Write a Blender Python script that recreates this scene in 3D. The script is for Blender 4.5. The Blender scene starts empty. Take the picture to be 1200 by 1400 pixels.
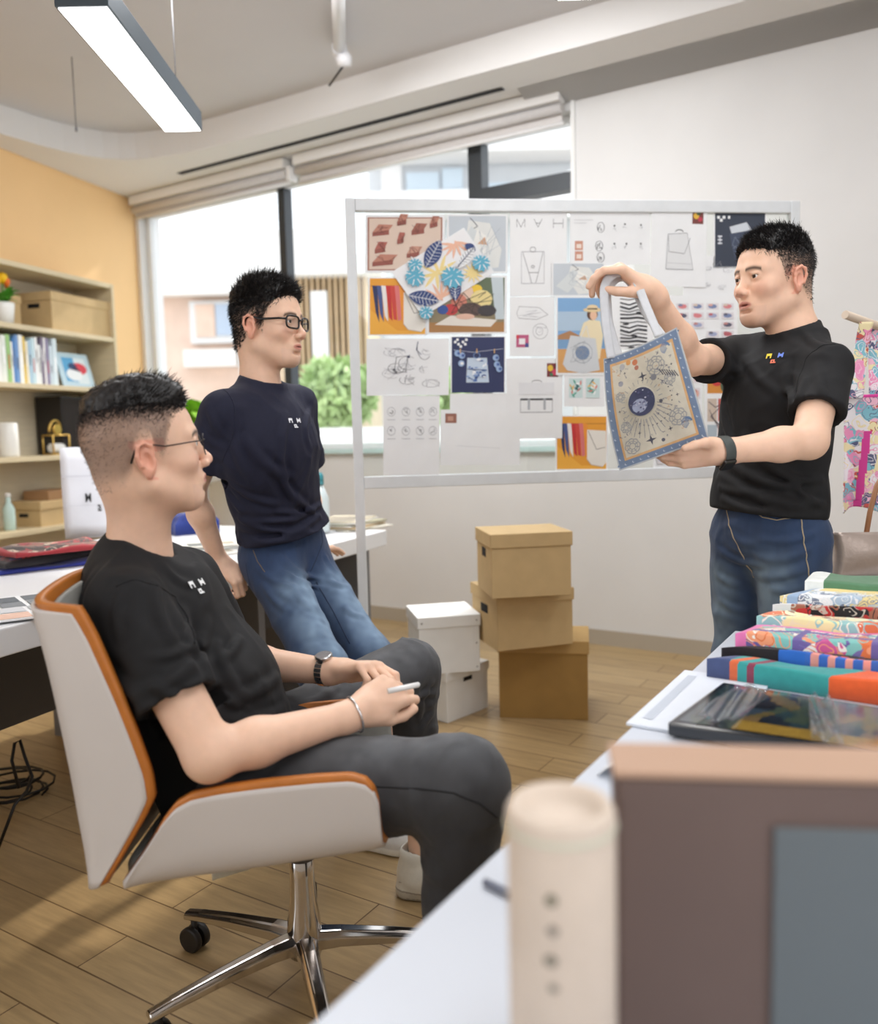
import bpy, math, random
import numpy as np
from mathutils import Vector, Matrix
random.seed(7)
SC = bpy.context.scene
COL = SC.collection
# ------------------------------------------------------------------ camera
F = 1150.0; CAMH = 1.22; TH = math.atan(109 / F); RO = math.radians(1.4)
A3 = np.array
fw = A3([0, math.cos(TH), -math.sin(TH)]); _r0 = A3([1., 0, 0]); _u0 = np.cross(_r0, fw)
rt = math.cos(RO) * _r0 - math.sin(RO) * _u0; upv = np.cross(rt, fw)
CAM = A3([0, 0, CAMH])
cd = bpy.data.cameras.new('camera'); cam = bpy.data.objects.new('camera', cd); COL.objects.link(cam)
cd.sensor_fit = 'HORIZONTAL'; cd.sensor_width = 24.0; cd.lens = F / 1200 * 24.0
m = Matrix(((rt[0], upv[0], -fw[0], 0), (rt[1], upv[1], -fw[1], 0), (rt[2], upv[2], -fw[2], CAMH), (0, 0, 0, 1)))
cam.matrix_world = m
cd.clip_start = 0.05
cd.dof.use_dof = True; cd.dof.focus_distance = 2.05; cd.dof.aperture_fstop = 1.7
SC.camera = cam
# ------------------------------------------------------------------ light
W = bpy.data.worlds.new('world'); SC.world = W; W.use_nodes = True
bg = W.node_tree.nodes['Background']; bg.inputs[0].default_value = (0.90, 0.95, 1.0, 1); bg.inputs[1].default_value = 1.6
SC.view_settings.view_transform = 'Standard'; SC.view_settings.look = 'None'
SC.view_settings.gamma = 1.0; SC.view_settings.use_curve_mapping = False
SC.view_settings.exposure = 0.28
sun = bpy.data.lights.new('sun', 'SUN'); sun.energy = 2.5; sun.angle = 0.03; sun.color = (1, .93, .82)
so = bpy.data.objects.new('sun', sun); COL.objects.link(so); so.location = (0, 0, 8)
so.rotation_euler = Vector((-0.40, -0.72, -0.60)).to_track_quat('-Z', 'Y').to_euler()
def area(name, loc, to, sx, sy, power, color=(1, 1, 1)):
    l = bpy.data.lights.new(name, 'AREA'); l.shape = 'RECTANGLE'; l.size = sx; l.size_y = sy; l.energy = power; l.color = color
    o = bpy.data.objects.new(name, l); COL.objects.link(o); o.location = loc
    o.rotation_euler = (Vector(to) - Vector(loc)).to_track_quat('-Z', 'Y').to_euler(); return o
area('ceiling_fill_light', (0.6, 0.6, 3.15), (0.6, 1.4, 0), 1.8, 1.0, 22, (.97, .98, 1))  # added fill light under the ceiling, no fixture there
area('ceiling_fill_light', (1.6, 2.0, 3.15), (1.0, 2.2, 0), 1.2, 0.5, 12, (.97, .98, 1))  # added fill from above, no fixture modelled
area('ceiling_fill_light', (-0.5, 3.4, 3.15), (-0.5, 3.9, 0), 2.2, 0.8, 55, (.97, .98, 1))  # added fill to brighten the wall below the window, no real lamp
area('front_fill_light', (1.4, -1.05, 1.9), (0.6, 2.5, 1.0), 2.6, 1.5, 36, (.98, .98, 1))  # added fill from behind the camera, wall_front has no window
area('front_fill_light', (-2.2, -1.05, 1.9), (-0.6, 2.5, .9), 2.0, 1.5, 18, (1, .97, .95))  # second added fill from behind the camera, also without a window

# ------------------------------------------------------------------ pixel helpers (photo 1200x1400 -> place in the room)
def ray(px, py): return fw + rt * (px - 600) / F - upv * (py - 700) / F
def P(px, py, d):
    r = ray(px, py); return CAM + r * d / r[1]
def PZ(px, py, z):
    r = ray(px, py); return CAM + r * (z - CAMH) / r[2]
def PP(px, py, o, n):
    r = ray(px, py); n = A3(n, float); t = ((A3(o, float) - CAM) @ n) / (r @ n); return CAM + r * t
def nrm(v):
    v = A3(v, float); return v / np.linalg.norm(v)
def srgb(r, g=None, b=None):
    if g is None: g = b = r
    if max(r, g, b) > 1: r, g, b = r / 255, g / 255, b / 255
    f = lambda c: c / 12.92 if c <= .04045 else ((c + .055) / 1.055) ** 2.4
    return (f(r), f(g), f(b))
def hexc(h): return srgb(int(h[0:2], 16), int(h[2:4], 16), int(h[4:6], 16))
# ------------------------------------------------------------------ materials
MATS = {}
def mat(name, col=None, rough=.6, metal=0., noise=0., nscale=30., bump=0., bscale=200., attr=False, emit=None, estr=0., spec=.5, trans=0., sheen=0., sss=0., stretch=None, alpha=1., coat=0.):
    if name in MATS: return MATS[name]
    mt = bpy.data.materials.new(name); mt.use_nodes = True; nt = mt.node_tree; b = nt.nodes['Principled BSDF']
    L = nt.links
    b.inputs['Roughness'].default_value = rough; b.inputs['Metallic'].default_value = metal
    b.inputs['Specular IOR Level'].default_value = spec
    tc = nt.nodes.new('ShaderNodeTexCoord'); vec = tc.outputs['Object']
    if stretch:
        mp = nt.nodes.new('ShaderNodeMapping'); mp.inputs['Scale'].default_value = stretch; L.new(vec, mp.inputs[0]); vec = mp.outputs[0]
    src = None
    if attr:
        at = nt.nodes.new('ShaderNodeAttribute'); at.attribute_name = 'Col'; src = at.outputs['Color']
    else:
        rgb = nt.nodes.new('ShaderNodeRGB'); rgb.outputs[0].default_value = (*col, 1); src = rgb.outputs[0]
    if noise > 0:
        nz = nt.nodes.new('ShaderNodeTexNoise'); nz.inputs['Scale'].default_value = nscale; nz.inputs['Detail'].default_value = 4
        L.new(vec, nz.inputs['Vector'])
        mr = nt.nodes.new('ShaderNodeMapRange'); mr.inputs[1].default_value = .3; mr.inputs[2].default_value = .7
        mr.inputs[3].default_value = 1 - noise; mr.inputs[4].default_value = 1 + noise; L.new(nz.outputs['Fac'], mr.inputs[0])
        mx = nt.nodes.new('ShaderNodeVectorMath'); mx.operation = 'SCALE'; L.new(src, mx.inputs[0]); L.new(mr.outputs[0], mx.inputs['Scale']); src = mx.outputs[0]
    L.new(src, b.inputs['Base Color'])
    if bump > 0:
        nb = nt.nodes.new('ShaderNodeTexNoise'); nb.inputs['Scale'].default_value = bscale; nb.inputs['Detail'].default_value = 3; L.new(vec, nb.inputs['Vector'])
        bp = nt.nodes.new('ShaderNodeBump'); bp.inputs['Strength'].default_value = bump; bp.inputs['Distance'].default_value = .004
        L.new(nb.outputs['Fac'], bp.inputs['Height']); L.new(bp.outputs[0], b.inputs['Normal'])
    if emit:
        b.inputs['Emission Color'].default_value = (*emit, 1); b.inputs['Emission Strength'].default_value = estr
    if trans: b.inputs['Transmission Weight'].default_value = trans
    if sheen:
        b.inputs['Sheen Weight'].default_value = sheen; b.inputs['Sheen Roughness'].default_value = .5
    if coat: b.inputs['Coat Weight'].default_value = coat; b.inputs['Coat Roughness'].default_value = .1
    if sss:
        b.inputs['Subsurface Weight'].default_value = sss; b.inputs['Subsurface Radius'].default_value = (.010, .004, .002); b.inputs['Subsurface Scale'].default_value = .5
    b.inputs['Alpha'].default_value = alpha
    MATS[name] = mt; return mt
def glass_mat(name, tint=(1, 1, 1), refl=.03, rough=0.0):
    if name in MATS: return MATS[name]
    mt = bpy.data.materials.new(name); mt.use_nodes = True; nt = mt.node_tree; nt.nodes.clear()
    o = nt.nodes.new('ShaderNodeOutputMaterial'); t = nt.nodes.new('ShaderNodeBsdfTransparent'); t.inputs[0].default_value = (*tint, 1)
    g = nt.nodes.new('ShaderNodeBsdfGlossy'); g.inputs['Roughness'].default_value = rough
    lw = nt.nodes.new('ShaderNodeLayerWeight'); pw_ = nt.nodes.new('ShaderNodeMath'); pw_.operation = 'POWER'; pw_.inputs[1].default_value = 5
    nt.links.new(lw.outputs['Facing'], pw_.inputs[0]); fr = nt.nodes.new('ShaderNodeMath'); fr.operation = 'MULTIPLY_ADD'; fr.inputs[1].default_value = .9; fr.inputs[2].default_value = refl; nt.links.new(pw_.outputs[0], fr.inputs[0])
    mx = nt.nodes.new('ShaderNodeMixShader'); nt.links.new(fr.outputs[0], mx.inputs[0]); nt.links.new(t.outputs[0], mx.inputs[1]); nt.links.new(g.outputs[0], mx.inputs[2])
    nt.links.new(mx.outputs[0], o.inputs[0]); MATS[name] = mt; return mt
# ------------------------------------------------------------------ mesh builder
class MB:
    def __init__(s): s.v = []; s.f = []; s.c = []; s.sm = []; s.n = 0
    def add(s, verts, faces, col=None, smooth=False):
        verts = np.asarray(verts, float).reshape(-1, 3); b = s.n; s.v.append(verts); s.n += len(verts)
        for k, f in enumerate(faces):
            s.f.append([b + i for i in f]); s.sm.append(smooth)
            s.c.append(col[k] if isinstance(col, list) else col)
        return s
    def box(s, c, size, R=None, col=None):
        hx, hy, hz = A3(size) / 2
        p = A3([[x, y, z] for x in (-hx, hx) for y in (-hy, hy) for z in (-hz, hz)])
        if R is not None: p = p @ A3(R).T
        return s.add(p + A3(c), [(0, 1, 3, 2), (4, 6, 7, 5), (0, 4, 5, 1), (2, 3, 7, 6), (0, 2, 6, 4), (1, 5, 7, 3)], col)
    def prism(s, poly, vec, col=None):
        p = A3(poly, float); n = len(p); q = p + A3(vec, float)
        fs = [tuple(range(n))[::-1], tuple(range(n, 2 * n))] + [(i, (i + 1) % n, n + (i + 1) % n, n + i) for i in range(n)]
        return s.add(np.vstack([p, q]), fs, col)
    def tube(s, pts, r, seg=8, col=None, closed=False):
        pts = [A3(p, float) for p in pts]; n = len(pts); rr = r if isinstance(r, (list, tuple, np.ndarray)) else [r] * n
        V = []; up = A3([.13, .21, .97])
        for i, p in enumerate(pts):
            if closed: t = pts[(i + 1) % n] - pts[i - 1]
            else: t = pts[min(i + 1, n - 1)] - pts[max(i - 1, 0)]
            t = t / (np.linalg.norm(t) + 1e-9)
            a = np.cross(t, up)
            if np.linalg.norm(a) < .1: a = np.cross(t, A3([1., 0, 0]))
            a = nrm(a); b = np.cross(t, a)
            for k in range(seg):
                an = 2 * math.pi * k / seg; V.append(p + rr[i] * (math.cos(an) * a + math.sin(an) * b))
            up = -b
        fs = []
        m_ = n if closed else n - 1
        for i in range(m_):
            j = (i + 1) % n
            for k in range(seg): fs.append((i * seg + k, i * seg + (k + 1) % seg, j * seg + (k + 1) % seg, j * seg + k))
        s.add(V, fs, col, True)
        if not closed:
            b = s.n - len(V)
            for f in (tuple(range(seg))[::-1], tuple((n - 1) * seg + k for k in range(seg))): s.f.append([b + i for i in f]); s.sm.append(False); s.c.append(col)
        return s
    def lathe(s, c, prof, seg=24, axis=None, col=None, smooth=True):
        # prof: list of (r, h) along axis
        ax = nrm(axis if axis is not None else (0, 0, 1)); a = np.cross(ax, A3([1., 0, 0]) if abs(ax[0]) < .9 else A3([0, 1., 0])); a = nrm(a); b = np.cross(ax, a)
        V = [A3(c) + h * ax + r * (math.cos(2 * math.pi * k / seg) * a + math.sin(2 * math.pi * k / seg) * b) for r, h in prof for k in range(seg)]
        fs = [(i * seg + k, i * seg + (k + 1) % seg, (i + 1) * seg + (k + 1) % seg, (i + 1) * seg + k) for i in range(len(prof) - 1) for k in range(seg)]
        s.add(V, fs, col, smooth); b = s.n - len(V)
        for f in (tuple(range(seg))[::-1], tuple((len(prof) - 1) * seg + k for k in range(seg))): s.f.append([b + i for i in f]); s.sm.append(False); s.c.append(col)
        return s
    def grid(s, fn, nu, nv, col=None, smooth=True, closed_u=False):
        V = [fn(i / (nu if closed_u else nu - 1), j / (nv - 1)) for j in range(nv) for i in range(nu)]
        fs = []; cs = []
        for j in range(nv - 1):
            for i in range(nu if closed_u else nu - 1):
                k = (i + 1) % nu; fs.append((j * nu + i, j * nu + k, (j + 1) * nu + k, (j + 1) * nu + i))
                cs.append(col((i + .5) / nu, (j + .5) / nv) if callable(col) else col)
        return s.add(V, fs, cs if callable(col) else col, smooth)
    def sheet(s, fn, nu, nv, th, col=None, smooth=True):
        """closed slab from a surface fn(u,v)->point with thickness th along its normal"""
        G = A3([[fn(i / (nu - 1), j / (nv - 1)) for i in range(nu)] for j in range(nv)])
        du = np.gradient(G, axis=1); dv = np.gradient(G, axis=0); N = np.cross(du, dv); N /= (np.linalg.norm(N, axis=2, keepdims=True) + 1e-12)
        B = G - N * th
        V = np.vstack([G.reshape(-1, 3), B.reshape(-1, 3)]); o = nu * nv; fs = []; cs = []
        def cc(i, j): return col((i + .5) / (nu - 1), (j + .5) / (nv - 1)) if callable(col) else col
        for j in range(nv - 1):
            for i in range(nu - 1):
                a = j * nu + i; fs.append((a, a + 1, a + nu + 1, a + nu)); cs.append(cc(i, j))
                fs.append((o + a, o + a + nu, o + a + nu + 1, o + a + 1)); cs.append(cc(i, j))
        for i in range(nu - 1):
            fs.append((i, o + i, o + i + 1, i + 1)); cs.append(cc(i, 0)); a = (nv - 1) * nu + i; fs.append((a, a + 1, o + a + 1, o + a)); cs.append(cc(i, nv - 1))
        for j in range(nv - 1):
            a = j * nu; fs.append((a, a + nu, o + a + nu, o + a)); cs.append(cc(0, j)); a = j * nu + nu - 1; fs.append((a, o + a, o + a + nu, a + nu)); cs.append(cc(nu - 1, j))
        return s.add(V, fs, cs, smooth)
WL = {}
def link(name, me, parent=None, origin=None):
    o = bpy.data.objects.new(name, me); COL.objects.link(o)
    if parent is not None: o.parent = parent; WL[o] = WL[parent]
    else:
        WL[o] = A3(origin if origin is not None else (0, 0, 0)); o.location = WL[o]
    return o
def obj(name, mb, material, parent=None, bevel=0., label=None, cat=None, group=None, kind=None, sub=0, autosm=False):
    V = np.vstack(mb.v)
    if parent is not None: org = WL[parent]
    elif kind == 'structure': org = A3([0, 0, 0.])
    else:
        lo = V.min(0); hi = V.max(0); org = A3([(lo[0] + hi[0]) / 2, (lo[1] + hi[1]) / 2, lo[2]])
    me = bpy.data.meshes.new(name); me.from_pydata((V - org).tolist(), [], mb.f)
    mats = material if isinstance(material, (list, tuple)) else [material]
    for m_ in mats: me.materials.append(m_)
    me.polygons.foreach_set('use_smooth', mb.sm)
    if any(c is not None for c in mb.c):
        at = me.color_attributes.new('Col', 'FLOAT_COLOR', 'CORNER'); buf = np.ones((len(me.loops), 4), np.float32); k = 0
        for f, c in zip(mb.f, mb.c):
            buf[k:k + len(f), :3] = c if c is not None else (1, 1, 1); k += len(f)
        at.data.foreach_set('color', buf.ravel())
    me.update()
    o = link(name, me, parent, org)
    if bevel:
        b = o.modifiers.new('bevel', 'BEVEL'); b.width = bevel; b.segments = 2; b.limit_method = 'ANGLE'; b.angle_limit = .6
    if sub:
        b = o.modifiers.new('sub', 'SUBSURF'); b.levels = sub; b.render_levels = sub
    tag(o, label, cat, group, kind); return o
def tag(o, label=None, cat=None, group=None, kind=None):
    if label: o['label'] = label
    if cat: o['category'] = cat
    if group: o['group'] = group
    if kind: o['kind'] = kind
    return o
def thing(name, loc, label, cat, group=None, kind=None):
    o = bpy.data.objects.new(name, None); COL.objects.link(o); o.location = [float(x) for x in loc]; o.empty_display_size = .1; WL[o] = A3(loc, float)
    return tag(o, label, cat, group, kind)
def struct(name, mb, material, parent=None, bevel=0.):
    return obj(name, mb, material, parent, bevel, kind='structure')
# flat printed artwork: polygons in a plane, stacked in hair-thin layers
class Art:
    def __init__(s, o, ex, ey, n, step=.00025, surf=None):
        s.o = A3(o, float); s.ex = A3(ex, float); s.ey = A3(ey, float); s.n = nrm(n); s.k = 1; s.step = step; s.mb = MB(); s.surf = surf
    def pt(s, x, y, k=None):
        if s.surf is not None: return s.surf(x, y, (k if k is not None else s.k) * s.step)
        return s.o + s.ex * x + s.ey * y + s.n * (k if k is not None else s.k) * s.step
    def poly(s, pts, col, up=True):
        if up: s.k += 1
        if s.surf is not None: return s._grid_poly(pts, col)
        s.mb.add([s.pt(x, y) for x, y in pts], [tuple(range(len(pts)))], col); return s
    def _grid_poly(s, pts, col):
        # fan so that it follows a gently curved surface
        cx = sum(p[0] for p in pts) / len(pts); cy = sum(p[1] for p in pts) / len(pts); n = len(pts)
        mid = [((p[0] + cx) / 2, (p[1] + cy) / 2) for p in pts]
        V = [s.pt(x, y) for x, y in pts] + [s.pt(x, y) for x, y in mid] + [s.pt(cx, cy)]
        fs = [(i, (i + 1) % n, n + (i + 1) % n, n + i) for i in range(n)] + [(n + i, n + (i + 1) % n, 2 * n) for i in range(n)]
        s.mb.add(V, fs, col); return s
    def rect(s, x0, y0, x1, y1, col, up=True): return s.poly([(x0, y0), (x1, y0), (x1, y1), (x0, y1)], col, up)
    def ell(s, x, y, rx, ry, col, n=16, a0=0., rot=0., up=True):
        c, q = math.cos(rot), math.sin(rot); pp = []
        for i in range(n):
            u = rx * math.cos(2 * math.pi * i / n); v = ry * math.sin(2 * math.pi * i / n); pp.append((x + u * c - v * q, y + u * q + v * c))
        return s.poly(pp, col, up)
    def line(s, pts, w, col, closed=False, asp=1.0):
        s.k += 1
        if closed: pts = list(pts) + [pts[0]]
        for (a, b), (c, d) in zip(pts[:-1], pts[1:]):
            dx, dy = (c - a), (d - b) * asp; l = math.hypot(dx, dy) + 1e-9; nx, ny = -dy / l * w / 2, dx / l * w / 2 / asp
            q = [(a + nx, b + ny), (c + nx, d + ny), (c - nx, d - ny), (a - nx, b - ny)]
            s.mb.add([s.pt(x, y) for x, y in q], [(0, 1, 2, 3)], col)
        return s
    def circ(s, x, y, rx, ry, w, col, n=16, asp=1., a0=0, a1=2 * math.pi):
        return s.line([(x + rx * math.cos(a0 + (a1 - a0) * i / n), y + ry * math.sin(a0 + (a1 - a0) * i / n)) for i in range(n + 1)], w, col, asp=asp)
    def scrib(s, x0, y0, x1, y1, n, w, col, rnd, asp=1.):
        p = []
        for i in range(n): p.append((rnd.uniform(x0, x1), rnd.uniform(y0, y1)))
        return s.line(p, w, col, asp=asp)
def text_polys(txt, bold=False):
    cu = bpy.data.curves.new('t', 'FONT'); cu.body = txt; cu.size = 1; cu.resolution_u = 2
    if bold: cu.offset = .02
    o = bpy.data.objects.new('t', cu); COL.objects.link(o)
    dg = bpy.context.evaluated_depsgraph_get(); me = bpy.data.meshes.new_from_object(o.evaluated_get(dg))
    V = [tuple(v.co) for v in me.vertices]; Fs = [tuple(p.vertices) for p in me.polygons]
    bpy.data.objects.remove(o); bpy.data.curves.remove(cu); bpy.data.meshes.remove(me); return V, Fs
def add_text(art, txt, x, y, size, col, sx=1., bold=False):
    V, Fs = text_polys(txt, bold); art.k += 1
    art.mb.add([art.pt(x + v[0] * size * sx, y + v[1] * size) for v in V], Fs, col)
WHITE = srgb(238, 240, 242)
paper_m = mat('printed_paper', attr=True, rough=.55, noise=.02, nscale=12)
cloth_print = mat('printed_cloth', attr=True, rough=.8, noise=.06, nscale=60, bump=.15, bscale=700, sheen=.2)

def floral(name, pal, sc=26., ring=True, seed=0., out=(40, 40, 60)):
    """printed cloth: warped cells in a small palette; a vertex colour other than black overrides the pattern (borders, bands)"""
    if name in MATS: return MATS[name]
    mt = mat(name, attr=True, rough=.8, sheen=.2, bump=.15, bscale=700); nt = mt.node_tree; L = nt.links; b = nt.nodes['Principled BSDF']
    att = [n for n in nt.nodes if n.type == 'ATTRIBUTE'][0]; tc = [n for n in nt.nodes if n.type == 'TEX_COORD'][0]
    mp = nt.nodes.new('ShaderNodeMapping'); mp.inputs['Location'].default_value = (seed, seed * .7, 0); L.new(tc.outputs['Object'], mp.inputs[0])
    nz = nt.nodes.new('ShaderNodeTexNoise'); nz.inputs['Scale'].default_value = sc * .6; nz.inputs['Detail'].default_value = 2; L.new(mp.outputs[0], nz.inputs['Vector'])
    mx = nt.nodes.new('ShaderNodeVectorMath'); mx.operation = 'MULTIPLY_ADD'; L.new(nz.outputs['Color'], mx.inputs[0]); mx.inputs[1].default_value = (.07, .07, .07); L.new(mp.outputs[0], mx.inputs[2])
    vo = nt.nodes.new('ShaderNodeTexVoronoi'); vo.inputs['Scale'].default_value = sc; L.new(mx.outputs[0], vo.inputs['Vector'])
    sp = nt.nodes.new('ShaderNodeSeparateColor'); L.new(vo.outputs['Color'], sp.inputs[0])
    rp = nt.nodes.new('ShaderNodeValToRGB'); rp.color_ramp.interpolation = 'CONSTANT'; els = rp.color_ramp.elements
    while len(els) < len(pal): els.new(.5)
    for i, c in enumerate(pal): els[i].position = i / len(pal); els[i].color = (*srgb(*c), 1)
    L.new(sp.outputs[0], rp.inputs[0]); cur = rp.outputs[0]
    if ring:
        ml = nt.nodes.new('ShaderNodeMath'); ml.operation = 'MULTIPLY'; ml.inputs[1].default_value = 3.2; L.new(vo.outputs['Distance'], ml.inputs[0])
        fr = nt.nodes.new('ShaderNodeMath'); fr.operation = 'FRACT'; L.new(ml.outputs[0], fr.inputs[0]); lt_ = nt.nodes.new('ShaderNodeMath'); lt_.operation = 'LESS_THAN'; lt_.inputs[1].default_value = .22; L.new(fr.outputs[0], lt_.inputs[0])
        r2 = nt.nodes.new('ShaderNodeValToRGB'); r2.color_ramp.interpolation = 'CONSTANT'; e2 = r2.color_ramp.elements
        while len(e2) < len(pal): e2.new(.5)
        for i, c in enumerate(pal[::-1]): e2[i].position = i / len(pal); e2[i].color = (*srgb(*c), 1)
        L.new(sp.outputs[1], r2.inputs[0]); m2 = nt.nodes.new('ShaderNodeMix'); m2.data_type = 'RGBA'; L.new(lt_.outputs[0], m2.inputs[0]); L.new(cur, m2.inputs[6]); L.new(r2.outputs[0], m2.inputs[7]); cur = m2.outputs[2]
    ln = nt.nodes.new('ShaderNodeVectorMath'); ln.operation = 'LENGTH'; L.new(att.outputs['Color'], ln.inputs[0]); gt = nt.nodes.new('ShaderNodeMath'); gt.operation = 'GREATER_THAN'; gt.inputs[1].default_value = .002; L.new(ln.outputs['Value'], gt.inputs[0])
    m3 = nt.nodes.new('ShaderNodeMix'); m3.data_type = 'RGBA'; L.new(gt.outputs[0], m3.inputs[0]); L.new(cur, m3.inputs[6]); L.new(att.outputs['Color'], m3.inputs[7]); L.new(m3.outputs[2], b.inputs['Base Color'])
    return mt
PATT = (0., 0., 0.)
# ================================================================== ROOM
WO = A3([-2.28, 6.65, 0]); WE = nrm([.851, -.526, 0]); WN = nrm([-.526, -.851, 0])   # window wall, WN points into the room
LE = nrm([-.31, -.95, 0]); LN = nrm([.95, -.31, 0])                                   # left wall, LN points into the room
def wallp(s_, off, z): return WO + WE * s_ + WN * off + A3([0, 0, z])
def leftp(t_, off, z): return WO + LE * t_ + LN * off + A3([0, 0, z])
def floor_material():
    mt = bpy.data.materials.new('oak_laminate'); mt.use_nodes = True; nt = mt.node_tree; L = nt.links; b = nt.nodes['Principled BSDF']
    tc = nt.nodes.new('ShaderNodeTexCoord'); mp = nt.nodes.new('ShaderNodeMapping'); mp.inputs['Rotation'].default_value = (0, 0, math.radians(31.7)); L.new(tc.outputs['Object'], mp.inputs[0])
    br = nt.nodes.new('ShaderNodeTexBrick'); br.inputs['Scale'].default_value = 1; br.inputs['Mortar Size'].default_value = .0022; br.inputs['Brick Width'].default_value = 1.25; br.inputs['Row Height'].default_value = .14; br.offset = .37
    br.inputs['Color1'].default_value = (*srgb(184, 157, 114), 1); br.inputs['Color2'].default_value = (*srgb(166, 139, 99), 1); br.inputs['Mortar'].default_value = (*srgb(112, 86, 56), 1)
    L.new(mp.outputs[0], br.inputs['Vector'])
    m2 = nt.nodes.new('ShaderNodeMapping'); m2.inputs['Scale'].default_value = (2.2, 22, 1); L.new(mp.outputs[0], m2.inputs[0])
    nz = nt.nodes.new('ShaderNodeTexNoise'); nz.inputs['Scale'].default_value = 2.2; nz.inputs['Detail'].default_value = 6; nz.inputs['Roughness'].default_value = .62; L.new(m2.outputs[0], nz.inputs['Vector'])
    mr = nt.nodes.new('ShaderNodeMapRange'); mr.inputs[1].default_value = .3; mr.inputs[2].default_value = .72; mr.inputs[3].default_value = .76; mr.inputs[4].default_value = 1.1; L.new(nz.outputs['Fac'], mr.inputs[0])
    vm = nt.nodes.new('ShaderNodeVectorMath'); vm.operation = 'SCALE'; L.new(br.outputs['Color'], vm.inputs[0]); L.new(mr.outputs[0], vm.inputs['Scale']); L.new(vm.outputs[0], b.inputs['Base Color'])
    b.inputs['Roughness'].default_value = .36; b.inputs['Specular IOR Level'].default_value = .5
    bp = nt.nodes.new('ShaderNodeBump'); bp.inputs['Strength'].default_value = .25; bp.inputs['Distance'].default_value = .002; L.new(br.outputs['Fac'], bp.inputs['Height']); bp.invert = True; L.new(bp.outputs[0], b.inputs['Normal'])
    return mt
wall_white = mat('white_wall_paint', srgb(219, 218, 217), .75, noise=.02, nscale=3, bump=.05, bscale=300)
wall_orange = mat('apricot_wall_paint', srgb(238, 198, 144), .75, noise=.02, nscale=3, bump=.05, bscale=300)
ceil_m = mat('ceiling_paint', srgb(205, 203, 204), .85, noise=.02, nscale=2)
soff_m = mat('soffit_paint', srgb(222, 220, 218), .8)
floor_m = floor_material()
struct('floor', MB().prism([(-4.2, -1.2, 0), (4.6, -1.2, 0), (4.6, 2.39, 0), tuple(wallp(0, 0, 0)), (-4.2, .766, 0)], (0, 0, -.08)), floor_m)
# back (window) wall with its opening, 0.2 thick
S0, S1, ZS, ZT = .04, 3.60, 1.12, 2.95
def wbox(s0, s1, o0, o1, z0, z1): return [wallp(s0, o0, z0), wallp(s1, o0, z0), wallp(s1, o1, z0), wallp(s0, o1, z0)], (0, 0, z1 - z0)
wb = MB()
for a in ((-.25, 8.05, -.2, 0, -.06, ZS), (-.25, 8.05, -.2, 0, ZT, 3.3), (-.25, S0, -.2, 0, ZS, ZT), (S1, 8.05, -.2, 0, ZS, ZT)): wb.prism(*wbox(*a))
struct('wall_back', wb, wall_white)
struct('wall_left', MB().prism([leftp(0, 0, -.06), leftp(6.2, 0, -.06), leftp(6.2, -.2, -.06), leftp(0, -.2, -.06)], (0, 0, 3.36)), wall_orange)
struct('ceiling', MB().prism([(-4.4, -1.0, 3.22), (4.6, -1.0, 3.22), (4.6, 2.39, 3.22), tuple(wallp(-.0, -.0, 3.22)), (-4.4, .8, 3.22)], (0, 0, .1)), ceil_m)
struct('wall_front', MB().prism([(-4.5, -1.2, -.06), (4.8, -1.2, -.06), (4.8, -1.35, -.06), (-4.5, -1.35, -.06)], (0, 0, 3.4)), wall_white)
struct('wall_right', MB().prism([(4.6, -1.2, -.06), (4.6, 2.6, -.06), (4.75, 2.6, -.06), (4.75, -1.2, -.06)], (0, 0, 3.4)), wall_white)
# dropped perimeter with rounded inner corner
inner = [(-4.15, 2.45), (-3.1, 4.25), (-2.75, 4.84), (-2.549, 5.187), (-2.42, 5.40), (-2.32, 5.53), (-2.22, 5.62), (-2.13, 5.68), (-2.04, 5.71), (-1.93, 5.72), (-1.82, 5.70), (-1.70, 5.66), (-1.55, 5.60), (-1.33, 5.48), (-.9, 5.23), (.055, 4.636), (.94, 4.11), (1.456, 3.79), (4.5, 1.93)]
sf = MB(); N_ = len(inner); outer = []
for i, (x, y) in enumerate(inner):
    q = A3([x, y, 0]) - WO
    if i <= 8: t = q @ LE; outer.append(leftp(max(t + .0, 0.0), 0, 0)[:2])
    elif i == 9: outer.append(wallp(0, 0, 0)[:2])
    else: t = q @ WE; outer.append(wallp(t, 0, 0)[:2])
for i in range(N_ - 1):
    a, b, c, d = inner[i], inner[i + 1], outer[i + 1], outer[i]
    sf.add([(*a, 3.05), (*b, 3.05), (*c, 3.05), (*d, 3.05), (*a, 3.22), (*b, 3.22)], [(0, 1, 2, 3), (0, 4, 5, 1)], None, False)
struct('trim_soffit', sf, soff_m)
# slot diffuser in the soffit
struct('trim_slot', MB().prism([wallp(.78, .22, 3.046), wallp(3.30, .22, 3.046), wallp(3.30, .265, 3.046), wallp(.78, .265, 3.046)], (0, 0, .002)), mat('slot_black', srgb(22, 22, 24), .7))
struct('trim_beam', MB().prism([wallp(3.36, .0, 2.99), wallp(8.0, .0, 2.99), wallp(8.0, .2, 3.05), wallp(3.36, .2, 3.05)], (0, 0, .001)).prism([wallp(3.36, 0, 2.99), wallp(3.36, .2, 3.05), wallp(3.36, 0, 3.05)], WE * 4.6), soff_m)
bbm = mat('baseboard_beige', srgb(176, 166, 150), .5)
struct('baseboard_back', MB().prism(*wbox(0, 8, 0.0005, .014, 0, .085)), bbm)
struct('baseboard_left', MB().prism([leftp(0, .0005, 0), leftp(6, .0005, 0), leftp(6, .014, 0), leftp(0, .014, 0)], (0, 0, .085)), bbm)
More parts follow.
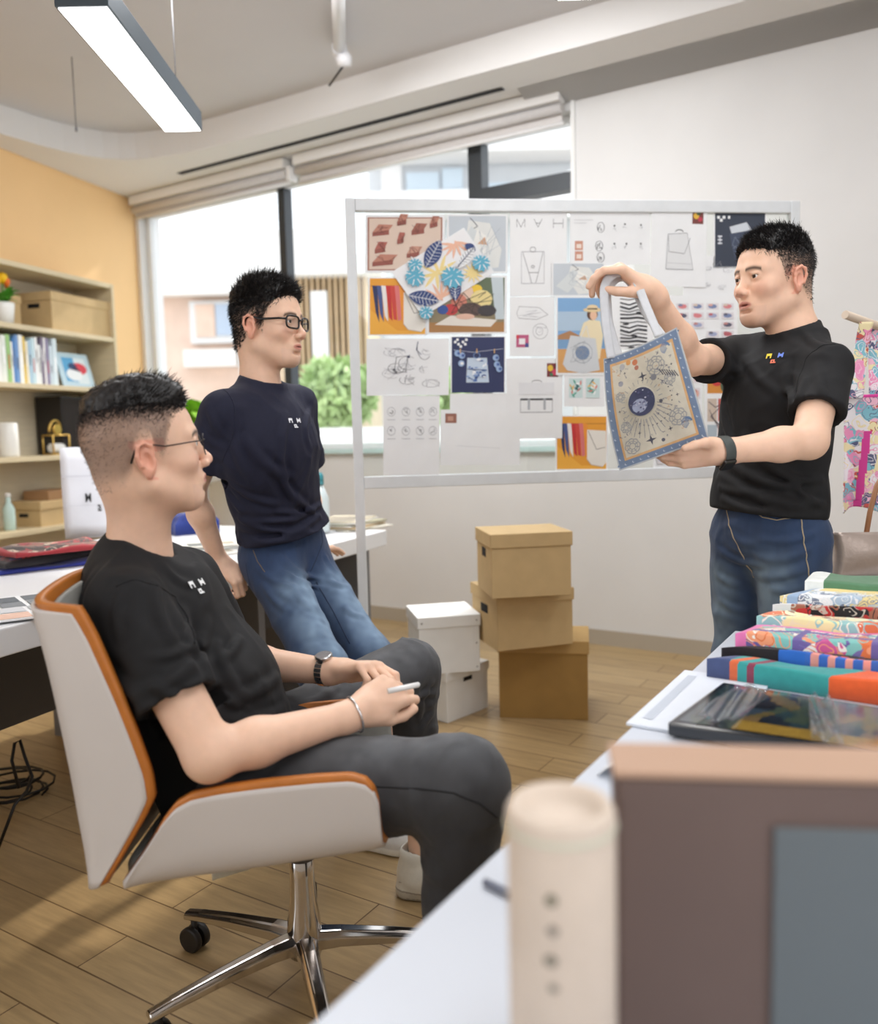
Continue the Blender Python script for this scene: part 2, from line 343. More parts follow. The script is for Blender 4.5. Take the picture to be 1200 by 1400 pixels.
# window frames and glass
wf = thing('window_1', wallp(1.5, -.1, ZS), None, None, kind='structure')
fdark = mat('dark_window_metal', srgb(58, 62, 66), .4, metal=.3); fwhite = mat('white_window_metal', srgb(225, 227, 228), .4)
m_ = MB()
for a in ((S0, S1, -.13, -.07, ZS, ZS + .04), (S0, S1, -.13, -.07, ZT - .04, ZT), (S0, S0 + .04, -.13, -.07, ZS, ZT), (S1 - .02, S1, -.13, -.07, ZS, ZT)): m_.prism(*wbox(*a))
struct('window_frame', m_, fwhite, wf)
struct('mullion', MB().prism(*wbox(1.40, 1.46, -.14, -.06, ZS + .04, ZT - .04)), fdark, wf)
struct('mullion', MB().prism(*wbox(2.91, 3.0, -.14, -.05, ZS + .04, ZT - .04)), fdark, wf)
struct('transom', MB().prism(*wbox(3.0, 3.58, -.14, -.05, 2.55, 2.645)), fdark, wf)
struct('glass', MB().prism(*wbox(S0 + .04, S1 - .02, -.102, -.098, ZS + .04, ZT - .04)), glass_mat('window_glass'), wf)
struct('window_sill', MB().prism(*wbox(S0, S1, -.06, .03, ZS - .025, ZS + .004)), mat('sill_glassy', srgb(196, 222, 222), .2), wf)
# pale reveal at the right edge of the window
struct('trim_reveal', MB().prism(*wbox(S1 - .012, S1 + .012, -.06, .012, ZS, 3.04)), mat('reveal_white', srgb(228, 228, 226), .5))
# roller blinds along the window head
bl_m = mat('blind_fabric', srgb(206, 202, 200), .8, noise=.03, nscale=40); blw = mat('blind_rail', srgb(232, 231, 230), .45)
for (s0, s1, drop, lab) in ((.06, 1.60, .055, 'left roller blind rolled up above the window, beside the apricot wall'), (1.68, 3.56, .075, 'long right roller blind rolled up above the glass pinboard')):
    rb = thing('roller_blind', wallp((s0 + s1) / 2, .05, ZT - .1), lab, 'blind')
    obj('cassette', MB().prism(*wbox(s0, s1, .02, .10, ZT + .03, ZT + .095)), blw, rb, .006)
    tb = MB(); tb.tube([wallp(s0, .06, ZT - .002), wallp(s1, .06, ZT - .002)], .026, 14); obj('roll', tb, bl_m, rb)
    obj('shade', MB().prism(*wbox(s0 + .01, s1 - .01, .033, .036, ZT - drop, ZT)), bl_m, rb)
    tb = MB(); tb.tube([wallp(s0, .035, ZT - drop), wallp(s1, .035, ZT - drop)], .011, 8); obj('bottom_rail', tb, blw, rb)
obj('blind_bracket', MB().prism(*wbox(1.625, 1.655, .02, .10, ZT - .06, ZT + .03)), blw, None, .004, label='small white bracket between the two roller blinds', cat='bracket')

# ------------------------------------------------------------------ outside
ext_w = mat('white_facade', srgb(236, 234, 232), .8, noise=.02, nscale=1); ext_b = mat('brick_facade', srgb(226, 200, 184), .85, noise=.08, nscale=3)
ext_t = mat('timber_slats', srgb(226, 206, 176), .8, noise=.1, nscale=4); ext_g = mat('window_blue', srgb(176, 194, 216), .15)
leaf_m = mat('leaf_green', srgb(128, 178, 84), .5, noise=.25, nscale=20); leaf_out = mat('tree_leaf', srgb(176, 200, 140), .6, noise=.25, nscale=3)
def pbox(x0, y0, x1, y1, d, dep, mb=None):
    mb = mb or MB(); a = P(x0, y0, d); b = P(x1, y0, d); zt = max(a[2], b[2]); zb = min(P(x0, y1, d)[2], P(x1, y1, d)[2])
    return mb.prism([(a[0], d, zb), (b[0], d, zb), (b[0], d + dep, zb), (a[0], d + dep, zb)], (0, 0, zt - zb))
bA = thing('building', P(300, 700, 17) * [1, 1, 0], 'pale stepped building with brick lower storey seen through the left window', 'building')
obj('upper_storey', pbox(200, 318, 470, 392, 17, 5), ext_w, bA); obj('roof_block', pbox(228, 304, 292, 320, 17.6, 3), ext_w, bA)
obj('brick_wall', pbox(150, 392, 322, 900, 17.3, 4), ext_b, bA); obj('ledge', pbox(180, 385, 470, 397, 16.7, .3), ext_w, bA)
w_ = obj('window', pbox(258, 412, 322, 468, 17.1, .2), fwhite, bA); obj('pane', pbox(266, 416, 292, 460, 17.05, .05), ext_b, w_); obj('pane', pbox(294, 416, 318, 458, 17.05, .05), ext_g, w_)
obj('parapet', pbox(250, 478, 322, 500, 17.0, .3), ext_w, bA); obj('column', pbox(322, 395, 345, 900, 16.9, .5), ext_w, bA)
bB = thing('building', P(470, 700, 13) * [1, 1, 0], 'cream building with vertical timber slats seen behind the standing man in navy', 'building')
sl = MB(); sl_b = obj('wall', pbox(350, 366, 500, 900, 13.4, 3), ext_t, bB)
k_ = 0
for x in range(384, 500, 8): pbox(x, 372, x + 3, 560, 13.1, .25, sl)
obj('slats', sl, mat('slat_brown', srgb(206, 178, 142), .8), bB); obj('roof_edge', pbox(345, 352, 520, 372, 12.8, 1), ext_w, bB)
obj('window', pbox(424, 398, 446, 520, 13.05, .1), ext_w, bB)
bC = thing('building', P(640, 700, 22) * [1, 1, 0], 'white multi-storey building high behind the top of the pinboard', 'building')
obj('wall', pbox(500, 150, 900, 900, 24, 4), mat('grey_facade', srgb(206, 208, 210), .8, noise=.03, nscale=2), bC)
for (a, b, c, d) in ((520, 215, 548, 262), (555, 236, 600, 262), (604, 230, 632, 258), (660, 250, 700, 262), (560, 288, 620, 296)): obj('window', pbox(a, b, c, d, 23.9, .1), mat('pale_pane', srgb(206, 220, 230), .3) if a != 520 else ext_w, bC)
obj('balcony', pbox(500, 172, 900, 200, 22.8, 1.1), ext_w, bC); obj('balcony', pbox(500, 262, 900, 285, 23.1, .8), ext_w, bC)
pv = MB().prism([(-30, 8.5, -3.1), (30, 8.5, -3.1), (30, 40, -3.1), (-30, 40, -3.1)], (0, 0, -.1)); obj('street_ground', pv, mat('pale_ground', srgb(200, 198, 192), .9), kind='structure')
obj('garden_wall', pbox(330, 588, 800, 606, 9.5, .15), ext_w, None, label='low white parapet outside, behind the standing man in navy', cat='wall')
def leaf_cloud(c, rad, n, size, rnd, flat=1.):
    mb = MB(); V = []; Fs = []
    for i in range(n):
        u = rnd.gauss(0, 1), rnd.gauss(0, 1), rnd.gauss(0, 1); u = nrm(u) * (rnd.random() ** .33); p = A3(c) + u * A3(rad)
        a = nrm([rnd.gauss(0, 1) for _ in range(3)]); b = nrm(np.cross(a, [rnd.gauss(0, 1) for _ in range(3)])); s_ = size * rnd.uniform(.6, 1.3)
        k = len(V); V += [p - a * s_, p + b * s_ * .45, p + a * s_, p - b * s_ * .45]; Fs.append((k, k + 1, k + 2, k + 3))
    return mb.add(V, Fs)
rnd = random.Random(3)
for (x, y, d, r, lab) in ((458, 540, 11.0, .55, 'pale green tree outside, right beside the man in navy'), (610, 560, 11.0, .6, 'bushy green tree outside, behind the left end of the pinboard')):
    c = P(x, y, d); t = thing('tree', (c[0], c[1], -3.1), lab, 'tree')
    obj('foliage', leaf_cloud(c, (r, r, r * .9), 1500, .10, rnd), leaf_out, t); tb = MB(); tb.tube([(c[0], c[1], -3.1), c], .08); obj('trunk', tb, mat('bark', srgb(110, 92, 74), .9), t)
# ------------------------------------------------------------------ ceiling things
lamp_h = mat('lamp_housing', srgb(74, 84, 92), .4, metal=.4); lamp_e = mat('lamp_diffuser', (1, 1, 1), .5, emit=(1, .98, .95), estr=7.0)
def pendant(c0, c1, wd, z, hh, lab, wires):
    c0 = A3(c0); c1 = A3(c1); e = nrm(c1 - c0); n = A3([e[1], -e[0], 0]); mid = (c0 + c1) / 2
    t = thing('pendant_light', (mid[0], mid[1], z), lab, 'lamp')
    q = [c0 - n * wd / 2, c1 - n * wd / 2, c1 + n * wd / 2, c0 + n * wd / 2]; q = [A3([p[0], p[1], z]) for p in q]
    obj('housing', MB().prism(q, (0, 0, hh)), lamp_h, t, .002)
    i = .008; q2 = [c0 + e * i - n * (wd / 2 - i), c1 - e * i - n * (wd / 2 - i), c1 - e * i + n * (wd / 2 - i), c0 + e * i + n * (wd / 2 - i)]
    obj('diffuser', MB().prism([A3([p[0], p[1], z - .003]) for p in q2], (0, 0, .004)), lamp_e, t)
    for f in wires:
        p = c0 + (c1 - c0) * f; tb = MB(); tb.tube([(p[0], p[1], z + hh), (p[0], p[1], 3.22)], .0022, 6); obj('suspension_wire', tb, mat('wire_grey', srgb(120, 120, 124), .4, metal=.6), t)
pendant((-1.02, 2.62, 0), (-1.03, 3.655, 0), .16, 2.5, .075, 'long linear pendant lamp with dark housing at the upper left', (.08, .93))
a_ = PZ(760, 2, 2.5); b_ = PZ(828, 2, 2.5)
pendant(((a_[0] + b_[0]) / 2, 1.55, 0), ((a_[0] + b_[0]) / 2 + .0, a_[1] - .005, 0), .16, 2.5, .075, 'second pendant lamp of which only the far tip shows at the top edge', (.93,))
# small white wire hanging from the recess
c = PZ(98, 78, 3.22); tb = MB(); tb.tube([c, (c[0], c[1], 2.86)], .003, 6); tb.lathe((c[0], c[1], 2.845), [(.006, 0), (.006, .02)], 8)
obj('hanging_cable', tb, mat('wire_grey'), None, label='thin grey cable hanging from the ceiling left of the pendant lamp', cat='cable')
t = thing('ceiling_pipe', PZ(465, 80, 3.15), 'white pipe with elbow running under the ceiling', 'pipe'); pw = mat('white_plastic', srgb(222, 222, 224), .4)
p0 = PZ(461, -60, 3.17); p1 = PZ(464, 70, 3.17); p2 = PZ(470, 80, 3.12)
tb = MB(); tb.tube([p0, p1], .032, 14); obj('tube', tb, pw, t)
tb = MB(); tb.tube([p1 - nrm(p1 - p0) * .05, p1, p2 + A3([0, .01, 0]), p2 + A3([0, .02, -.03])], [.038, .04, .042, .036], 14); obj('elbow', tb, pw, t)
tb = MB(); tb.tube([PZ(468, 92, 3.10), PZ(450, 117, 3.06)], .006, 6); obj('rod', tb, mat('rod_black', srgb(40, 38, 38), .5), t)
# ================================================================== BOOKCASE AND ITS THINGS
BD = .33                                                  # bookcase depth
def bk(px, py, off=BD): return PP(px, py, leftp(0, off, 0), LN)
def lt(p): q = A3(p) - WO; return q @ LE, q @ LN         # -> along the wall, off the wall
shelf_m = mat('pale_oak_board', srgb(206, 190, 156), .55, noise=.06, nscale=6, stretch=(1, 1, 12))
t0 = lt(bk(158, 450))[0]; t1 = 2.9
zs = [bk(150, 388)[2], bk(150, 461)[2], bk(135, 530)[2], bk(88, 622)[2], bk(88, 717)[2], .06]
def lbox(ta, tb, oa, ob, z0, z1): return [leftp(ta, oa, z0), leftp(tb, oa, z0), leftp(tb, ob, z0), leftp(ta, ob, z0)], (0, 0, z1 - z0)
bc = thing('bookcase', leftp((t0 + t1) / 2, BD / 2, 0), 'tall pale oak open bookcase against the apricot wall', 'bookcase')
th = .03
for i, z in enumerate(zs): obj('top_board' if i == 0 else 'shelf', MB().prism(*lbox(t0 + .022, t1, .01, BD, z - th, z)), shelf_m, bc, .002)
obj('side_panel', MB().prism(*lbox(t0, t0 + .022, .004, BD + .003, 0, zs[0])), shelf_m, bc, .002)
obj('side_panel', MB().prism(*lbox(t1, t1 + .022, .004, BD + .003, 0, zs[0])), shelf_m, bc, .002)
obj('divider', MB().prism(*lbox(t0 + 1.5, t0 + 1.522, .02, BD - .01, .06, zs[0] - th)), shelf_m, bc, .002)
obj('back_panel', MB().prism(*lbox(t0 + .022, t1, .002, .009, .05, zs[0] - th)), mat('oak_back', srgb(214, 202, 176), .6, noise=.05, nscale=6, stretch=(1, 1, 12)), bc)
kraft = mat('kraft_card', srgb(196, 168, 122), .75, noise=.05, nscale=14, bump=.05, bscale=400)
kraft2 = mat('kraft_card_dark', srgb(160, 124, 66), .75, noise=.05, nscale=14, bump=.05, bscale=400)
whitec = mat('white_card', srgb(228, 228, 226), .65, noise=.02, nscale=14)
holem = mat('hole_black', srgb(20, 18, 16), .9)
def lidded_box(o, ex, ey, sx, sy, h, lidh, mt, label, group=None, hole=None, holeside=0, rims=False, name='storage_box', lidm=None):
    """o = centre of base; ex, ey unit axes; body + lid + hand hole on one end"""
    ex = nrm(ex); ey = nrm(ey); o = A3(o)
    t = thing(name, o, label, 'box', group)
    def bx(a, b, c, d, z0, z1): return [o + ex * a + ey * c + A3([0, 0, z0]), o + ex * b + ey * c + A3([0, 0, z0]), o + ex * b + ey * d + A3([0, 0, z0]), o + ex * a + ey * d + A3([0, 0, z0])], (0, 0, z1 - z0)
    hx, hy = sx / 2, sy / 2
    obj('body', MB().prism(*bx(-hx, hx, -hy, hy, 0, h - .004)), mt, t, .002)
    l = obj('lid', MB().prism(*bx(-hx - .006, hx + .006, -hy - .006, hy + .006, h - lidh, h)), lidm or mt, t, .003)
    if hole:
        w_, hh, zc = hole
        if holeside == 0: q = bx(-hx - .0012, -hx + .0005, -w_ / 2, w_ / 2, zc - hh / 2, zc + hh / 2)
        else: q = bx(-w_ / 2 + hole[3] if len(hole) > 3 else -w_ / 2, w_ / 2 + (hole[3] if len(hole) > 3 else 0), -hy - .0012, -hy + .0005, zc - hh / 2, zc + hh / 2)
        obj('hand_hole', MB().prism(*q), holem, t)
    if rims:
        for (x, y) in ((hx - .012, -hy), (-hx + .012, -hy)):
            obj('corner_strip', MB().prism(*bx(x - .012, x + .012, y - .002, y, .004, h - lidh - .002)), mt, t)
        for (x, z) in ((hx - .012, h - lidh / 2), (-hx + .012, h - lidh / 2), (hx - .012, .02), (hx - .012, h * .5)):
            tb = MB(); tb.lathe(o + ex * x + ey * (-hy - (.0065 if z > h - lidh else .002)) + A3([0, 0, z]), [(.004, 0), (.003, .0015)], 8, axis=-ey); obj('rivet', tb, mat('rivet', srgb(150, 150, 150), .3, metal=1), t)
    return t
def shelfpos(px0, px1, k, off):                     # centre along shelf from pixel span on a plane `off` from the wall
    a = lt(bk(px0, 450, off))[0]; b = lt(bk(px1, 450, off))[0]; return (a + b) / 2, abs(a - b)
c, w_ = shelfpos(72, 151, 0, .30)
lidded_box(leftp(c, .165, zs[1]), -LE, -LN, w_, .27, .24, .055, kraft, 'large kraft cardboard box with lid on the highest shelf of the bookcase', None, (.09, .028, .155), 0)
lidded_box(leftp(c + w_ / 2 + .22, .10, zs[1]), -LE, -LN, .2, .15, .20, .05, kraft, 'beige box mostly hidden behind the potted yellow flower on the top shelf', None)
# books
cols = [(232, 232, 228), (222, 226, 216), (150, 190, 120), (238, 238, 234), (74, 128, 190), (110, 150, 200), (236, 236, 230), (224, 190, 70), (236, 226, 200), (170, 200, 220), (196, 220, 228), (240, 240, 240), (232, 234, 232), (120, 110, 130), (238, 236, 236), (140, 130, 160), (200, 214, 222), (214, 228, 234)]
names = ['white', 'pale grey', 'green', 'white', 'blue', 'light blue', 'ivory', 'yellow', 'cream', 'pale blue', 'aqua', 'bright white', 'white', 'plum', 'white', 'mauve', 'silver blue', 'pale aqua']
wh = ['at the left edge of the photo', 'second from the left edge', 'left of the blue one', 'between the green and the blue one', 'thick, with a white title', 'right of the thick blue one', 'left of the yellow one', 'with a bright spine', 'right of the yellow one', 'in the middle of the row', 'right of the pale blue one', 'tallest near the middle', 'left of the plum one', 'with a dark thin spine', 'right of the plum one', 'with a narrow spine', 'second from the end beside the picture', 'last in the row, beside the leaning picture']
x_edges = [-8, 3, 10, 16, 19, 22, 27, 33, 36, 40, 44, 49, 53, 57, 61, 64, 68, 73, 79]
rnd = random.Random(11)
for i in range(18):
    ta = lt(bk(x_edges[i] + .3, 500, .29))[0]; tb_ = lt(bk(x_edges[i + 1] - .3, 500, .29))[0]
    top = 458 + i * .4 + rnd.uniform(-3, 9); h = bk(x_edges[i], top, .29)[2] - zs[2]
    t = thing('book', leftp((ta + tb_) / 2, .2, zs[2]), '%s paperback on the second shelf, %s' % (names[i], wh[i]), 'book', 'paperbacks standing on the second shelf')
    c3 = srgb(*cols[i])
    obj('cover', MB().prism(*lbox(tb_, ta, .09, .29, zs[2] + .0005, zs[2] + h), col=c3), paper_m, t, .0015)
    ar = Art(leftp(tb_, .2905, zs[2]), (leftp(ta, .29, 0) - leftp(tb_, .29, 0)), (0, 0, h), LN); d_ = rnd.choice([(60, 60, 70), (120, 120, 130), (200, 80, 70), (250, 250, 250)])
    y0 = rnd.uniform(.25, .5); ar.rect(.35, y0, .65, y0 + rnd.uniform(.18, .4), srgb(*d_))
    obj('spine_print', ar.mb, paper_m, t)
# leaning picture
p00 = bk(88, 527, .24); p10 = bk(131, 528, .24); up_ = nrm(A3([0, 0, 1]) - LN * .28); hgt = .235
ex = leftp(lt(p10)[0], .24, zs[2]) - leftp(lt(p00)[0], .24, zs[2]); o_ = leftp(lt(p00)[0], .24, zs[2] + .003); lean = up_ * hgt
t = thing('framed_picture', o_ + ex / 2, 'small pale blue picture with overlapping circles leaning on the second shelf', 'picture')
n_ = nrm(np.cross(ex, lean)); n_ = n_ if n_ @ LN > 0 else -n_
obj('panel', MB().prism([o_, o_ + ex, o_ + ex + lean, o_ + lean], -n_ * .012, srgb(196, 220, 232)), paper_m, t, .001)
ar = Art(o_, ex, lean, n_, .0005); ar.rect(.14, .16, .86, .86, srgb(92, 168, 214)); ar.rect(.5, .10, .86, .86, srgb(226, 238, 242)); ar.ell(.62, .55, .24, .17, srgb(222, 70, 84), 24); ar.ell(.42, .36, .25, .18, srgb(240, 244, 246), 24); ar.ell(.42, .60, .13, .10, srgb(44, 66, 110), 20); ar.poly([(.42, .50), (.62, .45), (.5, .66)], srgb(60, 40, 70))
obj('print', ar.mb, paper_m, t)
obj('stand', MB().prism([o_ + lean * .8, o_ + ex * .1 + lean * .8, o_ + ex * .1 - LN * .09, o_ - LN * .09], -n_ * .004 + ex * .0), mat('stand_dark', srgb(50, 46, 44), .6), t)
# third shelf: jar, gold clock, black box ; fourth: boxes, bottle
def sh(px, k, off=.22): return leftp(lt(bk(px, 560, off))[0], off, zs[k])
t = thing('canister', sh(8, 3), 'frosted white round canister on the third shelf', 'jar')
tb = MB(); tb.lathe(sh(8, 3), [(.055, 0), (.058, .01), (.058, .20), (.05, .205)], 28); obj('body', tb, mat('frosted_white', srgb(226, 224, 218), .4), t)
gold = mat('brushed_gold', srgb(212, 176, 96), .35, metal=.85)
t = thing('table_clock', sh(74, 3), 'gold wire arch ornament with a white roll on the third shelf', 'ornament')
o_ = sh(74, 3); ex = -LE
tb = MB()
for dz in (0, .12):
    tb.tube([o_ + ex * a + LN * b + A3([0, 0, .006 + dz]) for a, b in ((-.07, -.04), (.07, -.04), (.07, .04), (-.07, .04))], .005, 6, closed=True)
for a, b in ((-.07, -.04), (.07, -.04), (.07, .04), (-.07, .04)): tb.tube([o_ + ex * a + LN * b + A3([0, 0, .0]), o_ + ex * a + LN * b + A3([0, 0, .128])], .005, 6)
obj('stand', tb, gold, t)
tb = MB(); tb.tube([o_ + ex * (.055 * math.cos(a)) + A3([0, 0, .145 + .075 * math.sin(a)]) for a in [math.pi * i / 14 for i in range(15)]], .008, 8); obj('arch', tb, gold, t)
tb = MB(); tb.lathe(o_ + LN * .01 + A3([0, 0, .165]), [(.032, -.01), (.034, 0), (.032, .01)], 20, axis=LN); obj('dial', tb, gold, t)
tb = MB(); tb.lathe(o_ - ex * .05 + A3([0, 0, .045]), [(.028, 0), (.03, .004), (.03, .096), (.028, .1)], 18, axis=ex); obj('paper_roll', tb, whitec, t)
a_ = lt(bk(84, 560, .24))[0]; b_ = lt(bk(134, 560, .24))[0]
t = thing('speaker', leftp((a_ + b_) / 2, .13, zs[3]), 'black box shaped speaker under the picture on the third shelf', 'speaker')
obj('body', MB().prism(*lbox(b_, a_, .03, .24, zs[3], zs[2] - .06)), mat('black_plastic', srgb(30, 26, 24), .5), t, .006)
obj('front_cloth', MB().prism(*lbox(b_ + .012, a_ - .012, .2405, .243, zs[3] + .012, zs[2] - .075)), mat('speaker_cloth', srgb(40, 34, 31), .9, bump=.3, bscale=900), t)
c, w_ = shelfpos(36, 100, 0, .28)
lidded_box(leftp(c, .16, zs[4]), -LE, -LN, w_, .26, .155, .05, kraft, 'kraft cardboard box with lid on the lowest visible shelf, behind the white paper bag', None, (.07, .022, .07), 0)
obj('flat_box', MB().prism(*lbox(c - w_ / 2 + .02, c + w_ / 2 - .12, .05, .25, zs[4] + .156, zs[4] + .215)), mat('brown_card', srgb(168, 130, 92), .7), None, .003, label='flat brown box lying on the kraft box of the lowest visible shelf', cat='box')
o_ = sh(2, 4); t = thing('bottle', o_, 'pale glass bottle at the left edge on the lowest visible shelf', 'bottle')
tb = MB(); tb.lathe(o_, [(.03, 0), (.034, .006), (.034, .13), (.014, .17), (.014, .2)], 20); obj('body', tb, mat('aqua_plastic', srgb(190, 214, 208), .2), t)
tb = MB(); tb.lathe(o_ + A3([0, 0, .2]), [(.016, 0), (.016, .022)], 16); obj('cap', tb, whitec, t)
# potted yellow calla
o_ = leftp(lt(bk(7, 440, .22))[0], .22, zs[1]); t = thing('potted_flower', o_, 'yellow calla flower with green leaves in a white pot on the top shelf', 'plant')
tb = MB(); tb.lathe(o_, [(.045, 0), (.056, .10), (.058, .13), (.05, .132), (.048, .12)], 24); obj('pot', tb, mat('white_ceramic', srgb(236, 236, 232), .3), t)
def blade(mb, base, d, up, L_, w_, droop, n=8):
    d = nrm(d); side = nrm(np.cross(d, up)); V = []; fs = []
    for i in range(n + 1):
        u = i / n; c_ = A3(base) + d * L_ * u + A3(up) * (L_ * .5 * math.sin(u * 2.2) - droop * u * u); ww = w_ * math.sin(math.pi * min(1, .08 + u * .92)) ** .7 * .5
        V += [c_ - side * ww, c_ + A3(up) * (-ww * .25), c_ + side * ww]
    for i in range(n): a = i * 3; fs += [(a, a + 1, a + 4, a + 3), (a + 1, a + 2, a + 5, a + 4)]
    mb.add(V, fs, None, True)
rnd = random.Random(5); lm = MB()
for i in range(26):
    a = rnd.uniform(0, 6.28); blade(lm, o_ + A3([0, 0, .12]), (math.cos(a), math.sin(a), rnd.uniform(.1, 1.1)), (0, 0, 1), rnd.uniform(.07, .12), .045, .03)
obj('leaves', lm, mat('fresh_leaf', srgb(86, 158, 52), .45, noise=.2, nscale=30), t)
fm = MB()
for i, (dx, dz, r) in enumerate(((0, .27, .03), (.03, .245, .022), (-.04, .24, .02))):
    c3 = o_ - LE * dx; fm.tube([o_ + A3([0, 0, .1]), c3 + A3([0, 0, dz - .03])], .004, 6, srgb(96, 150, 60)); fm.lathe(c3 + A3([0, 0, dz - .03]), [(.005, 0), (r * .6, .02), (r, .045), (r * .7, .06), (.002, .07)], 12, axis=(.2, -.3, 1), col=srgb(246, 196, 20) if i != 1 else srgb(226, 110, 30))
obj('blooms', fm, paper_m, t)

# ================================================================== LEFT DESK AND ITS THINGS
DZ = .78; DA = PZ(0, 900, .71) * [1, 1, 0]; DB = PZ(533, 744, .71) * [1, 1, 0]; DE = nrm(DB - DA); DN = A3([-DE[1], DE[0], 0])   # DN points left (away from the camera side)
def dk(s_, o_, z): return DA + DE * s_ + DN * o_ + A3([0, 0, z])
LD = np.linalg.norm(DB - DA) - .03; s00 = -.9; DW = 1.15
def dbox(a, b, c, d, z0, z1): return [dk(a, c, z0), dk(b, c, z0), dk(b, d, z0), dk(a, d, z0)], (0, 0, z1 - z0)
desk = thing('desk', dk(LD / 2, DW / 2, 0), 'long white desk with grey underframe in front of the bookcase', 'desk')
obj('desktop', MB().prism(*dbox(s00, LD, 0, DW, DZ - .07, DZ)), mat('white_laminate', srgb(226, 227, 230), .35), desk, .004)
dkgrey = mat('graphite_panel', srgb(62, 58, 56), .5)
obj('modesty_panel', MB().prism(*dbox(s00 + .1, LD - .12, .30, .32, .42, DZ - .07)), dkgrey, desk)
for s_ in (s00 + .15, 1.12, LD - .1): obj('leg', MB().prism(*dbox(s_ - .02, s_ + .02, .05, DW - .05, 0, DZ - .07)), mat('grey_metal_leg', srgb(112, 112, 114), .45), desk, .003)
def dpix(px, py, z=DZ): p = PZ(px, py, z); q = p - DA; return q @ DE, q @ DN
# white carrier bag
b0 = PZ(90, 737, DZ); b1 = PZ(160, 733, DZ); bt = P(90, 612, b0[1])[2]; e = nrm((b1 - b0) * [1, 1, 0]); n_ = A3([e[1], -e[0], 0]); wdt = .23; hh = bt - DZ
t = thing('paper_bag', b0 + e * wdt / 2 - n_ * .05, 'white paper carrier bag with black lettering standing on the desk', 'bag')
def bagf(u, v): return b0 + e * (wdt * u) + A3([0, 0, hh * v]) + n_ * (.008 * math.sin(3.1 * v) * math.sin(5 * u + 1))
mb = MB(); mb.sheet(bagf, 8, 8, .002); mb.sheet(lambda u, v: bagf(u, v) - n_ * .10, 8, 8, .002)
for u0 in (0, 1): mb.sheet(lambda u, v: bagf(u0, v) - n_ * (.10 * u) + e * (-.02 if u0 else .02) * (1 - abs(2 * u - 1)), 5, 8, .002)
mb.prism([b0, b0 + e * wdt, b0 + e * wdt - n_ * .1, b0 - n_ * .1], (0, 0, .002)); obj('body', mb, mat('white_bag_paper', srgb(226, 228, 236), .6, noise=.02, nscale=10), t)
ar = Art(b0 + n_ * .010, e * wdt, A3([0, 0, hh]), n_, .0006)
ar.rect(.0, .68, 1.0, .69, srgb(205, 207, 216)); ar.rect(0, .36, 1, .366, srgb(210, 212, 220))
add_text(ar, 'M', .40, .40, .135, srgb(16, 16, 18), 1.15, True); add_text(ar, 'a', .62, .295, .15, srgb(16, 16, 18), 1.1, True); add_text(ar, 'H', .82, .40, .135, srgb(16, 16, 18), 1.15, True)
obj('lettering', ar.mb, paper_m, t)
# folded dark red printed cloths, blue cloth
def cloth_stack(px, z, sx, sy, hgt, ang, cols, label, name='folded_cloth', seed=1, amp=.006, group=None, cat='cloth', o3=None, mt=None):
    rn = random.Random(seed); c = PZ(px[0], px[1], z) if o3 is None else A3(o3, float); ca, sa = math.cos(ang), math.sin(ang); ex = A3([ca, sa, 0]); ey = A3([-sa, ca, 0])
    ph = [rn.uniform(0, 6) for _ in range(6)]
    def f(u, v):
        bulge = 1 - .35 * (max(abs(2 * u - 1), abs(2 * v - 1)) ** 6)
        return c + ex * ((u - .5) * sx + .006 * math.sin(7 * v + ph[0])) + ey * ((v - .5) * sy + .006 * math.sin(6 * u + ph[1])) + A3([0, 0, hgt * bulge + amp * math.sin(9 * u + ph[2] + 3 * v) * math.sin(7 * v + ph[3])])
    cells = {}
    def cf(u, v):
        x = u * 9 + 1.2 * math.sin(v * 7 + ph[4]); y = v * 7 + 1.1 * math.sin(u * 6 + ph[5]); k = (int(x), int(y))
        if k not in cells: cells[k] = rn.choice(cols)
        if min(u, v, 1 - u, 1 - v) < .05: return srgb(*cols[0])
        return PATT if mt is not None else srgb(*cells[k])
    mb = MB(); nu = nv = 46
    G = A3([[f(i / (nu - 1), j / (nv - 1)) for i in range(nu)] for j in range(nv)]); B = G.copy(); B[:, :, 2] = z + .0008
    V = np.vstack([G.reshape(-1, 3), B.reshape(-1, 3)]); o2 = nu * nv; fs = []; cs = []
    for j in range(nv - 1):
        for i in range(nu - 1):
            a = j * nu + i; q = cf((i + .5) / (nu - 1), (j + .5) / (nv - 1)); fs.append((a, a + 1, a + nu + 1, a + nu)); cs.append(q); fs.append((o2 + a, o2 + a + nu, o2 + a + nu + 1, o2 + a + 1)); cs.append(q)
    ec = srgb(*cols[0])
    for i in range(nu - 1):
        fs.append((i, o2 + i, o2 + i + 1, i + 1)); a = (nv - 1) * nu + i; fs.append((a, a + 1, o2 + a + 1, o2 + a)); cs += [ec, ec]
    for j in range(nv - 1):
        a = j * nu; fs.append((a, a + nu, o2 + a + nu, o2 + a)); a = j * nu + nu - 1; fs.append((a, o2 + a, o2 + a + nu, a + nu)); cs += [ec, ec]
    mb.add(V, fs, cs, True)
    return obj(name, mb, mt or cloth_print, None, 0, label, cat, group)
cloth_stack((66, 772), DZ, .40, .26, .018, .75, [(48, 60, 150), (60, 72, 170), (40, 50, 130)], 'royal blue folded cloth lowest of the pile on the desk', seed=2)
cloth_stack((50, 765), DZ + .022, .36, .25, .03, .95, [(24, 20, 26), (40, 30, 44), (120, 40, 44), (190, 60, 60), (60, 60, 110)], 'black and maroon folded cloth in the middle of the pile on the desk', seed=3, mt=floral('maroon_print', [(24, 20, 26), (40, 30, 44), (120, 40, 44), (30, 24, 30), (190, 60, 60), (60, 60, 110)], 30))
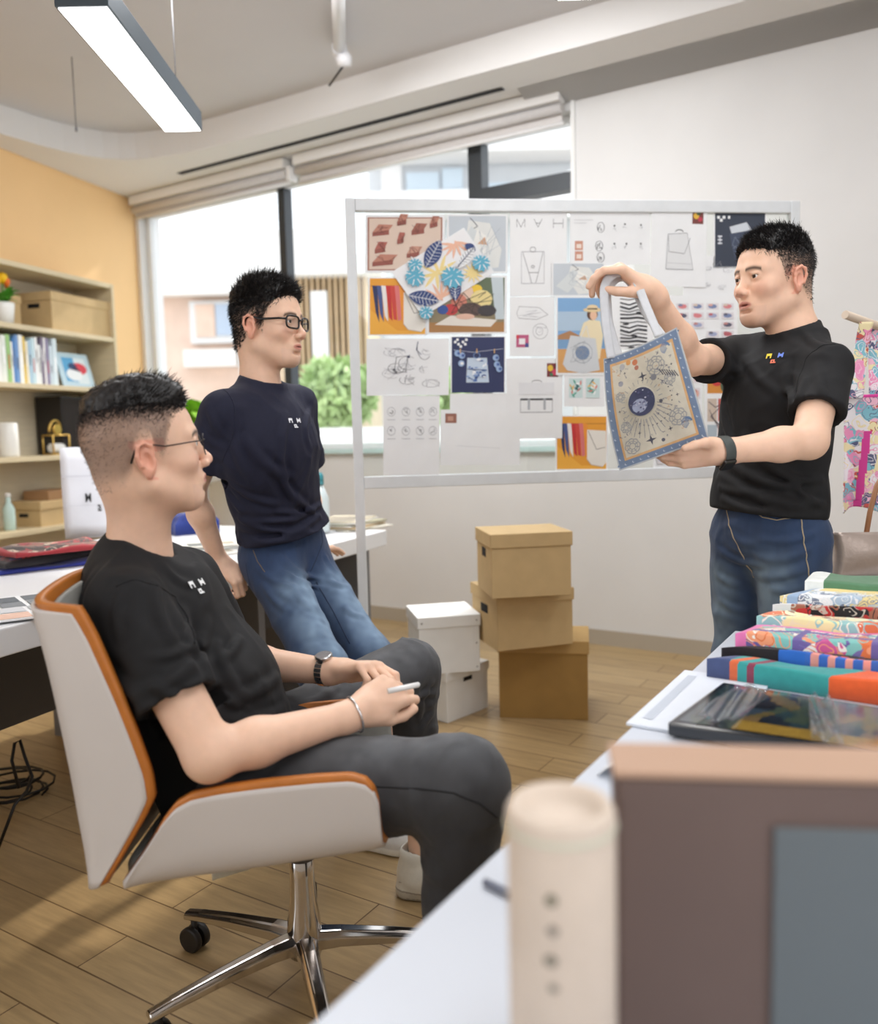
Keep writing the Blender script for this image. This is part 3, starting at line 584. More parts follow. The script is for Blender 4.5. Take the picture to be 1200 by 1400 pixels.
cloth_stack((72, 752), DZ + .056, .34, .24, .022, .8, [(150, 36, 44), (34, 24, 26), (196, 120, 110), (120, 90, 76), (60, 48, 44), (172, 150, 130)], 'dark red patterned scarf folded on top of the pile behind the chair', seed=4, mt=floral('dark_red_print', [(150, 36, 44), (34, 24, 26), (196, 120, 110), (120, 90, 76), (60, 48, 44), (190, 170, 150), (40, 30, 30)], 22))
# swatch cards
q = [PZ(-30, 757, DZ + .006), PZ(14, 757, DZ + .006), PZ(104, 806, DZ + .006), PZ(8, 838, DZ + .006)]
o_ = PZ(-20, 838, DZ + .006); c = PZ(0, 800, DZ)
def card(o, ex, ey, label, draw, th=.004, name='swatch_card', cat='card', col=WHITE, group=None):
    o = A3(o, float); ex = A3(ex, float); ey = A3(ey, float); n = nrm(np.cross(ex, ey)); n = n if n[2] > 0 else -n
    mb = MB().prism([o, o + ex, o + ex + ey, o + ey], n * th, col)
    ar = Art(o + n * th, ex, ey, n, .0004); draw(ar); mb2 = ar.mb
    if mb2.v:
        mb.add(np.vstack(mb2.v), mb2.f, mb2.c)
    return obj(name, mb, paper_m, None, 0, label, cat, group)
def swd(ar):
    g = [(96, 104, 112), (84, 92, 104), (70, 78, 92), (110, 116, 122), (128, 134, 140), (60, 70, 88), (200, 180, 172), (140, 146, 150)]
    for i in range(2):
        for j in range(4): ar.rect(.08 + i * .46, .06 + j * .235, .48 + i * .46, .25 + j * .235, srgb(*g[(i * 4 + j * 3) % 8]))
d1 = nrm((PZ(60, 800, DZ) - PZ(8, 768, DZ)) * [1, 1, 0]); d2 = A3([-d1[1], d1[0], 0])
card(PZ(-22, 822, DZ + .0005), d1 * .21, d2 * .30, 'white card of grey swatches at the left edge of the desk', swd)
card(PZ(-30, 838, DZ + .006), d1 * .17, d2 * .2 + d1 * .02, 'open swatch leaflet lying in front of the grey swatch card', lambda a: (a.rect(.5, .1, .95, .5, srgb(226, 190, 172)), a.rect(.05, .1, .45, .5, srgb(206, 208, 212)), a.rect(.05, .55, .45, .95, srgb(180, 186, 190))), name='leaflet', cat='leaflet')
# things between the two men
cloth_stack((262, 728), DZ, .20, .20, .09, .5, [(30, 52, 130), (38, 66, 160), (24, 40, 110)], 'bright blue folded bag on the desk behind the seated man', name='folded_bag', seed=8, amp=.012, cat='bag')
for k, (px, py, z, a, cc) in enumerate(((285, 758, .0, .6, (216, 214, 208)), (278, 752, .008, .9, (190, 192, 190)), (288, 746, .016, .4, (226, 224, 216)))):
    c = PZ(px, py, DZ + z); ex = A3([math.cos(a), math.sin(a), 0]) * .22; ey = A3([-math.sin(a), math.cos(a), 0]) * .16
    card(c - ex / 2 - ey / 2 + A3([0, 0, .0004]), ex, ey, ['bottom magazine of the small pile between the two men', 'grey middle magazine of the pile between the two men', 'cream top magazine of the pile between the two men'][k], lambda ar: (ar.rect(.1, .2, .5, .8, srgb(120, 124, 122)), ar.rect(.6, .3, .9, .7, srgb(170, 160, 140))), .007, 'magazine', 'magazine', srgb(*cc), 'magazines on the desk')
rnd = random.Random(21)
labs = ['lowest paper of the stack at the far end of the desk', 'second paper from the bottom at the far end of the desk', 'tan folder in the stack at the far end of the desk', 'newspaper in the middle of the stack at the far desk end', 'olive envelope near the top of the stack at the far desk end', 'white sheet near the top of the stack at the far desk end', 'topmost tilted leaflet at the far end of the desk']
pc = [(222, 218, 206), (196, 186, 164), (186, 160, 120), (214, 210, 200), (170, 166, 140), (228, 226, 220), (206, 196, 172)]
for k in range(7):
    c = PZ(492 - k * 2, 722, DZ) ; c[2] = DZ + .0005 + k * .0065; a = 1.1 + rnd.uniform(-.35, .35); ex = A3([math.cos(a), math.sin(a), 0]) * .30; ey = A3([-math.sin(a), math.cos(a), 0]) * .215
    card(c - ex * .5 - ey * .35, ex, ey, labs[k], lambda ar: [ar.rect(x, .1, x + .12, .9, srgb(150, 140, 130)) for x in (.1, .35, .6)], .006, 'paper_sheet', 'paper', srgb(*pc[k]), 'papers at the far end of the desk')
c = PZ(452, 722, DZ); ex = nrm([.5, 1, 0]) * .3; ey = nrm([-1, .5, 0]) * .21
card((c - ex / 2 - ey / 2) * [1, 1, 0] + A3([0, 0, DZ + .0005]), ex, ey, 'open magazine with a reddish picture beside the standing man in navy', lambda ar: (ar.rect(.45, .2, .7, .6, srgb(206, 120, 100)), ar.rect(.1, .2, .4, .8, srgb(176, 186, 176)), ar.rect(.75, .3, .92, .7, srgb(130, 160, 170))), .006, 'magazine', 'magazine')
c = P(438, 700, 3.75); o_ = A3([c[0], c[1], DZ + .009]); t = thing('spray_bottle', o_, 'teal capped clear bottle behind the standing man in navy', 'bottle')
tb = MB(); tb.lathe(o_, [(.035, 0), (.04, .01), (.04, .15), (.015, .21)], 18); obj('body', tb, mat('clear_plastic', srgb(210, 222, 224), .15), t)
tb = MB(); tb.lathe(o_ + A3([0, 0, .211]), [(.02, 0), (.02, .04), (.012, .055)], 14); obj('cap', tb, mat('teal_plastic', srgb(60, 140, 150), .35), t)
# plant on the sill behind the man in navy
o_ = wallp(.75, .45, 0); zc = 1.18; c = P(272, 520, o_[1]); o_ = A3([c[0], c[1], 0]); t = thing('potted_plant', o_, 'bushy green plant on a tall white stand by the window', 'plant')
tb = MB(); tb.lathe(o_, [(.14, 0), (.14, .02), (.03, .04), (.03, .9), (.12, .92), (.14, 1.15), (.12, 1.16), (.11, 1.12)], 24); obj('pot', tb, mat('white_ceramic'), t)
lm = MB(); rnd = random.Random(9)
for i in range(110):
    a = rnd.uniform(0, 6.28); blade(lm, o_ + A3([0, 0, 1.13]), (math.cos(a), math.sin(a), rnd.uniform(.2, 1.9)), (0, 0, 1), rnd.uniform(.22, .42), .10, .16)
obj('leaves', lm, mat('bright_leaf', srgb(150, 210, 60), .4, noise=.2, nscale=12), t)
# cables on the floor
cm = mat('black_cable', srgb(26, 24, 24), .45); rnd = random.Random(4)
c = PZ(12, 1090, 0); pts = []
for i in range(90):
    a = i * .42; r = .10 + .035 * math.sin(i * .31) ; pts.append((c[0] + r * math.cos(a) * 1.15, c[1] + r * math.sin(a) * .9, .006 + .0009 * i + .004 * math.sin(a * 2)))
tb = MB(); tb.tube(pts, .0042, 6); obj('cable', tb, cm, None, label='coil of black cable on the floor under the desk', cat='cable')
p = [PZ(24, 1010, 0), PZ(30, 1040, 0), PZ(42, 1062, 0), PZ(34, 1078, 0)]; d_ = p[0][1]
tb = MB(); tb.tube([P(26, 1078, 2.55), P(16, 1040, 2.57), P(20, 1016, 2.58), P(27, 1012, 2.58), P(34, 1035, 2.57), P(44, 1062, 2.54), P(36, 1082, 2.50), P(20, 1100, 2.42), A3([P(-8, 1116, 2.4)[0], 2.4, .01])], .005, 6)
V = np.vstack(tb.v); V[:, 2] = np.maximum(V[:, 2], .002); tb.v = [V]; obj('cable', tb, cm, None, label='thick black cable rising in a loop above the coil', cat='cable')

# ================================================================== BOXES ON THE FLOOR
def ybox(pxL, pxR, pyB, z0, ang=None): return None
def bxy(pL, pR, z):            # front bottom corners in pixels at height z
    a = PZ(*pL, z); b = PZ(*pR, z); return a, b
def place_box(pL, pR, z, dep, h, lidh, mt, label, **kw):
    a, b = bxy(pL, pR, z); e = (b - a); w_ = np.linalg.norm(e); e = nrm(e); n = A3([-e[1], e[0], 0]); return lidded_box((a + b) / 2 + n * dep / 2, e, n, w_, dep, h, lidh, mt, label, **kw)
place_box((683, 981), (804, 985), 0, .27, .34, .055, kraft2, 'largest brown cardboard box, on the floor at the bottom of the stack', group='kraft boxes stacked on the floor', lidm=mat('kraft_mid', srgb(182, 148, 92), .75, noise=.04, nscale=14))
place_box((681, 891), (783, 880), .341, .30, .235, .05, kraft, 'middle kraft box of the stack of three', group='kraft boxes stacked on the floor', hole=(.08, .035, .15))
place_box((673, 819), (781, 813), .577, .28, .25, .055, kraft, 'topmost kraft box of the stack of three, with a slit on its left side', group='kraft boxes stacked on the floor', hole=(.07, .035, .165))
place_box((612, 989), (667, 967), 0, .28, .215, .04, whitec, 'white box on the floor with a dark label slot, under another white box', group='white boxes on the floor', hole=(.055, .02, .165), holeside=1)
place_box((574, 924), (656, 917), .216, .26, .245, .05, whitec, 'white riveted box with a wide lid on top of the other white box', group='white boxes on the floor', rims=True)
# ================================================================== GLASS PINBOARD
BL = P(491, 668, 3.12) * [1, 1, 0]; BR_ = P(1079, 645, 3.31) * [1, 1, 0]
be = nrm(BR_ - BL); bn = A3([be[1], -be[0], 0])                 # bn points to the camera
def bp(px, py, off=0.): return PP(px, py, BL + bn * off, bn)
ztop = bp(491, 272)[2]; zbot = bp(505, 668)[2]; BWd = np.linalg.norm(BR_ - BL)
alu = mat('brushed_aluminium', srgb(220, 224, 227), .4, metal=.1, noise=.03, nscale=20)
board = thing('pinboard', (BL + BR_) / 2, 'large glass pinboard in a silver frame covered with sheets', 'board')
def bb(a, b, z0, z1, o0=-.018, o1=.018): return [BL + be * a + bn * o0 + A3([0, 0, z0]), BL + be * b + bn * o0 + A3([0, 0, z0]), BL + be * b + bn * o1 + A3([0, 0, z0]), BL + be * a + bn * o1 + A3([0, 0, z0])], (0, 0, z1 - z0)
obj('post', MB().prism(*bb(-.018, .018, .03, ztop)), alu, board, .003)
obj('post', MB().prism(*bb(BWd - .018, BWd + .018, .03, ztop)), alu, board, .003)
for z in (ztop - .045, zbot): obj('rail', MB().prism(*bb(.018, BWd - .018, z, z + .045, -.016, .016)), alu, board, .003)
obj('glass_pane', MB().add([BL + be * .018 + A3([0, 0, zbot + .04]), BR_ - be * .018 + A3([0, 0, zbot + .04]), BR_ - be * .018 + A3([0, 0, ztop - .04]), BL + be * .018 + A3([0, 0, ztop - .04])], [(0, 1, 2, 3)]), glass_mat('board_glass', (.93, .97, .96), .06), board)
for a in (0, BWd):
    obj('foot', MB().prism([BL + be * (a - .025) + bn * -.28, BL + be * (a + .025) + bn * -.28, BL + be * (a + .025) + bn * .28, BL + be * (a - .025) + bn * .28], (0, 0, .03)), alu, board, .004)
    for o_ in (-.02,): pass
SK = srgb(120, 122, 128); LK = srgb(170, 172, 178); BLK = srgb(40, 42, 50)
def sheet(lay, quad, label, draw, col=WHITE, name='paper_sheet', cat='paper', seed=1, group='sheets and pictures taped to the glass pinboard'):
    """quad = pixel corners top-left, top-right, bottom-left"""
    off = .004 + lay * .0042; tl, tr, bl_ = [bp(*q, off) for q in quad]; ex = tr - tl; ey = tl - bl_; o_ = bl_
    mb = MB(); mb.add([o_, o_ + ex, o_ + ex + ey, o_ + ey] + [p - bn * .0006 for p in (o_, o_ + ex, o_ + ex + ey, o_ + ey)], [(0, 1, 2, 3), (7, 6, 5, 4), (0, 4, 5, 1), (1, 5, 6, 2), (2, 6, 7, 3), (3, 7, 4, 0)], col)
    ar = Art(o_, ex, ey, bn, .00012); ar.asp = np.linalg.norm(ey) / np.linalg.norm(ex); ar.r = random.Random(seed); draw(ar)
    for v, f, c in ((np.vstack(ar.mb.v), ar.mb.f, ar.mb.c),) if ar.mb.v else (): mb.add(v, f, c)
    return obj(name, mb, paper_m, None, 0, label, cat, group)
def R4(x0, y0, x1, y1): return ((x0, y0), (x1, y0), (x0, y1))
def d_sepia(a):
    a.rect(.03, .04, .97, .96, srgb(168, 112, 96)); a.rect(.05, .06, .95, .94, srgb(222, 200, 184))
    for (x, y, s_) in ((.22, .72, .13), (.68, .74, .1), (.2, .42, .08), (.25, .2, .16), (.62, .34, .1), (.8, .2, .1), (.47, .9, .07), (.87, .86, .06), (.45, .58, .05)):
        c = srgb(*a.r.choice([(176, 100, 88), (190, 130, 110), (158, 96, 80), (200, 150, 130)]))
        a.poly([(x - s_, y - .02), (x + s_ * .6, y + .02), (x + s_, y + .11), (x - s_ * .4, y + .12)], c); a.poly([(x - s_, y - .02), (x + s_ * .6, y + .02), (x + s_ * .6, y - .06), (x - s_, y - .09)], srgb(150, 84, 72)); a.scrib(x - s_, y - .08, x + s_, y + .12, 9, .006, srgb(120, 66, 58), a.r)
def garment(a, pale=(198, 206, 214)):
    a.rect(.03, .03, .97, .97, srgb(*pale))
    a.poly([(.35, .9), (.7, .85), (.9, .4), (.85, .1), (.5, .05), (.3, .5)], srgb(226, 228, 226)); a.poly([(.08, .3), (.4, .8), (.6, .6), (.3, .1)], srgb(214, 220, 222)); a.poly([(.5, .75), (.68, .6), (.6, .3), (.42, .5)], srgb(238, 238, 234))
    a.poly([(.5, .5), (.62, .62), (.66, .48)], srgb(206, 164, 132)); a.line([(.38, .94), (.5, .8), (.44, .76)], .012, srgb(60, 66, 80)); a.scrib(.3, .1, .9, .8, 14, .006, srgb(170, 180, 190), a.r)
def leafshape(a, x, y, L_, w_, rot, c, rib=None, n=9, cut=0):
    ca, sa = math.cos(rot), math.sin(rot); up_ = []; dn = []
    for i in range(n + 1):
        u = i / n; ww = w_ * math.sin(math.pi * u) ** .8 * (1 if not cut or i % 2 else cut)
        for lst, sg in ((up_, 1), (dn, -1)): lst.append((x + (L_ * (u - .5)) * ca - sg * ww * sa, y + ((L_ * (u - .5)) * sa + sg * ww * ca) / a.asp))
    a.poly(up_ + dn[::-1][1:-1], c)
    if rib:
        a.line([(x - L_ / 2 * ca, y - L_ / 2 * sa / a.asp), (x + L_ / 2 * ca, y + L_ / 2 * sa / a.asp)], .008, rib)
        for i in range(1, n):
            u = i / n; cx = x + L_ * (u - .5) * ca; cy = y + L_ * (u - .5) * sa / a.asp; ww = w_ * math.sin(math.pi * u) ** .8 * .85
            for sg in (1, -1): a.line([(cx, cy), (cx + .03 * ca - sg * ww * sa, cy + (.03 * sa + sg * ww * ca) / a.asp)], .005, rib)
def d_leaves(a):
    NV, TQ, YL, PE = srgb(44, 66, 122), srgb(92, 172, 200), srgb(240, 218, 150), srgb(236, 186, 160)
    a.rect(.02, .02, .98, .98, srgb(238, 238, 240))
    for k in range(9): leafshape(a, .45 + .12 * math.cos(k * .7), .55 + .12 * math.sin(k * .7), .26, .02, k * .7, YL)
    for k in range(7): leafshape(a, .82 + .1 * math.cos(k * .5 + 2.5), .82 + .1 * math.sin(k * .5 + 2.5), .22, .016, k * .5 + 2.5, PE)
    for k in range(7): leafshape(a, .3 + .1 * math.cos(k * .5), .12 + .12 * math.sin(k * .5), .24, .016, k * .5, PE)
    for k in range(6): leafshape(a, .78, .2, .26, .016, k * .55, YL)
    leafshape(a, .52, .88, .38, .09, .5, NV, WHITE); leafshape(a, .13, .28, .36, .09, -.75, NV, WHITE); leafshape(a, .5, .13, .3, .07, 1.0, NV, WHITE); leafshape(a, .92, .62, .14, .05, 2, NV)
    for (x, y, r) in ((.2, .72, .11), (.28, .9, .08), (.56, .36, .13), (.93, .30, .1), (.06, .05, .08)):
        pts = []
        for i in range(28):
            t = 2 * math.pi * i / 28; q = r * (1 if i % 2 else .8) * (1.05 - .25 * math.cos(t)); pts.append((x + q * math.cos(t + 1), y + q * math.sin(t + 1) / a.asp))
        a.poly(pts, TQ); [a.line([(x + r * .45 * math.cos(t), y + r * .45 * math.sin(t) / a.asp), (x + r * 1.1 * math.cos(t), y + r * 1.1 * math.sin(t) / a.asp)], .013, srgb(238, 238, 240)) for t in (0, .7, 1.5, 2.3, 3.9, 4.7, 5.5)]; a.line([(x, y), (x + r * math.cos(3.1), y + r * math.sin(3.1))], .008, WHITE)
    leafshape(a, .8, .5, .34, .06, .3, WHITE, srgb(60, 70, 90)); a.line([(.64, .43), (.96, .6)], .006, NV)
def d_orangebag(a):
    a.rect(.03, .02, .97, .98, srgb(232, 160, 52)); a.poly([(.03, .45), (.5, .08), (.97, .1), (.97, .02), (.03, .02)], srgb(240, 176, 66)); a.rect(.03, .84, .97, .86, srgb(200, 130, 40))
    for i, c in enumerate(((38, 48, 92), (70, 86, 140), (236, 230, 226), (196, 48, 48), (206, 70, 60), (220, 120, 120), (236, 150, 50))): x = .07 + i * .075; a.poly([(x, .86), (x + .085, .85), (x + .12, .22 + i * .01), (x + .06, .4 - i * .03)], srgb(*c))
    a.poly([(.6, .74), (.96, .72), (.97, .14), (.9, .06), (.68, .10), (.6, .2)], srgb(234, 230, 222)); a.line([(.62, .72), (.78, .38), (.95, .42)], .01, srgb(110, 104, 96)); a.line([(.6, .2), (.68, .1), (.9, .06)], .012, srgb(200, 190, 176))
def d_picnic(a):
    a.rect(.03, .03, .97, .97, srgb(140, 128, 100)); a.rect(.03, .03, .97, .2, srgb(170, 124, 74)); a.poly([(.5, .97), (.97, .97), (.97, .3), (.8, .4)], srgb(96, 110, 84)); a.poly([(.8, .97), (.95, .97), (.97, .25), (.86, .25)], srgb(196, 208, 214))
    a.poly([(.1, .16), (.8, .12), (.88, .24), (.3, .32)], srgb(226, 220, 210))
    for (x, y, rx, ry, c) in ((.62, .78, .07, .07, (238, 200, 60)), (.5, .72, .08, .12, (230, 200, 180)), (.68, .6, .14, .16, (232, 214, 150)), (.4, .55, .1, .14, (210, 130, 110)), (.3, .42, .09, .1, (190, 60, 60)), (.2, .42, .07, .08, (50, 80, 150)), (.55, .42, .15, .12, (90, 70, 64)), (.75, .4, .12, .1, (60, 56, 60)), (.48, .3, .12, .05, (220, 180, 160)), (.36, .74, .06, .08, (80, 90, 150)), (.42, .86, .05, .05, (70, 56, 50))): a.ell(x, y, rx, ry, srgb(*c), 12)
    a.scrib(.3, .25, .85, .75, 16, .008, srgb(60, 50, 46), a.r)
def d_mah(a):
    LW = .007
    a.line([(.12, .82), (.12, .92), (.19, .82), (.26, .92), (.26, .82)], LW, SK); a.line([(.42, .92), (.49, .82), (.56, .92)], LW, SK); a.line([(.45, .87), (.53, .87)], LW, SK); a.line([(.76, .92), (.76, .81)], LW, SK); a.line([(.93, .92), (.93, .81)], LW, SK); a.line([(.76, .865), (.93, .865)], LW, SK)
    a.line([(.2, .15), (.2, .53), (.6, .53), (.6, .15)], LW, LK, True); a.line([(.22, .53), (.33, .28), (.5, .28), (.58, .53)], LW, SK); a.line([(.33, .28), (.38, .15)], LW, SK); a.line([(.5, .28), (.45, .15)], LW, SK); a.circ(.4, .555, .05, .03, LW, SK); a.circ(.4, .35, .03, .015, LW, SK, 8)
def d_table(a):
    for (x, y) in ((.12, .34), (.12, .14)): a.rect(x - .06, y - .06, x + .04, y + .12, srgb(206, 150, 128)); a.rect(x - .04, y - .02, x + .02, y + .06, srgb(236, 220, 210))
    for (x, y) in ((.38, .72), (.36, .36), (.38, .14)): a.circ(x, y, .045, .10, .008, SK, 10); a.scrib(x - .04, y - .07, x + .04, y + .07, 7, .006, BLK, a.r)
    for (x, y) in ((.55, .75), (.68, .78), (.88, .76), (.55, .4), (.7, .4), (.88, .4)): a.ell(x, y, .010, .02, BLK, 8); a.scrib(x - .03, y - .12, x + .03, y - .02, 5, .004, LK, a.r)
    a.line([(.05, .86), (.28, .86)], .006, LK); a.line([(.05, .8), (.2, .8)], .006, LK)
def d_backpack(a):
    a.rect(.73, .80, .93, .96, srgb(120, 60, 56)); a.ell(.8, .9, .05, .04, srgb(226, 180, 60)); a.ell(.87, .86, .04, .03, srgb(190, 60, 80)); a.ell(.84, .93, .04, .02, srgb(60, 90, 60))
    a.line([(.27, .22), (.3, .66), (.64, .68), (.76, .22)], .006, SK, True); a.poly([(.28, .24), (.31, .65), (.63, .67), (.74, .24)], srgb(226, 228, 230)); a.line([(.32, .44), (.60, .42), (.70, .62)], .007, SK); a.line([(.32, .44), (.30, .66)], .006, SK); a.circ(.5, .69, .07, .03, .009, BLK, 10, 1, 0, math.pi); a.line([(.27, .22), (.76, .22)], .007, SK); a.line([(.29, .3), (.74, .29)], .004, LK)
def d_dark(a):
    a.rect(.03, .03, .97, .97, srgb(52, 60, 76)); a.poly([(.3, .72), (.62, .8), (.72, .66), (.34, .6)], srgb(206, 212, 220)); a.poly([(.3, .6), (.7, .66), (.78, .2), (.4, .15)], srgb(64, 74, 96)); a.scrib(.35, .2, .75, .6, 12, .008, srgb(120, 130, 150), a.r)
    for (x, y, w_) in ((.07, .86, .05), (.17, .86, .05), (.12, .81, .05), (.22, .81, .0), (.27, .86, .04)): a.rect(x, y, x + w_, y + .05, WHITE)
    for y in (.5, .56, .62): a.rect(.08, y - .08, .16, y - .05, srgb(210, 214, 222))
    a.rect(.11, .42, .13, .56, srgb(210, 214, 222))
def d_sketch(a, n=7, boxes=True):
    for k in range(n):
        x = a.r.uniform(.15, .8); y = a.r.uniform(.2, .8); w_ = a.r.uniform(.05, .13); a.circ(x, y, w_, w_ * a.r.uniform(.5, 1.2), .005, a.r.choice([SK, LK]), 9, 1, a.r.random() * 3, 4 + a.r.random() * 3); a.scrib(x - w_, y - w_, x + w_, y + w_, 6, .004, LK, a.r)
def d_bigsketch(a):
    d_sketch(a, 11); a.line([(.33, .4), (.36, .68), (.5, .7), (.47, .42)], .006, SK, True); a.line([(.62, .95), (.60, .8), (.66, .72)], .008, srgb(70, 84, 120)); a.scrib(.3, .36, .4, .48, 7, .007, BLK, a.r); a.poly([(.48, .67), (.52, .72), (.52, .66)], srgb(50, 60, 90)); a.circ(.7, .85, .09, .22, .006, SK, 12, 1, 3, 5.5)
def d_small(a):
    a.line([(.15, .72), (.2, .84), (.65, .82), (.85, .7), (.6, .62), (.2, .64)], .007, SK, True); a.scrib(.2, .64, .8, .8, 9, .005, LK, a.r); a.circ(.68, .42, .17, .13, .006, SK); a.circ(.66, .42, .08, .07, .006, SK); a.scrib(.52, .32, .84, .52, 8, .005, LK, a.r)
    a.rect(.14, .15, .42, .36, srgb(190, 90, 130)); a.rect(.2, .2, .34, .3, srgb(240, 236, 240)); a.rect(.34, .15, .42, .22, srgb(70, 70, 140)); a.rect(.14, .3, .2, .36, srgb(210, 60, 70))
def d_beach(a):
    a.rect(.03, .03, .97, .97, srgb(128, 172, 216)); a.rect(.03, .56, .97, .80, srgb(176, 200, 222)); a.rect(.03, .34, .97, .45, srgb(120, 160, 200)); a.poly([(.03, .45), (.03, .5), (.25, .56), (.42, .5), (.45, .45)], srgb(176, 130, 90)); a.rect(.03, .03, .97, .33, srgb(214, 160, 96))
    a.poly([(.42, .5), (.5, .66), (.62, .70), (.80, .68), (.86, .5), (.80, .2), (.55, .2), (.6, .4)], srgb(236, 222, 186)); a.ell(.66, .76, .10, .07, srgb(92, 60, 46)); a.ell(.68, .75, .065, .06, srgb(232, 190, 160)); a.ell(.66, .82, .17, .03, srgb(226, 202, 156)); a.ell(.66, .85, .10, .035, srgb(232, 210, 168)); a.rect(.57, .825, .75, .84, srgb(60, 44, 36))
    a.poly([(.12, .14), (.26, .5), (.72, .46), (.80, .06), (.5, .02), (.2, .06)], srgb(206, 210, 214)); a.ell(.48, .28, .13, .09, srgb(120, 140, 170)); a.circ(.48, .28, .18, .13, .007, srgb(140, 150, 160)); a.scrib(.2, .08, .7, .45, 12, .005, srgb(150, 156, 164), a.r); a.line([(.45, .48), (.55, .62), (.6, .47)], .014, srgb(226, 226, 226))
def d_navybag(a):
    a.rect(.02, .0, .98, .99, srgb(38, 48, 92))
    for (x, y) in ((.06, .88), (.12, .84), (.10, .92), (.2, .88), (.26, .92), (.16, .80), (.24, .84)): a.rect(x, y, x + .045, y + .045, WHITE)
    a.line([(.05, .76), (.4, .72), (.95, .78)], .007, srgb(200, 206, 220))
    a.poly([(.28, .18), (.3, .62), (.66, .62), (.7, .18)], srgb(196, 212, 230))
    for k in range(26): x, y = a.r.uniform(.3, .66), a.r.uniform(.2, .6); a.ell(x, y, a.r.uniform(.015, .05), a.r.uniform(.012, .03), srgb(*a.r.choice([(80, 110, 170), (120, 150, 200), (240, 244, 250), (60, 84, 140)])), 7)
    a.line([(.3, .42), (.66, .40)], .012, srgb(60, 80, 130)); a.circ(.47, .66, .06, .05, .012, srgb(120, 150, 200), 10)
    for (x, y) in ((.82, .62), (.84, .5), (.88, .42), (.2, .66), (.19, .52), (.12, .70)): a.ell(x, y, .06, .06, srgb(150, 176, 214), 9); a.ell(x + .02, y, .03, .03, srgb(70, 96, 160), 7)
    a.ell(.2, .52, .035, .03, WHITE, 8)
    for x in (.16, .46, .78): a.rect(x, .70, x + .02, .78, srgb(210, 170, 120))
def d_icons(a):
    for j, y in enumerate((.80, .56)):
        for i, x in enumerate((.14, .40, .65, .88)):
            a.circ(x, y, .07, .055, .006, LK, 12); a.scrib(x - .045, y - .04, x + .045, y + .04, 6, .005, SK, a.r); a.line([(x - .07, y - .1), (x + .07, y - .1)], .006, LK)
def d_onebox(a): a.rect(.06, .76, .2, .93, srgb(150, 100, 84)); a.rect(.09, .8, .16, .88, srgb(196, 150, 130)); a.line([(.2, .35), (.75, .3)], .003, LK)
def d_brief(a):
    a.rect(.72, .77, .92, .94, srgb(120, 50, 56)); a.ell(.78, .88, .05, .04, srgb(230, 190, 60)); a.ell(.86, .83, .05, .04, srgb(210, 70, 100)); a.ell(.8, .8, .03, .02, srgb(60, 120, 80))
    a.line([(.25, .33), (.25, .50), (.82, .50), (.82, .33)], .007, SK, True); a.line([(.25, .49), (.82, .49)], .018, BLK); a.rect(.38, .36, .42, .50, srgb(180, 184, 190)); a.rect(.66, .36, .70, .50, srgb(180, 184, 190)); a.circ(.54, .70, .09, .03, .008, SK, 9, 1, 0, math.pi); a.rect(.22, .55, .85, .70, srgb(228, 230, 234))
def d_tropic2(a):
    for x0 in (.12, .54):
        a.rect(x0, .28, x0 + .34, .9, srgb(206, 226, 226))
        for k in range(16): leafshape(a, x0 + .04 + a.r.random() * .26, .34 + a.r.random() * .5, .13, .02, a.r.random() * 6, srgb(*a.r.choice([(90, 170, 150), (236, 190, 110), (220, 130, 120), (60, 110, 110), (250, 250, 250)])))
def d_grid(a):
    pal = [(216, 130, 136), (120, 136, 176), (190, 130, 126), (220, 170, 160), (160, 168, 200), (214, 196, 180), (184, 96, 104), (120, 130, 160), (90, 90, 110)]
    for j in range(6):
        for i in range(5):
            if a.r.random() < .9:
                x = .06 + i * .185; y = .88 - j * .145; c = srgb(*a.r.choice(pal)); a.rect(x, y - .10, x + .15, y, srgb(224, 220, 224)); a.ell(x + .075, y - .05, .055, .035, c, 8); a.ell(x + .05, y - .03, .03, .02, srgb(*a.r.choice(pal)), 6)
def d_photos(a):
    a.rect(.1, .62, .9, .96, srgb(210, 140, 60)); a.rect(.1, .8, .9, .96, srgb(150, 170, 200)); a.ell(.45, .76, .2, .06, srgb(200, 60, 60)); a.ell(.7, .72, .12, .08, srgb(70, 90, 70))
    a.rect(.1, .3, .45, .56, srgb(206, 190, 176)); a.rect(.5, .3, .9, .56, srgb(190, 90, 80)); a.rect(.1, .06, .45, .26, srgb(176, 190, 200)); a.rect(.5, .06, .9, .26, srgb(214, 150, 140)); a.scrib(.12, .08, .88, .54, 14, .012, srgb(90, 80, 90), a.r)
def d_stripes(a):
    for k in range(16):
        y = .93 - k * .058; a.line([(.2, y), (.42, y - .02 + .02 * math.sin(k)), (.62, y + .01), (.85, y - .01)], .014 + .008 * (k % 3), BLK)
        if k % 3 == 0: a.ell(a.r.uniform(.3, .7), y - .03, .08, .014, BLK, 8)
sheet(0, R4(499, 294, 608, 373), 'sepia print of old tools and boxes at the top left of the pinboard', d_sepia, seed=1, name='picture_print', cat='picture')
sheet(0, R4(611, 293, 694, 374), 'pale blue picture of folded white garments, partly under the leaf print', garment, name='picture_print', cat='picture', seed=2)
sheet(0, R4(503, 379, 584, 459), 'orange picture of hanging cloths and a white bag at the left edge of the pinboard', d_orangebag, name='picture_print', cat='picture')
sheet(1, R4(583, 377, 693, 457), 'colourful picture of a picnic group below the leaf print', d_picnic, name='picture_print', cat='picture', seed=5)
sheet(2.2, ((535, 372), (634, 311), (578, 433)), 'tilted tropical leaf print in blue, turquoise and yellow', d_leaves, name='picture_print', cat='picture')
sheet(0, R4(697, 290, 775, 405), 'white sheet headed by three large letters above a backpack outline', d_mah)
sheet(0, R4(779, 291, 889, 362), 'white sheet of small icons with two red squares at the top of the board', d_table, seed=7)
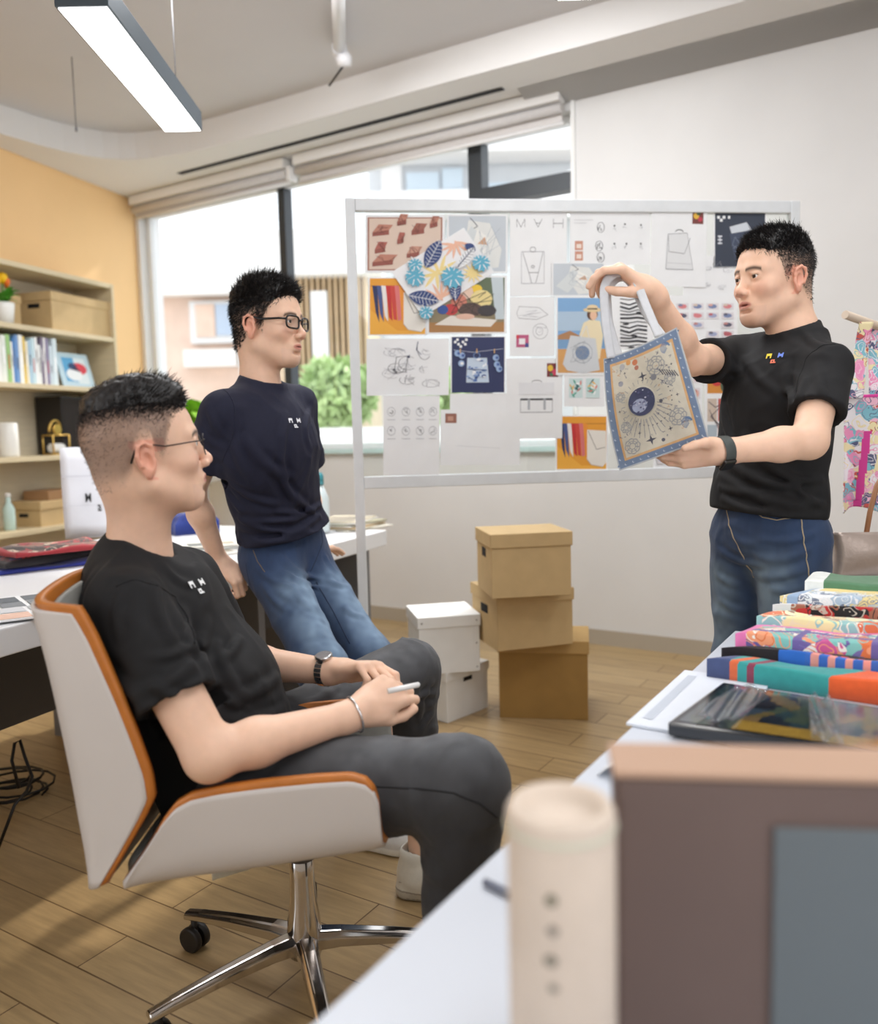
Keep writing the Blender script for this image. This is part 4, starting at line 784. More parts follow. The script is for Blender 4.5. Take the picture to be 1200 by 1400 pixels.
sheet(1, ((891, 282), (967, 285), (889, 391)), 'white sheet with a grey backpack drawing and a small flower square', d_backpack)
sheet(0, R4(975, 288, 1048, 367), 'dark navy poster with a white rolled cloth at the top right of the board', d_dark, name='poster', cat='poster', seed=9)
sheet(1, R4(754, 359, 827, 405), 'pale picture of white garments directly above the beach picture', garment, seed=12, name='picture_print', cat='picture')
sheet(0, R4(697, 406, 758, 487), 'white sheet of small pencil bags with a pink checkered square', d_small, seed=13)
sheet(2, R4(760, 404, 835, 513), 'beach picture of a figure in a straw hat holding a pale tote', d_beach, name='picture_print', cat='picture', seed=14)
sheet(0, R4(501, 463, 614, 541), 'wide white sheet of faint pencil sketches at the left of the board', d_bigsketch, seed=15)
sheet(1, R4(616, 460, 691, 537), 'dark blue poster of a tie dye backpack hanging on a line', d_navybag, name='poster', cat='poster', seed=16)
sheet(0, R4(615, 538, 692, 562), 'blank white strip of paper under the dark blue poster', lambda a: None)
sheet(1, R4(602, 560, 711, 636), 'almost blank white sheet with one small brown square', d_onebox)
sheet(2.4, R4(524, 541, 601, 650), 'white sheet with two rows of small round icons at the lower left of the board', d_icons, seed=17)
sheet(.5, R4(692, 490, 769, 600), 'white sheet with a grey briefcase drawing and a flower square', d_brief)
sheet(1, R4(771, 513, 826, 556), 'small white sheet with two tropical pattern squares under the beach picture', d_tropic2, seed=19)
sheet(0, R4(759, 568, 831, 643), 'orange picture of hanging cloths and a white bag at the bottom of the board', d_orangebag, name='picture_print', cat='picture')
sheet(0, R4(934, 350, 1010, 406), 'white sheet with loose grey sketch lines beside the face of the man holding the tote', lambda a: d_sketch(a, 6), seed=21)
sheet(1, R4(897, 404, 1008, 492), 'white sheet with a grid of small coloured pattern tiles', d_grid, seed=22)
sheet(1, R4(836, 386, 893, 478), 'white sheet with black brush stripes behind the handles of the tote', d_stripes, seed=23)
sheet(0, R4(893, 490, 960, 642), 'plain white sheet behind the right side of the held tote', lambda a: d_grid(a), seed=25)
sheet(2.2, R4(963, 492, 1000, 612), 'narrow white sheet with small orange and red photos beside the black shirt', d_photos, seed=26)

# ================================================================== WORK TABLE IN FRONT (bottom right)
TZ = .74; TA = PZ(425, 1400, TZ) * [1, 1, 0]; TB = PZ(845, 1010, TZ) * [1, 1, 0]; TE = nrm(TB - TA); TNR = A3([TE[1], -TE[0], 0])   # TNR to the right
def tk(a, b, z): return TA + TE * a + TNR * b + A3([0, 0, z])
table = thing('work_table', tk(.8, .5, 0), 'white work table in the foreground carrying fabrics', 'table')
TL = 1.52; TW = 1.25
obj('table_top', MB().prism([tk(-.35, 0, TZ - .03), tk(TL, 0, TZ - .03), tk(TL, TW, TZ - .03), tk(-.35, TW, TZ - .03)], (0, 0, .03)), mat('table_laminate', srgb(206, 212, 222), .4), table, .003)
for (a, b) in ((-.28, .08), (TL - .08, .08), (TL - .08, TW - .08), (-.28, TW - .08)): obj('leg', MB().box(tk(a, b, (TZ - .03) / 2), (.045, .045, TZ - .03)), alu, table, .003)
# folded scarves
def scarf(k, q, z1, colf, label, thick=None, name='folded_scarf', amp=.003, z0=None, cat='scarf', mt=None):
    """q: far-left, far-right, near-right, near-left pixels of the visible top at height z1"""
    c = [PZ(x, y, z1) for x, y in q]
    if k in NEAR and k + 1 in NEAR:
        a, b = NEAR[k + 1]; c[0] = A3([a[0], a[1] - .004, z1]); c[1] = A3([b[0], b[1] - .004, z1])
    z0 = TZ + .001 if z0 is None else z0; mb = MB(); nu, nv = 300, 36; r = random.Random(k); ph = [r.uniform(0, 6) for _ in range(4)]
    def f(u, v):   # u left->right, v far->near
        p = (c[0] * (1 - u) + c[1] * u) * (1 - v) + (c[3] * (1 - u) + c[2] * u) * v
        ed = min(1, min(u, v, 1 - v) * 10); return p + A3([0, 0, -.005 * (1 - ed) ** 2 + amp * math.sin(9 * u + ph[0]) + amp * .6 * math.sin(17 * u + 3 * v + ph[1])])
    G = A3([[f(i / (nu - 1), j / (nv - 1)) for i in range(nu)] for j in range(nv)]); B = G.copy(); B[:, :, 2] = z0
    V = np.vstack([G.reshape(-1, 3), B.reshape(-1, 3)]); o2 = nu * nv; fs = []; cs = []
    for j in range(nv - 1):
        for i in range(nu - 1):
            a = j * nu + i; q_ = colf((i + .5) / (nu - 1), (j + .5) / (nv - 1), r); fs += [(a, a + nu, a + nu + 1, a + 1), (o2 + a, o2 + a + 1, o2 + a + nu + 1, o2 + a + nu)]; cs += [q_, q_]
    for i in range(nu - 1):
        a = (nv - 1) * nu + i; q_ = colf((i + .5) / (nu - 1), 1, r); fs += [(i, i + 1, o2 + i + 1, o2 + i), (a, o2 + a, o2 + a + 1, a + 1)]; cs += [q_, q_]
    for j in range(nv - 1):
        a = j * nu; q_ = colf(0, j / nv, r); fs.append((a, o2 + a, o2 + a + nu, a + nu)); a += nu - 1; fs.append((a, a + nu, o2 + a + nu, o2 + a)); cs += [q_, q_]
    mb.add(V, fs, cs, True); return obj(name, mb, mt or cloth_print, None, 0, label, cat, 'folded printed scarves on the work table' if cat == 'scarf' else None)
SC_ = {1: ((966, 899), (1330, 950), .782), 2: ((986, 882), (1330, 916), .80), 3: ((1005, 864), (1330, 890), .825), 4: ((1034, 840), (1330, 864), .842), 5: ((1056, 823), (1330, 845), .858), 6: ((1066, 811), (1330, 829), .875), 7: ((1100, 792), (1330, 807), .89)}
NEAR = {k_: (PZ(*a, z), PZ(*b, z)) for k_, (a, b, z) in SC_.items()}
def C_(*t): return srgb(*t)
def blot(pal, fx, fy, seed):
    rr = random.Random(seed); N = [[rr.choice(pal) for _ in range(60)] for _ in range(40)]
    def g(u, v):
        x = u * fx + .6 * math.sin(v * fy * 2.1 + u * 5); y = v * fy + .5 * math.sin(u * fx * 1.3); return srgb(*N[int(y) % 40][int(x) % 60])
    return g
b1 = blot([(210, 96, 60), (240, 230, 210), (96, 90, 150), (236, 170, 120), (120, 190, 190), (240, 240, 240)], 26, 4, 1)
b2 = blot([(236, 226, 170), (240, 236, 200), (150, 200, 200), (224, 120, 80), (236, 230, 190), (240, 240, 230), (150, 110, 90)], 20, 3, 2)
b3 = blot([(30, 28, 34), (30, 28, 34), (190, 50, 50), (200, 190, 180), (60, 56, 60), (160, 100, 80)], 30, 3, 3)
b4 = blot([(225, 232, 236), (236, 238, 240), (176, 196, 214), (226, 206, 140), (236, 238, 240)], 22, 3, 4)
def c_teal(u, v, r):
    if u + .12 * v > .62: return C_(232, 96, 40)
    if u < .10: return C_(70, 84, 128)
    w_ = (u - .10 + .05 * v)
    if .05 < w_ < .085: return C_(226, 110, 64)
    if .125 < w_ < .155: return C_(140, 60, 84)
    return C_(52, 158, 156)
def c_black(u, v, r):
    if .25 < u < .36: return C_(46, 110, 206) if v > .15 else C_(24, 22, 30)
    if u >= .36 and v > .62: return C_(60, 110, 200) if math.sin(u * 90) > -.2 else C_(240, 160, 150)
    if u >= .33 and .45 < v <= .62 and math.sin(u * 90) > .3: return C_(226, 80, 60)
    return C_(30, 26, 32)
def c_pink(u, v, r):
    if v < .22 or u < .04: return C_(226, 120, 180)
    if .26 < u < .30 or .60 < u < .66 or abs(v - .5 - .2 * math.sin(u * 14)) < .09: return C_(110, 96, 160)
    return b1(u, v)
def c_yel(u, v, r): return b2(u, v)
def c_wh(u, v, r):
    if v < .5 and u > .1: return C_(238, 216, 140)
    return b4(u, v)
def c_grn(u, v, r): return C_(84, 130, 96) if u > .12 else C_(230, 234, 230)
def c_plain(u, v, r): return C_(232, 234, 236)
S_ = scarf
far = {1: ((980, 880), (1330, 916)), 2: ((1000, 862), (1330, 890)), 3: ((1034, 835), (1330, 862)), 4: ((1052, 820), (1330, 843)), 5: ((1072, 808), (1330, 828)), 6: ((1096, 789), (1330, 806)), 7: ((1112, 781), (1330, 794))}
f1 = floral('pink_scarf_print', [(236, 226, 214), (226, 120, 70), (110, 96, 160), (240, 160, 120), (130, 196, 190), (244, 238, 230), (206, 90, 150), (120, 110, 170)], 30)
f2 = floral('yellow_scarf_print', [(240, 232, 176), (240, 236, 200), (150, 200, 200), (224, 120, 80), (236, 230, 190), (240, 240, 226), (150, 110, 90)], 26, seed=3)
f3 = floral('black_scarf_print', [(30, 28, 34), (26, 24, 30), (190, 50, 50), (200, 190, 180), (30, 28, 34), (160, 100, 80)], 34, seed=5)
f4 = floral('white_scarf_print', [(225, 232, 236), (236, 238, 240), (176, 196, 214), (226, 210, 150), (236, 238, 240), (120, 130, 150)], 44, seed=7)
def c_pink2(u, v, r):
    if v < .22 or u < .05: return C_(226, 120, 180)
    if .26 < u < .29 or .60 < u < .64 or abs(v - .55 - .2 * math.sin(u * 14)) < .07: return C_(110, 96, 160)
    return PATT
dat = {1: (c_teal, 'teal and orange folded scarf with red and blue stripes, nearest in the row', None), 2: (c_black, 'black and blue folded scarf with red flame dots behind the teal one', None), 3: (c_pink2, 'pink bordered folded scarf with a swirling pattern', f1), 4: (lambda u, v, r: PATT, 'pale yellow floral folded scarf behind the pink one', f2), 5: (lambda u, v, r: PATT if u > .1 else C_(226, 230, 234), 'black and red flower scarf between the pale ones', f3), 6: (lambda u, v, r: C_(238, 216, 140) if (v < .4 and u > .14) else (C_(150, 176, 206) if .04 < u < .1 else PATT), 'white folded scarf with a yellow band and blue corner', f4), 7: (c_grn, 'green folded scarf, farthest in the row', None)}
for k_ in range(1, 8):
    nl, nr_, z = SC_[k_]; fl, fr_ = far[k_]; cf, lb, mt_ = dat[k_]; scarf(k_, (fl, fr_, nr_, nl), z, cf, lb, mt=mt_, amp=.0022)
# glossy folio in clear film lying in front of the scarves
q = [PZ(988, 929, TZ + .03), PZ(1340, 985, TZ + .03), PZ(1340, 1045, TZ + .03), PZ(912, 984, TZ + .03)]
t = thing('glossy_folio', (sum(q) / 4) * [1, 1, 0] + A3([0, 0, TZ]), 'dark glossy folio wrapped in clear film in front of the scarves', 'folder')
obj('cover', MB().prism([A3([p[0], p[1], TZ + .004]) for p in q], (0, 0, .022)), mat('folio_black', srgb(20, 26, 34), .12, coat=.6), t, .004)
def qd(u, v): return (q[3] * (1 - u) + q[2] * u) * (1 - v) + (q[0] * (1 - u) + q[1] * u) * v - A3([0, 0, .0035])
rr = random.Random(5); pl = [(38, 60, 66), (28, 38, 48), (60, 74, 60), (96, 84, 50), (50, 66, 80), (22, 28, 36), (110, 90, 60)]
NN = [[rr.choice(pl) for _ in range(40)] for _ in range(12)]
mb = MB(); mb.grid(lambda u, v: qd(.03 + u * .94, .05 + v * .9), 60, 20, lambda u, v: srgb(*NN[int(v * 5 + .5 * math.sin(u * 20)) % 12][int(u * 16 + .8 * math.sin(v * 7)) % 40]) if v > .22 or u < .2 else srgb(150, 120, 50), False)
obj('picture', mb, mat('gloss_print', attr=True, rough=.08, spec=.8, coat=1.), t)
flm = mat('clear_film', srgb(200, 214, 226), .08, trans=.9, alpha=.45)
mb = MB(); mb.sheet(lambda u, v: qd(.08 + .14 * u, .1 + .82 * v) + A3([0, 0, .006 + .004 * math.sin(9 * u + 4 * v)]), 14, 14, .0006); obj('film_flap', mb, flm, t)
mb = MB(); mb.sheet(lambda u, v: qd(.50 + .10 * u - .12 * v, .04 + .9 * v) + A3([0, 0, .006 + .006 * math.sin(12 * u + 5 * v)]), 20, 14, .0006); obj('film_flap', mb, flm, t)
# pale sample sheet and white brochure near the table edge
q0 = PZ(846, 990, TZ + .0012); q1 = PZ(1000, 888, TZ + .0012); q2 = PZ(905, 1012, TZ + .0012)
card(q0 + TNR * .012, TE * .34, TNR * .16, 'white sheet lying along the edge of the work table beside the dark folio', lambda a: a.rect(.1, .1, .9, .2, srgb(196, 204, 216)), .004, 'paper_sheet', 'paper', srgb(226, 232, 242))
c = PZ(828, 1056, TZ); mb = MB(); mb.sheet(lambda u, v: c + TE * (.07 * v - .02) - TNR * (.006 - .07 * u) + A3([0, 0, .002 + .028 * (1 - abs(2 * u - 1)) ** .8]), 10, 6, .0015, WHITE); obj('curled_leaflet', mb, paper_m, None, 0, 'small curled white leaflet at the edge of the work table beside the cardboard tube', 'leaflet')
# pen mark / slot on table
c = PZ(664, 1212, TZ); tb = MB(); tb.tube([c + TNR * -.001 + A3([0, 0, .005]), c + TNR * .055 + TE * -.012 + A3([0, 0, .005])], .0045, 8); obj('pen', tb, mat('pen_grey', srgb(120, 126, 142), .5), None, label='short grey pen lying on the table left of the cardboard tube', cat='pen')
# cardboard tube
cz = 1.22 - .285; c = P(766, 1098, .575); r_ = .0385; c = A3([c[0], c[1], TZ + .0008]); hh = P(766, 1098, c[1])[2] - TZ
t = thing('cardboard_tube', c, 'pale cardboard tube with a recessed lid standing in the foreground', 'tube')
tb = MB(); tb.lathe(c, [(r_ * .96, 0), (r_, .004), (r_, hh - .006), (r_ - .003, hh), (r_ - .008, hh - .001), (r_ - .009, hh - .010), (.001, hh - .0105)], 48)
obj('body', tb, mat('tube_card', srgb(222, 206, 190), .6, noise=.05, nscale=20), t)
tb = MB(); tb.tube([c + A3([r_ * .975 * math.cos(a), r_ * .975 * math.sin(a), hh - .014]) for a in [i * math.pi / 20 for i in range(40)]], .0022, 6, closed=True); obj('rim', tb, mat('tube_rim', srgb(214, 216, 196), .5), t)
def tube_surf(x, y, k): a = math.radians(-125 + 60 * x); return c + A3([(r_ + .0003 + k) * math.cos(a), (r_ + .0003 + k) * math.sin(a), hh * y])
for (x, y, rx, ry, cc) in ((.28, .76, .10, .02, (120, 116, 96)), (.3, .66, .10, .018, (150, 140, 130)), (.26, .56, .12, .02, (140, 132, 118)), (.3, .47, .09, .015, (150, 142, 130)), (.25, .28, .16, .05, (92, 88, 74)), (.3, .15, .12, .03, (120, 112, 96))):
    ar = Art(c, (1, 0, 0), (0, 0, 1), (0, 0, 1), .0002, tube_surf); ar.ell(x, y, rx, ry, srgb(*cc), 14); obj('printed_mark', ar.mb, paper_m, t)
# large grey-brown case in the right foreground
g0 = P(843, 1052, .62); zt = g0[2]; xr = P(1300, 1062, .60)
t = thing('storage_case', A3([g0[0] + .25, .62, TZ]), 'large blurred grey-brown case with a tan lid in the right foreground', 'case')
e = nrm(A3([xr[0] - g0[0], -.03, 0])); n = A3([-e[1], e[0], 0]); o_ = A3([g0[0], g0[1], TZ + .001])
obj('body', MB().prism([o_, o_ + e * .42, o_ + e * .42 + n * .055, o_ + n * .055], (0, 0, zt - TZ - .008)), mat('taupe_board', srgb(112, 94, 88), .7, noise=.06, nscale=7), t, .004)
l_ = o_ - e * .003 - n * .003; obj('lid', MB().prism([l_ + A3([0, 0, zt - TZ - .007]), l_ + e * .426 + A3([0, 0, zt - TZ - .007]), l_ + e * .426 + n * .061 + A3([0, 0, zt - TZ - .007]), l_ + n * .061 + A3([0, 0, zt - TZ - .007])], (0, 0, .006)), mat('tan_lid', srgb(190, 156, 132), .6), t, .002)
a_ = P(1062, 1130, .6)[0] - g0[0]
obj('front_panel', MB().prism([o_ + e * a_ - n * .004, o_ + e * .415 - n * .004, o_ + e * .415 - n * .0005, o_ + e * a_ - n * .0005], (0, 0, P(1062, 1135, .6)[2] - TZ)), mat('blue_grey_plastic', srgb(104, 112, 116), .35), t, .002)  # blue-grey panel set on the right part of the case front
# ------------------------------------------------------------------ right wall side: peg with hanging bag, silver pouch
rk = thing('garment_stand', P(1262, 470, 2.55) * [1, 1, 0], 'wooden stand whose round pale peg shows behind the black shirt at the right edge', 'stand')
peg0 = P(1155, 430, 2.45); peg1 = P(1262, 468, 2.62); wm = mat('pale_wood', srgb(206, 188, 168), .5)
tb = MB(); tb.tube([peg0, peg1], .012, 12); obj('peg', tb, wm, rk)
tb = MB(); tb.tube([A3([peg1[0], peg1[1], 0]), peg1 + A3([0, 0, .25])], .02, 12); obj('pole', tb, wm, rk)
tb = MB(); tb.lathe(A3([peg1[0], peg1[1], 0]), [(.2, 0), (.2, .02), (.03, .03)], 30); obj('base', tb, wm, rk)
pk = [(236, 120, 170), (240, 236, 240), (110, 180, 200), (240, 236, 240), (206, 80, 70), (70, 80, 120), (240, 220, 160), (236, 170, 200)]
D_ = 2.5
def strapf(x0, y0, x1, y1, w_, dd):
    def f(u, v):
        a = P(x0, y0, D_ + dd); b = P(x1, y1, D_ + dd); p = a * (1 - v) + b * v; return p + A3([w_ * (u - .5), .006 * math.sin(5 * v), 0])
    return f
hb = thing('hanging_bag', P(1178, 700, D_), 'colourful pink floral tote hanging from the pale wooden peg', 'bag')
fb_ = floral('pink_bag_print', [(236, 150, 190), (240, 236, 240), (130, 190, 206), (240, 236, 240), (206, 90, 80), (90, 96, 130), (240, 226, 180), (240, 190, 210)], 34, seed=9)
for (f0) in ((1184, 440, 1168, 545, .04, -.03), (1200, 446, 1196, 545, .045, .02)):
    mb = MB(); mb.sheet(strapf(*f0), 6, 30, .003, PATT); obj('strap', mb, fb_, hb)
def bagp(u, v):
    xl = 1154 + (1152 - 1154) * v; xr_ = 1236 - 10 * v; y = 540 + 162 * v - 10 * math.sin(u * 6) * (v > .9); a = P(xl, y, D_); b = P(xr_, y, D_); return a * (1 - u) + b * u + A3([0, .025 * math.sin(u * 9) * (.3 + v) - .05 * math.sin(math.pi * u), 0])
mb = MB(); mb.sheet(bagp, 60, 80, .004, lambda u, v: C_(214, 60, 150) if (.30 < u + .1 * v < .38 and v > .3) or v < .03 else PATT); obj('body', mb, fb_, hb)
c0 = P(1143, 786, 2.15); c1 = P(1290, 786, 2.25)
def pouch(u, v):
    a = P(1143 + 3 * math.sin(v * 3), 788 - 60 * v, 2.2); b = P(1300, 784 - 60 * v, 2.28); return a * (1 - u) + b * u + A3([0, -.035 * math.sin(math.pi * u) * math.sin(math.pi * (.1 + .8 * v)), 0])
mb = MB(); mb.sheet(pouch, 20, 14, .05); sp = thing('silver_pouch', P(1220, 788, 2.24) , 'silver brown leather pouch with a tan handle behind the scarves at the right edge', 'bag')
obj('body', mb, mat('silver_leather', srgb(186, 170, 160), .35, metal=.35, noise=.12, nscale=9, bump=.2, bscale=80), sp)
tb = MB(); tb.tube([P(1184, 730, 2.24), P(1189, 700, 2.24), P(1198, 665, 2.24), P(1212, 640, 2.25), P(1236, 640, 2.25), P(1254, 670, 2.25), P(1262, 728, 2.26)], .007, 8); obj('handle', tb, mat('tan_handle', srgb(170, 120, 84), .5), sp)
zb = np.vstack(mb.v)[:, 2].min(); cx = (P(1143, 788, 2.2) + P(1300, 784, 2.28)) / 2
st = thing('side_stool', (cx[0], cx[1] + .02, 0), 'low white side table under the silver pouch', 'table')
obj('top', MB().box((cx[0], cx[1] + .03, zb - .013), (.42, .2, .024)), mat('white_laminate'), st, .003)
for sx in (-.18, .18):
    for sy in (-.07, .07): obj('leg', MB().box((cx[0] + sx, cx[1] + .03 + sy, (zb - .025) / 2), (.025, .025, zb - .025)), alu, st)
# ================================================================== FIGURES: one smooth surface grown around posed joints
class Fld:
    """smooth union / carving of rounded primitives, turned into a mesh"""
    def __init__(s): s.it = []; s.post = None
    def rc(s, a, b, ra, rb, k=.02, mode='u'):
        a = A3(a, float); b = A3(b, float); ba = b - a; L2 = float(ba @ ba) + 1e-12
        def fn(p):
            pa = p - a; h = np.clip((pa @ ba) / L2, 0, 1); q = pa - h[:, None] * ba; return np.sqrt((q * q).sum(1)) - (ra + (rb - ra) * h)
        s.it.append((fn, (a + b) / 2, math.sqrt(L2) / 2 + max(ra, rb), k, mode)); return s
    def chain(s, pts, rs, k=.02, mode='u'):
        for i in range(len(pts) - 1): s.rc(pts[i], pts[i + 1], rs[i], rs[i + 1], k if i == 0 else min(k, .012) if False else k, mode)
        return s
    def el(s, c, r, R=None, k=.02, mode='u'):
        c = A3(c, float); r = A3(r, float); Rm = np.eye(3) if R is None else A3(R, float)      # columns of R = axes
        def fn(p):
            q = (p - c) @ Rm; k0 = np.sqrt(((q / r) ** 2).sum(1)) + 1e-9; k1 = np.sqrt(((q / (r * r)) ** 2).sum(1)) + 1e-9; return k0 * (k0 - 1) / k1
        s.it.append((fn, c, float(r.max()), k, mode)); return s
    def slv(s, a, b, ra, rb, k=.03):
        a = A3(a, float); b = A3(b, float); ax = nrm(b - a); e = b + ax * .05; ba = e - a; L2 = float(ba @ ba)
        def fn(p):
            pa = p - a; h = np.clip((pa @ ba) / L2, 0, 1); q = pa - h[:, None] * ba; d = np.sqrt((q * q).sum(1)) - (ra + (rb - ra) * np.minimum(h * math.sqrt(L2) / np.linalg.norm(b - a), 1)); return np.maximum(d, (p - b) @ ax)
        s.it.append((fn, (a + b) / 2, np.linalg.norm(b - a) / 2 + max(ra, rb), k, 'u')); s.open = getattr(s, 'open', []) + [(b, ax, rb - .015)]; return s
    def openings(s):
        for b, ax, r in s.open:
            def fn(p, b=b, ax=ax, r=r):
                q = p - b; t = q @ ax; rr = np.sqrt(np.maximum((q * q).sum(1) - t * t, 0)); return np.maximum(rr - r, np.abs(t) - .008)
            s.cut(fn, b, r + .03, .003)
            def f2(p, b=b, ax=ax, r=r):
                q = p - b; t = q @ ax; rr = np.sqrt(np.maximum((q * q).sum(1) - t * t, 0)); return np.maximum(rr - r - .042, np.abs(t - .016) - .016)
            s.cut(f2, b, r + .05, .002)
    def collar(s, nc, nn, r=.064, back=.05):
        """crew neck: cloth rises around the neck and ends on a tilted plane with a raised rib"""
        nc = A3(nc, float); nn = nrm(nn); a = nc - nn * .06; b = nc + nn * .03; ba = b - a
        def fn(p):
            h = np.clip(((p - a) @ ba) / (ba @ ba), 0, 1); q = p - a - h[:, None] * ba; t = (p - nc) @ nn; d = np.sqrt((q * q).sum(1)) - (r + .0022 * ((t > -.016) & (t < .02))); return np.maximum(d, t)
        s.it.append((fn, nc - nn * .02, .11, .022, 'u')); s.open = getattr(s, 'open', []) + [(nc, nn, r - .0075)]
        s.it.append((lambda p: np.maximum((nc - p) @ nn, np.sqrt(((p - nc) ** 2).sum(1)) - .085), nc, .09, .006, 's')); return s
    def cut(s, fn, c, rad, k=.004): s.it.append((fn, A3(c, float), rad, k, 's')); return s
    def ev(s, p, sel=None):
        d = np.full(len(p), 1.0); its = s.it if sel is None else sel
        for fn, c, rad, k, mode in its:
            e = fn(p)
            if mode == 'u':
                h = np.maximum(k - np.abs(d - e), 0) / k; d = np.minimum(d, e) - h * h * k * .25
            elif mode == 's':
                e = -e; h = np.maximum(k - np.abs(d - e), 0) / k; d = np.maximum(d, e) + h * h * k * .25
            elif mode == 'shell':
                d = np.maximum(d, -(d + k))
            elif mode == 'disp':
                d = e if False else d - e
        return d
    def mesh(s, vox, smooth=1, B=16):
        lo = np.min([c - r for f, c, r, k, m in s.it if m == 'u'], 0) - .03; hi = np.max([c + r for f, c, r, k, m in s.it if m == 'u'], 0) + .03
        bs = B * vox; nb = np.ceil((hi - lo) / bs).astype(int)
        I = np.stack(np.meshgrid(*[np.arange(n) for n in nb], indexing='ij'), -1).reshape(-1, 3); C = lo + (I + .5) * bs
        d = s.ev(C, [t for t in s.it if t[4] != 'shell' and t[4] != 's']); keep = np.abs(d) < bs * .87 * 1.15 + .022; I = I[keep]; C = C[keep]
        n = B + 2; g = np.stack(np.meshgrid(*[np.arange(n)] * 3, indexing='ij'), -1).reshape(-1, 3)   # corners -1..B
        cen = A3([it[1] for it in s.it]); rad = A3([it[2] + it[3] for it in s.it]); al = A3([it[4] in ('shell', 'disp') for it in s.it])
        keys = []; pos = []; quads = []; D3 = tuple
        big = 1 << 20
        for ib, c in zip(I, C):
            near = (np.sqrt(((cen - c) ** 2).sum(1)) < rad + bs * .95 + .02) | al
            sel = [s.it[i] for i in np.nonzero(near)[0]]
            if not any(t[4] == 'u' for t in sel): continue
            base = ib * B - 1; p = lo + (base + g) * vox; f = s.ev(p, sel).reshape(n, n, n)
            sg = f < 0
            if sg.all() or not sg.any(): continue
            # cell vertices for cells (n-1)^3
            m1 = n - 1; cnt = np.zeros((m1,) * 3); acc = np.zeros((m1, m1, m1, 3))
            for ax in range(3):
                A_ = [slice(None)] * 3; B_ = [slice(None)] * 3; A_[ax] = slice(0, n - 1); B_[ax] = slice(1, n)
                fa = f[tuple(A_)]; fb = f[tuple(B_)]; cr = (fa < 0) != (fb < 0); t = np.where(cr, fa / (fa - fb + 1e-20), 0)
                o = [x for x in range(3) if x != ax]
                for du in (0, 1):
                    for dv in (0, 1):
                        S_ = [slice(None)] * 3; S_[o[0]] = slice(du, du + m1); S_[o[1]] = slice(dv, dv + m1)
                        cc = cr[tuple(S_)]; tt = t[tuple(S_)]; cnt += cc
                        acc[..., ax] += tt * cc; acc[..., o[0]] += du * cc; acc[..., o[1]] += dv * cc
            ci = np.argwhere(cnt > 0)
            if len(ci) == 0: continue
            v = acc[ci[:, 0], ci[:, 1], ci[:, 2]] / cnt[ci[:, 0], ci[:, 1], ci[:, 2]][:, None]
            G_ = base + ci; pos.append(lo + (G_ + v) * vox); keys.append((G_[:, 0] * big + G_[:, 1]) * big + G_[:, 2])
            for ax in range(3):                       # owned edges: corner index 1..B (global base+1 .. base+B)
                S0 = [slice(1, n - 1)] * 3; S1 = [slice(1, n - 1)] * 3; S1[ax] = slice(2, n)
                fa = f[tuple(S0)] < 0; fb = f[tuple(S1)] < 0; e = np.argwhere(fa != fb)
                if len(e) == 0: continue
                flip = fa[e[:, 0], e[:, 1], e[:, 2]]; G2 = base + 1 + e; o = [(ax + 1) % 3, (ax + 2) % 3]; ks = []
                for du, dv in ((0, 0), (1, 0), (1, 1), (0, 1)):
                    q = G2.copy(); q[:, o[0]] -= du; q[:, o[1]] -= dv; ks.append((q[:, 0] * big + q[:, 1]) * big + q[:, 2])
                ks = np.stack(ks, 1); ks[~flip] = ks[~flip][:, ::-1]; quads.append(ks)
        keys = np.concatenate(keys); pos = np.concatenate(pos); quads = np.concatenate(quads)
        uk, ix = np.unique(keys, return_index=True); V = pos[ix]
        Q = np.searchsorted(uk, quads); Q = np.clip(Q, 0, len(uk) - 1); ok = (uk[Q] == quads).all(1); Q = Q[ok]
        for _ in range(smooth):
            Sx = np.zeros_like(V); ct = np.zeros(len(V))
            for a in range(4):
                b = (a + 1) % 4
                for x, y in ((a, b), (b, a)):
                    ct += np.bincount(Q[:, x], minlength=len(V))
                    for j in range(3): Sx[:, j] += np.bincount(Q[:, x], V[Q[:, y], j], minlength=len(V))
            V = V * .4 + .6 * Sx / np.maximum(ct, 1)[:, None]
        return V, Q
def vnormals(V, Q):
    n = np.cross(V[Q[:, 2]] - V[Q[:, 0]], V[Q[:, 3]] - V[Q[:, 1]]); N = np.zeros_like(V)
    for a in range(4):
        for j in range(3): N[:, j] += np.bincount(Q[:, a], n[:, j], minlength=len(V))
    return N / (np.linalg.norm(N, axis=1, keepdims=True) + 1e-12)
def mesh_obj(name, V, Q, material, parent, colors=None, tri=False):
    org = WL[parent]; me = bpy.data.meshes.new(name); nv, nf = len(V), len(Q); w_ = Q.shape[1]
    me.vertices.add(nv); me.vertices.foreach_set('co', (V - org).astype(np.float32).ravel())
    me.loops.add(nf * w_); me.loops.foreach_set('vertex_index', Q.astype(np.int32).ravel())
    me.polygons.add(nf); me.polygons.foreach_set('loop_start', np.arange(0, nf * w_, w_, dtype=np.int32))
    me.update(calc_edges=True); me.polygons.foreach_set('use_smooth', np.ones(nf, bool))
    me.materials.append(material)
    if colors is not None:
        at = me.color_attributes.new('Col', 'FLOAT_COLOR', 'POINT'); c = np.ones((nv, 4), np.float32); c[:, :3] = colors; at.data.foreach_set('color', c.ravel())
    me.update(); return link(name, me, parent)
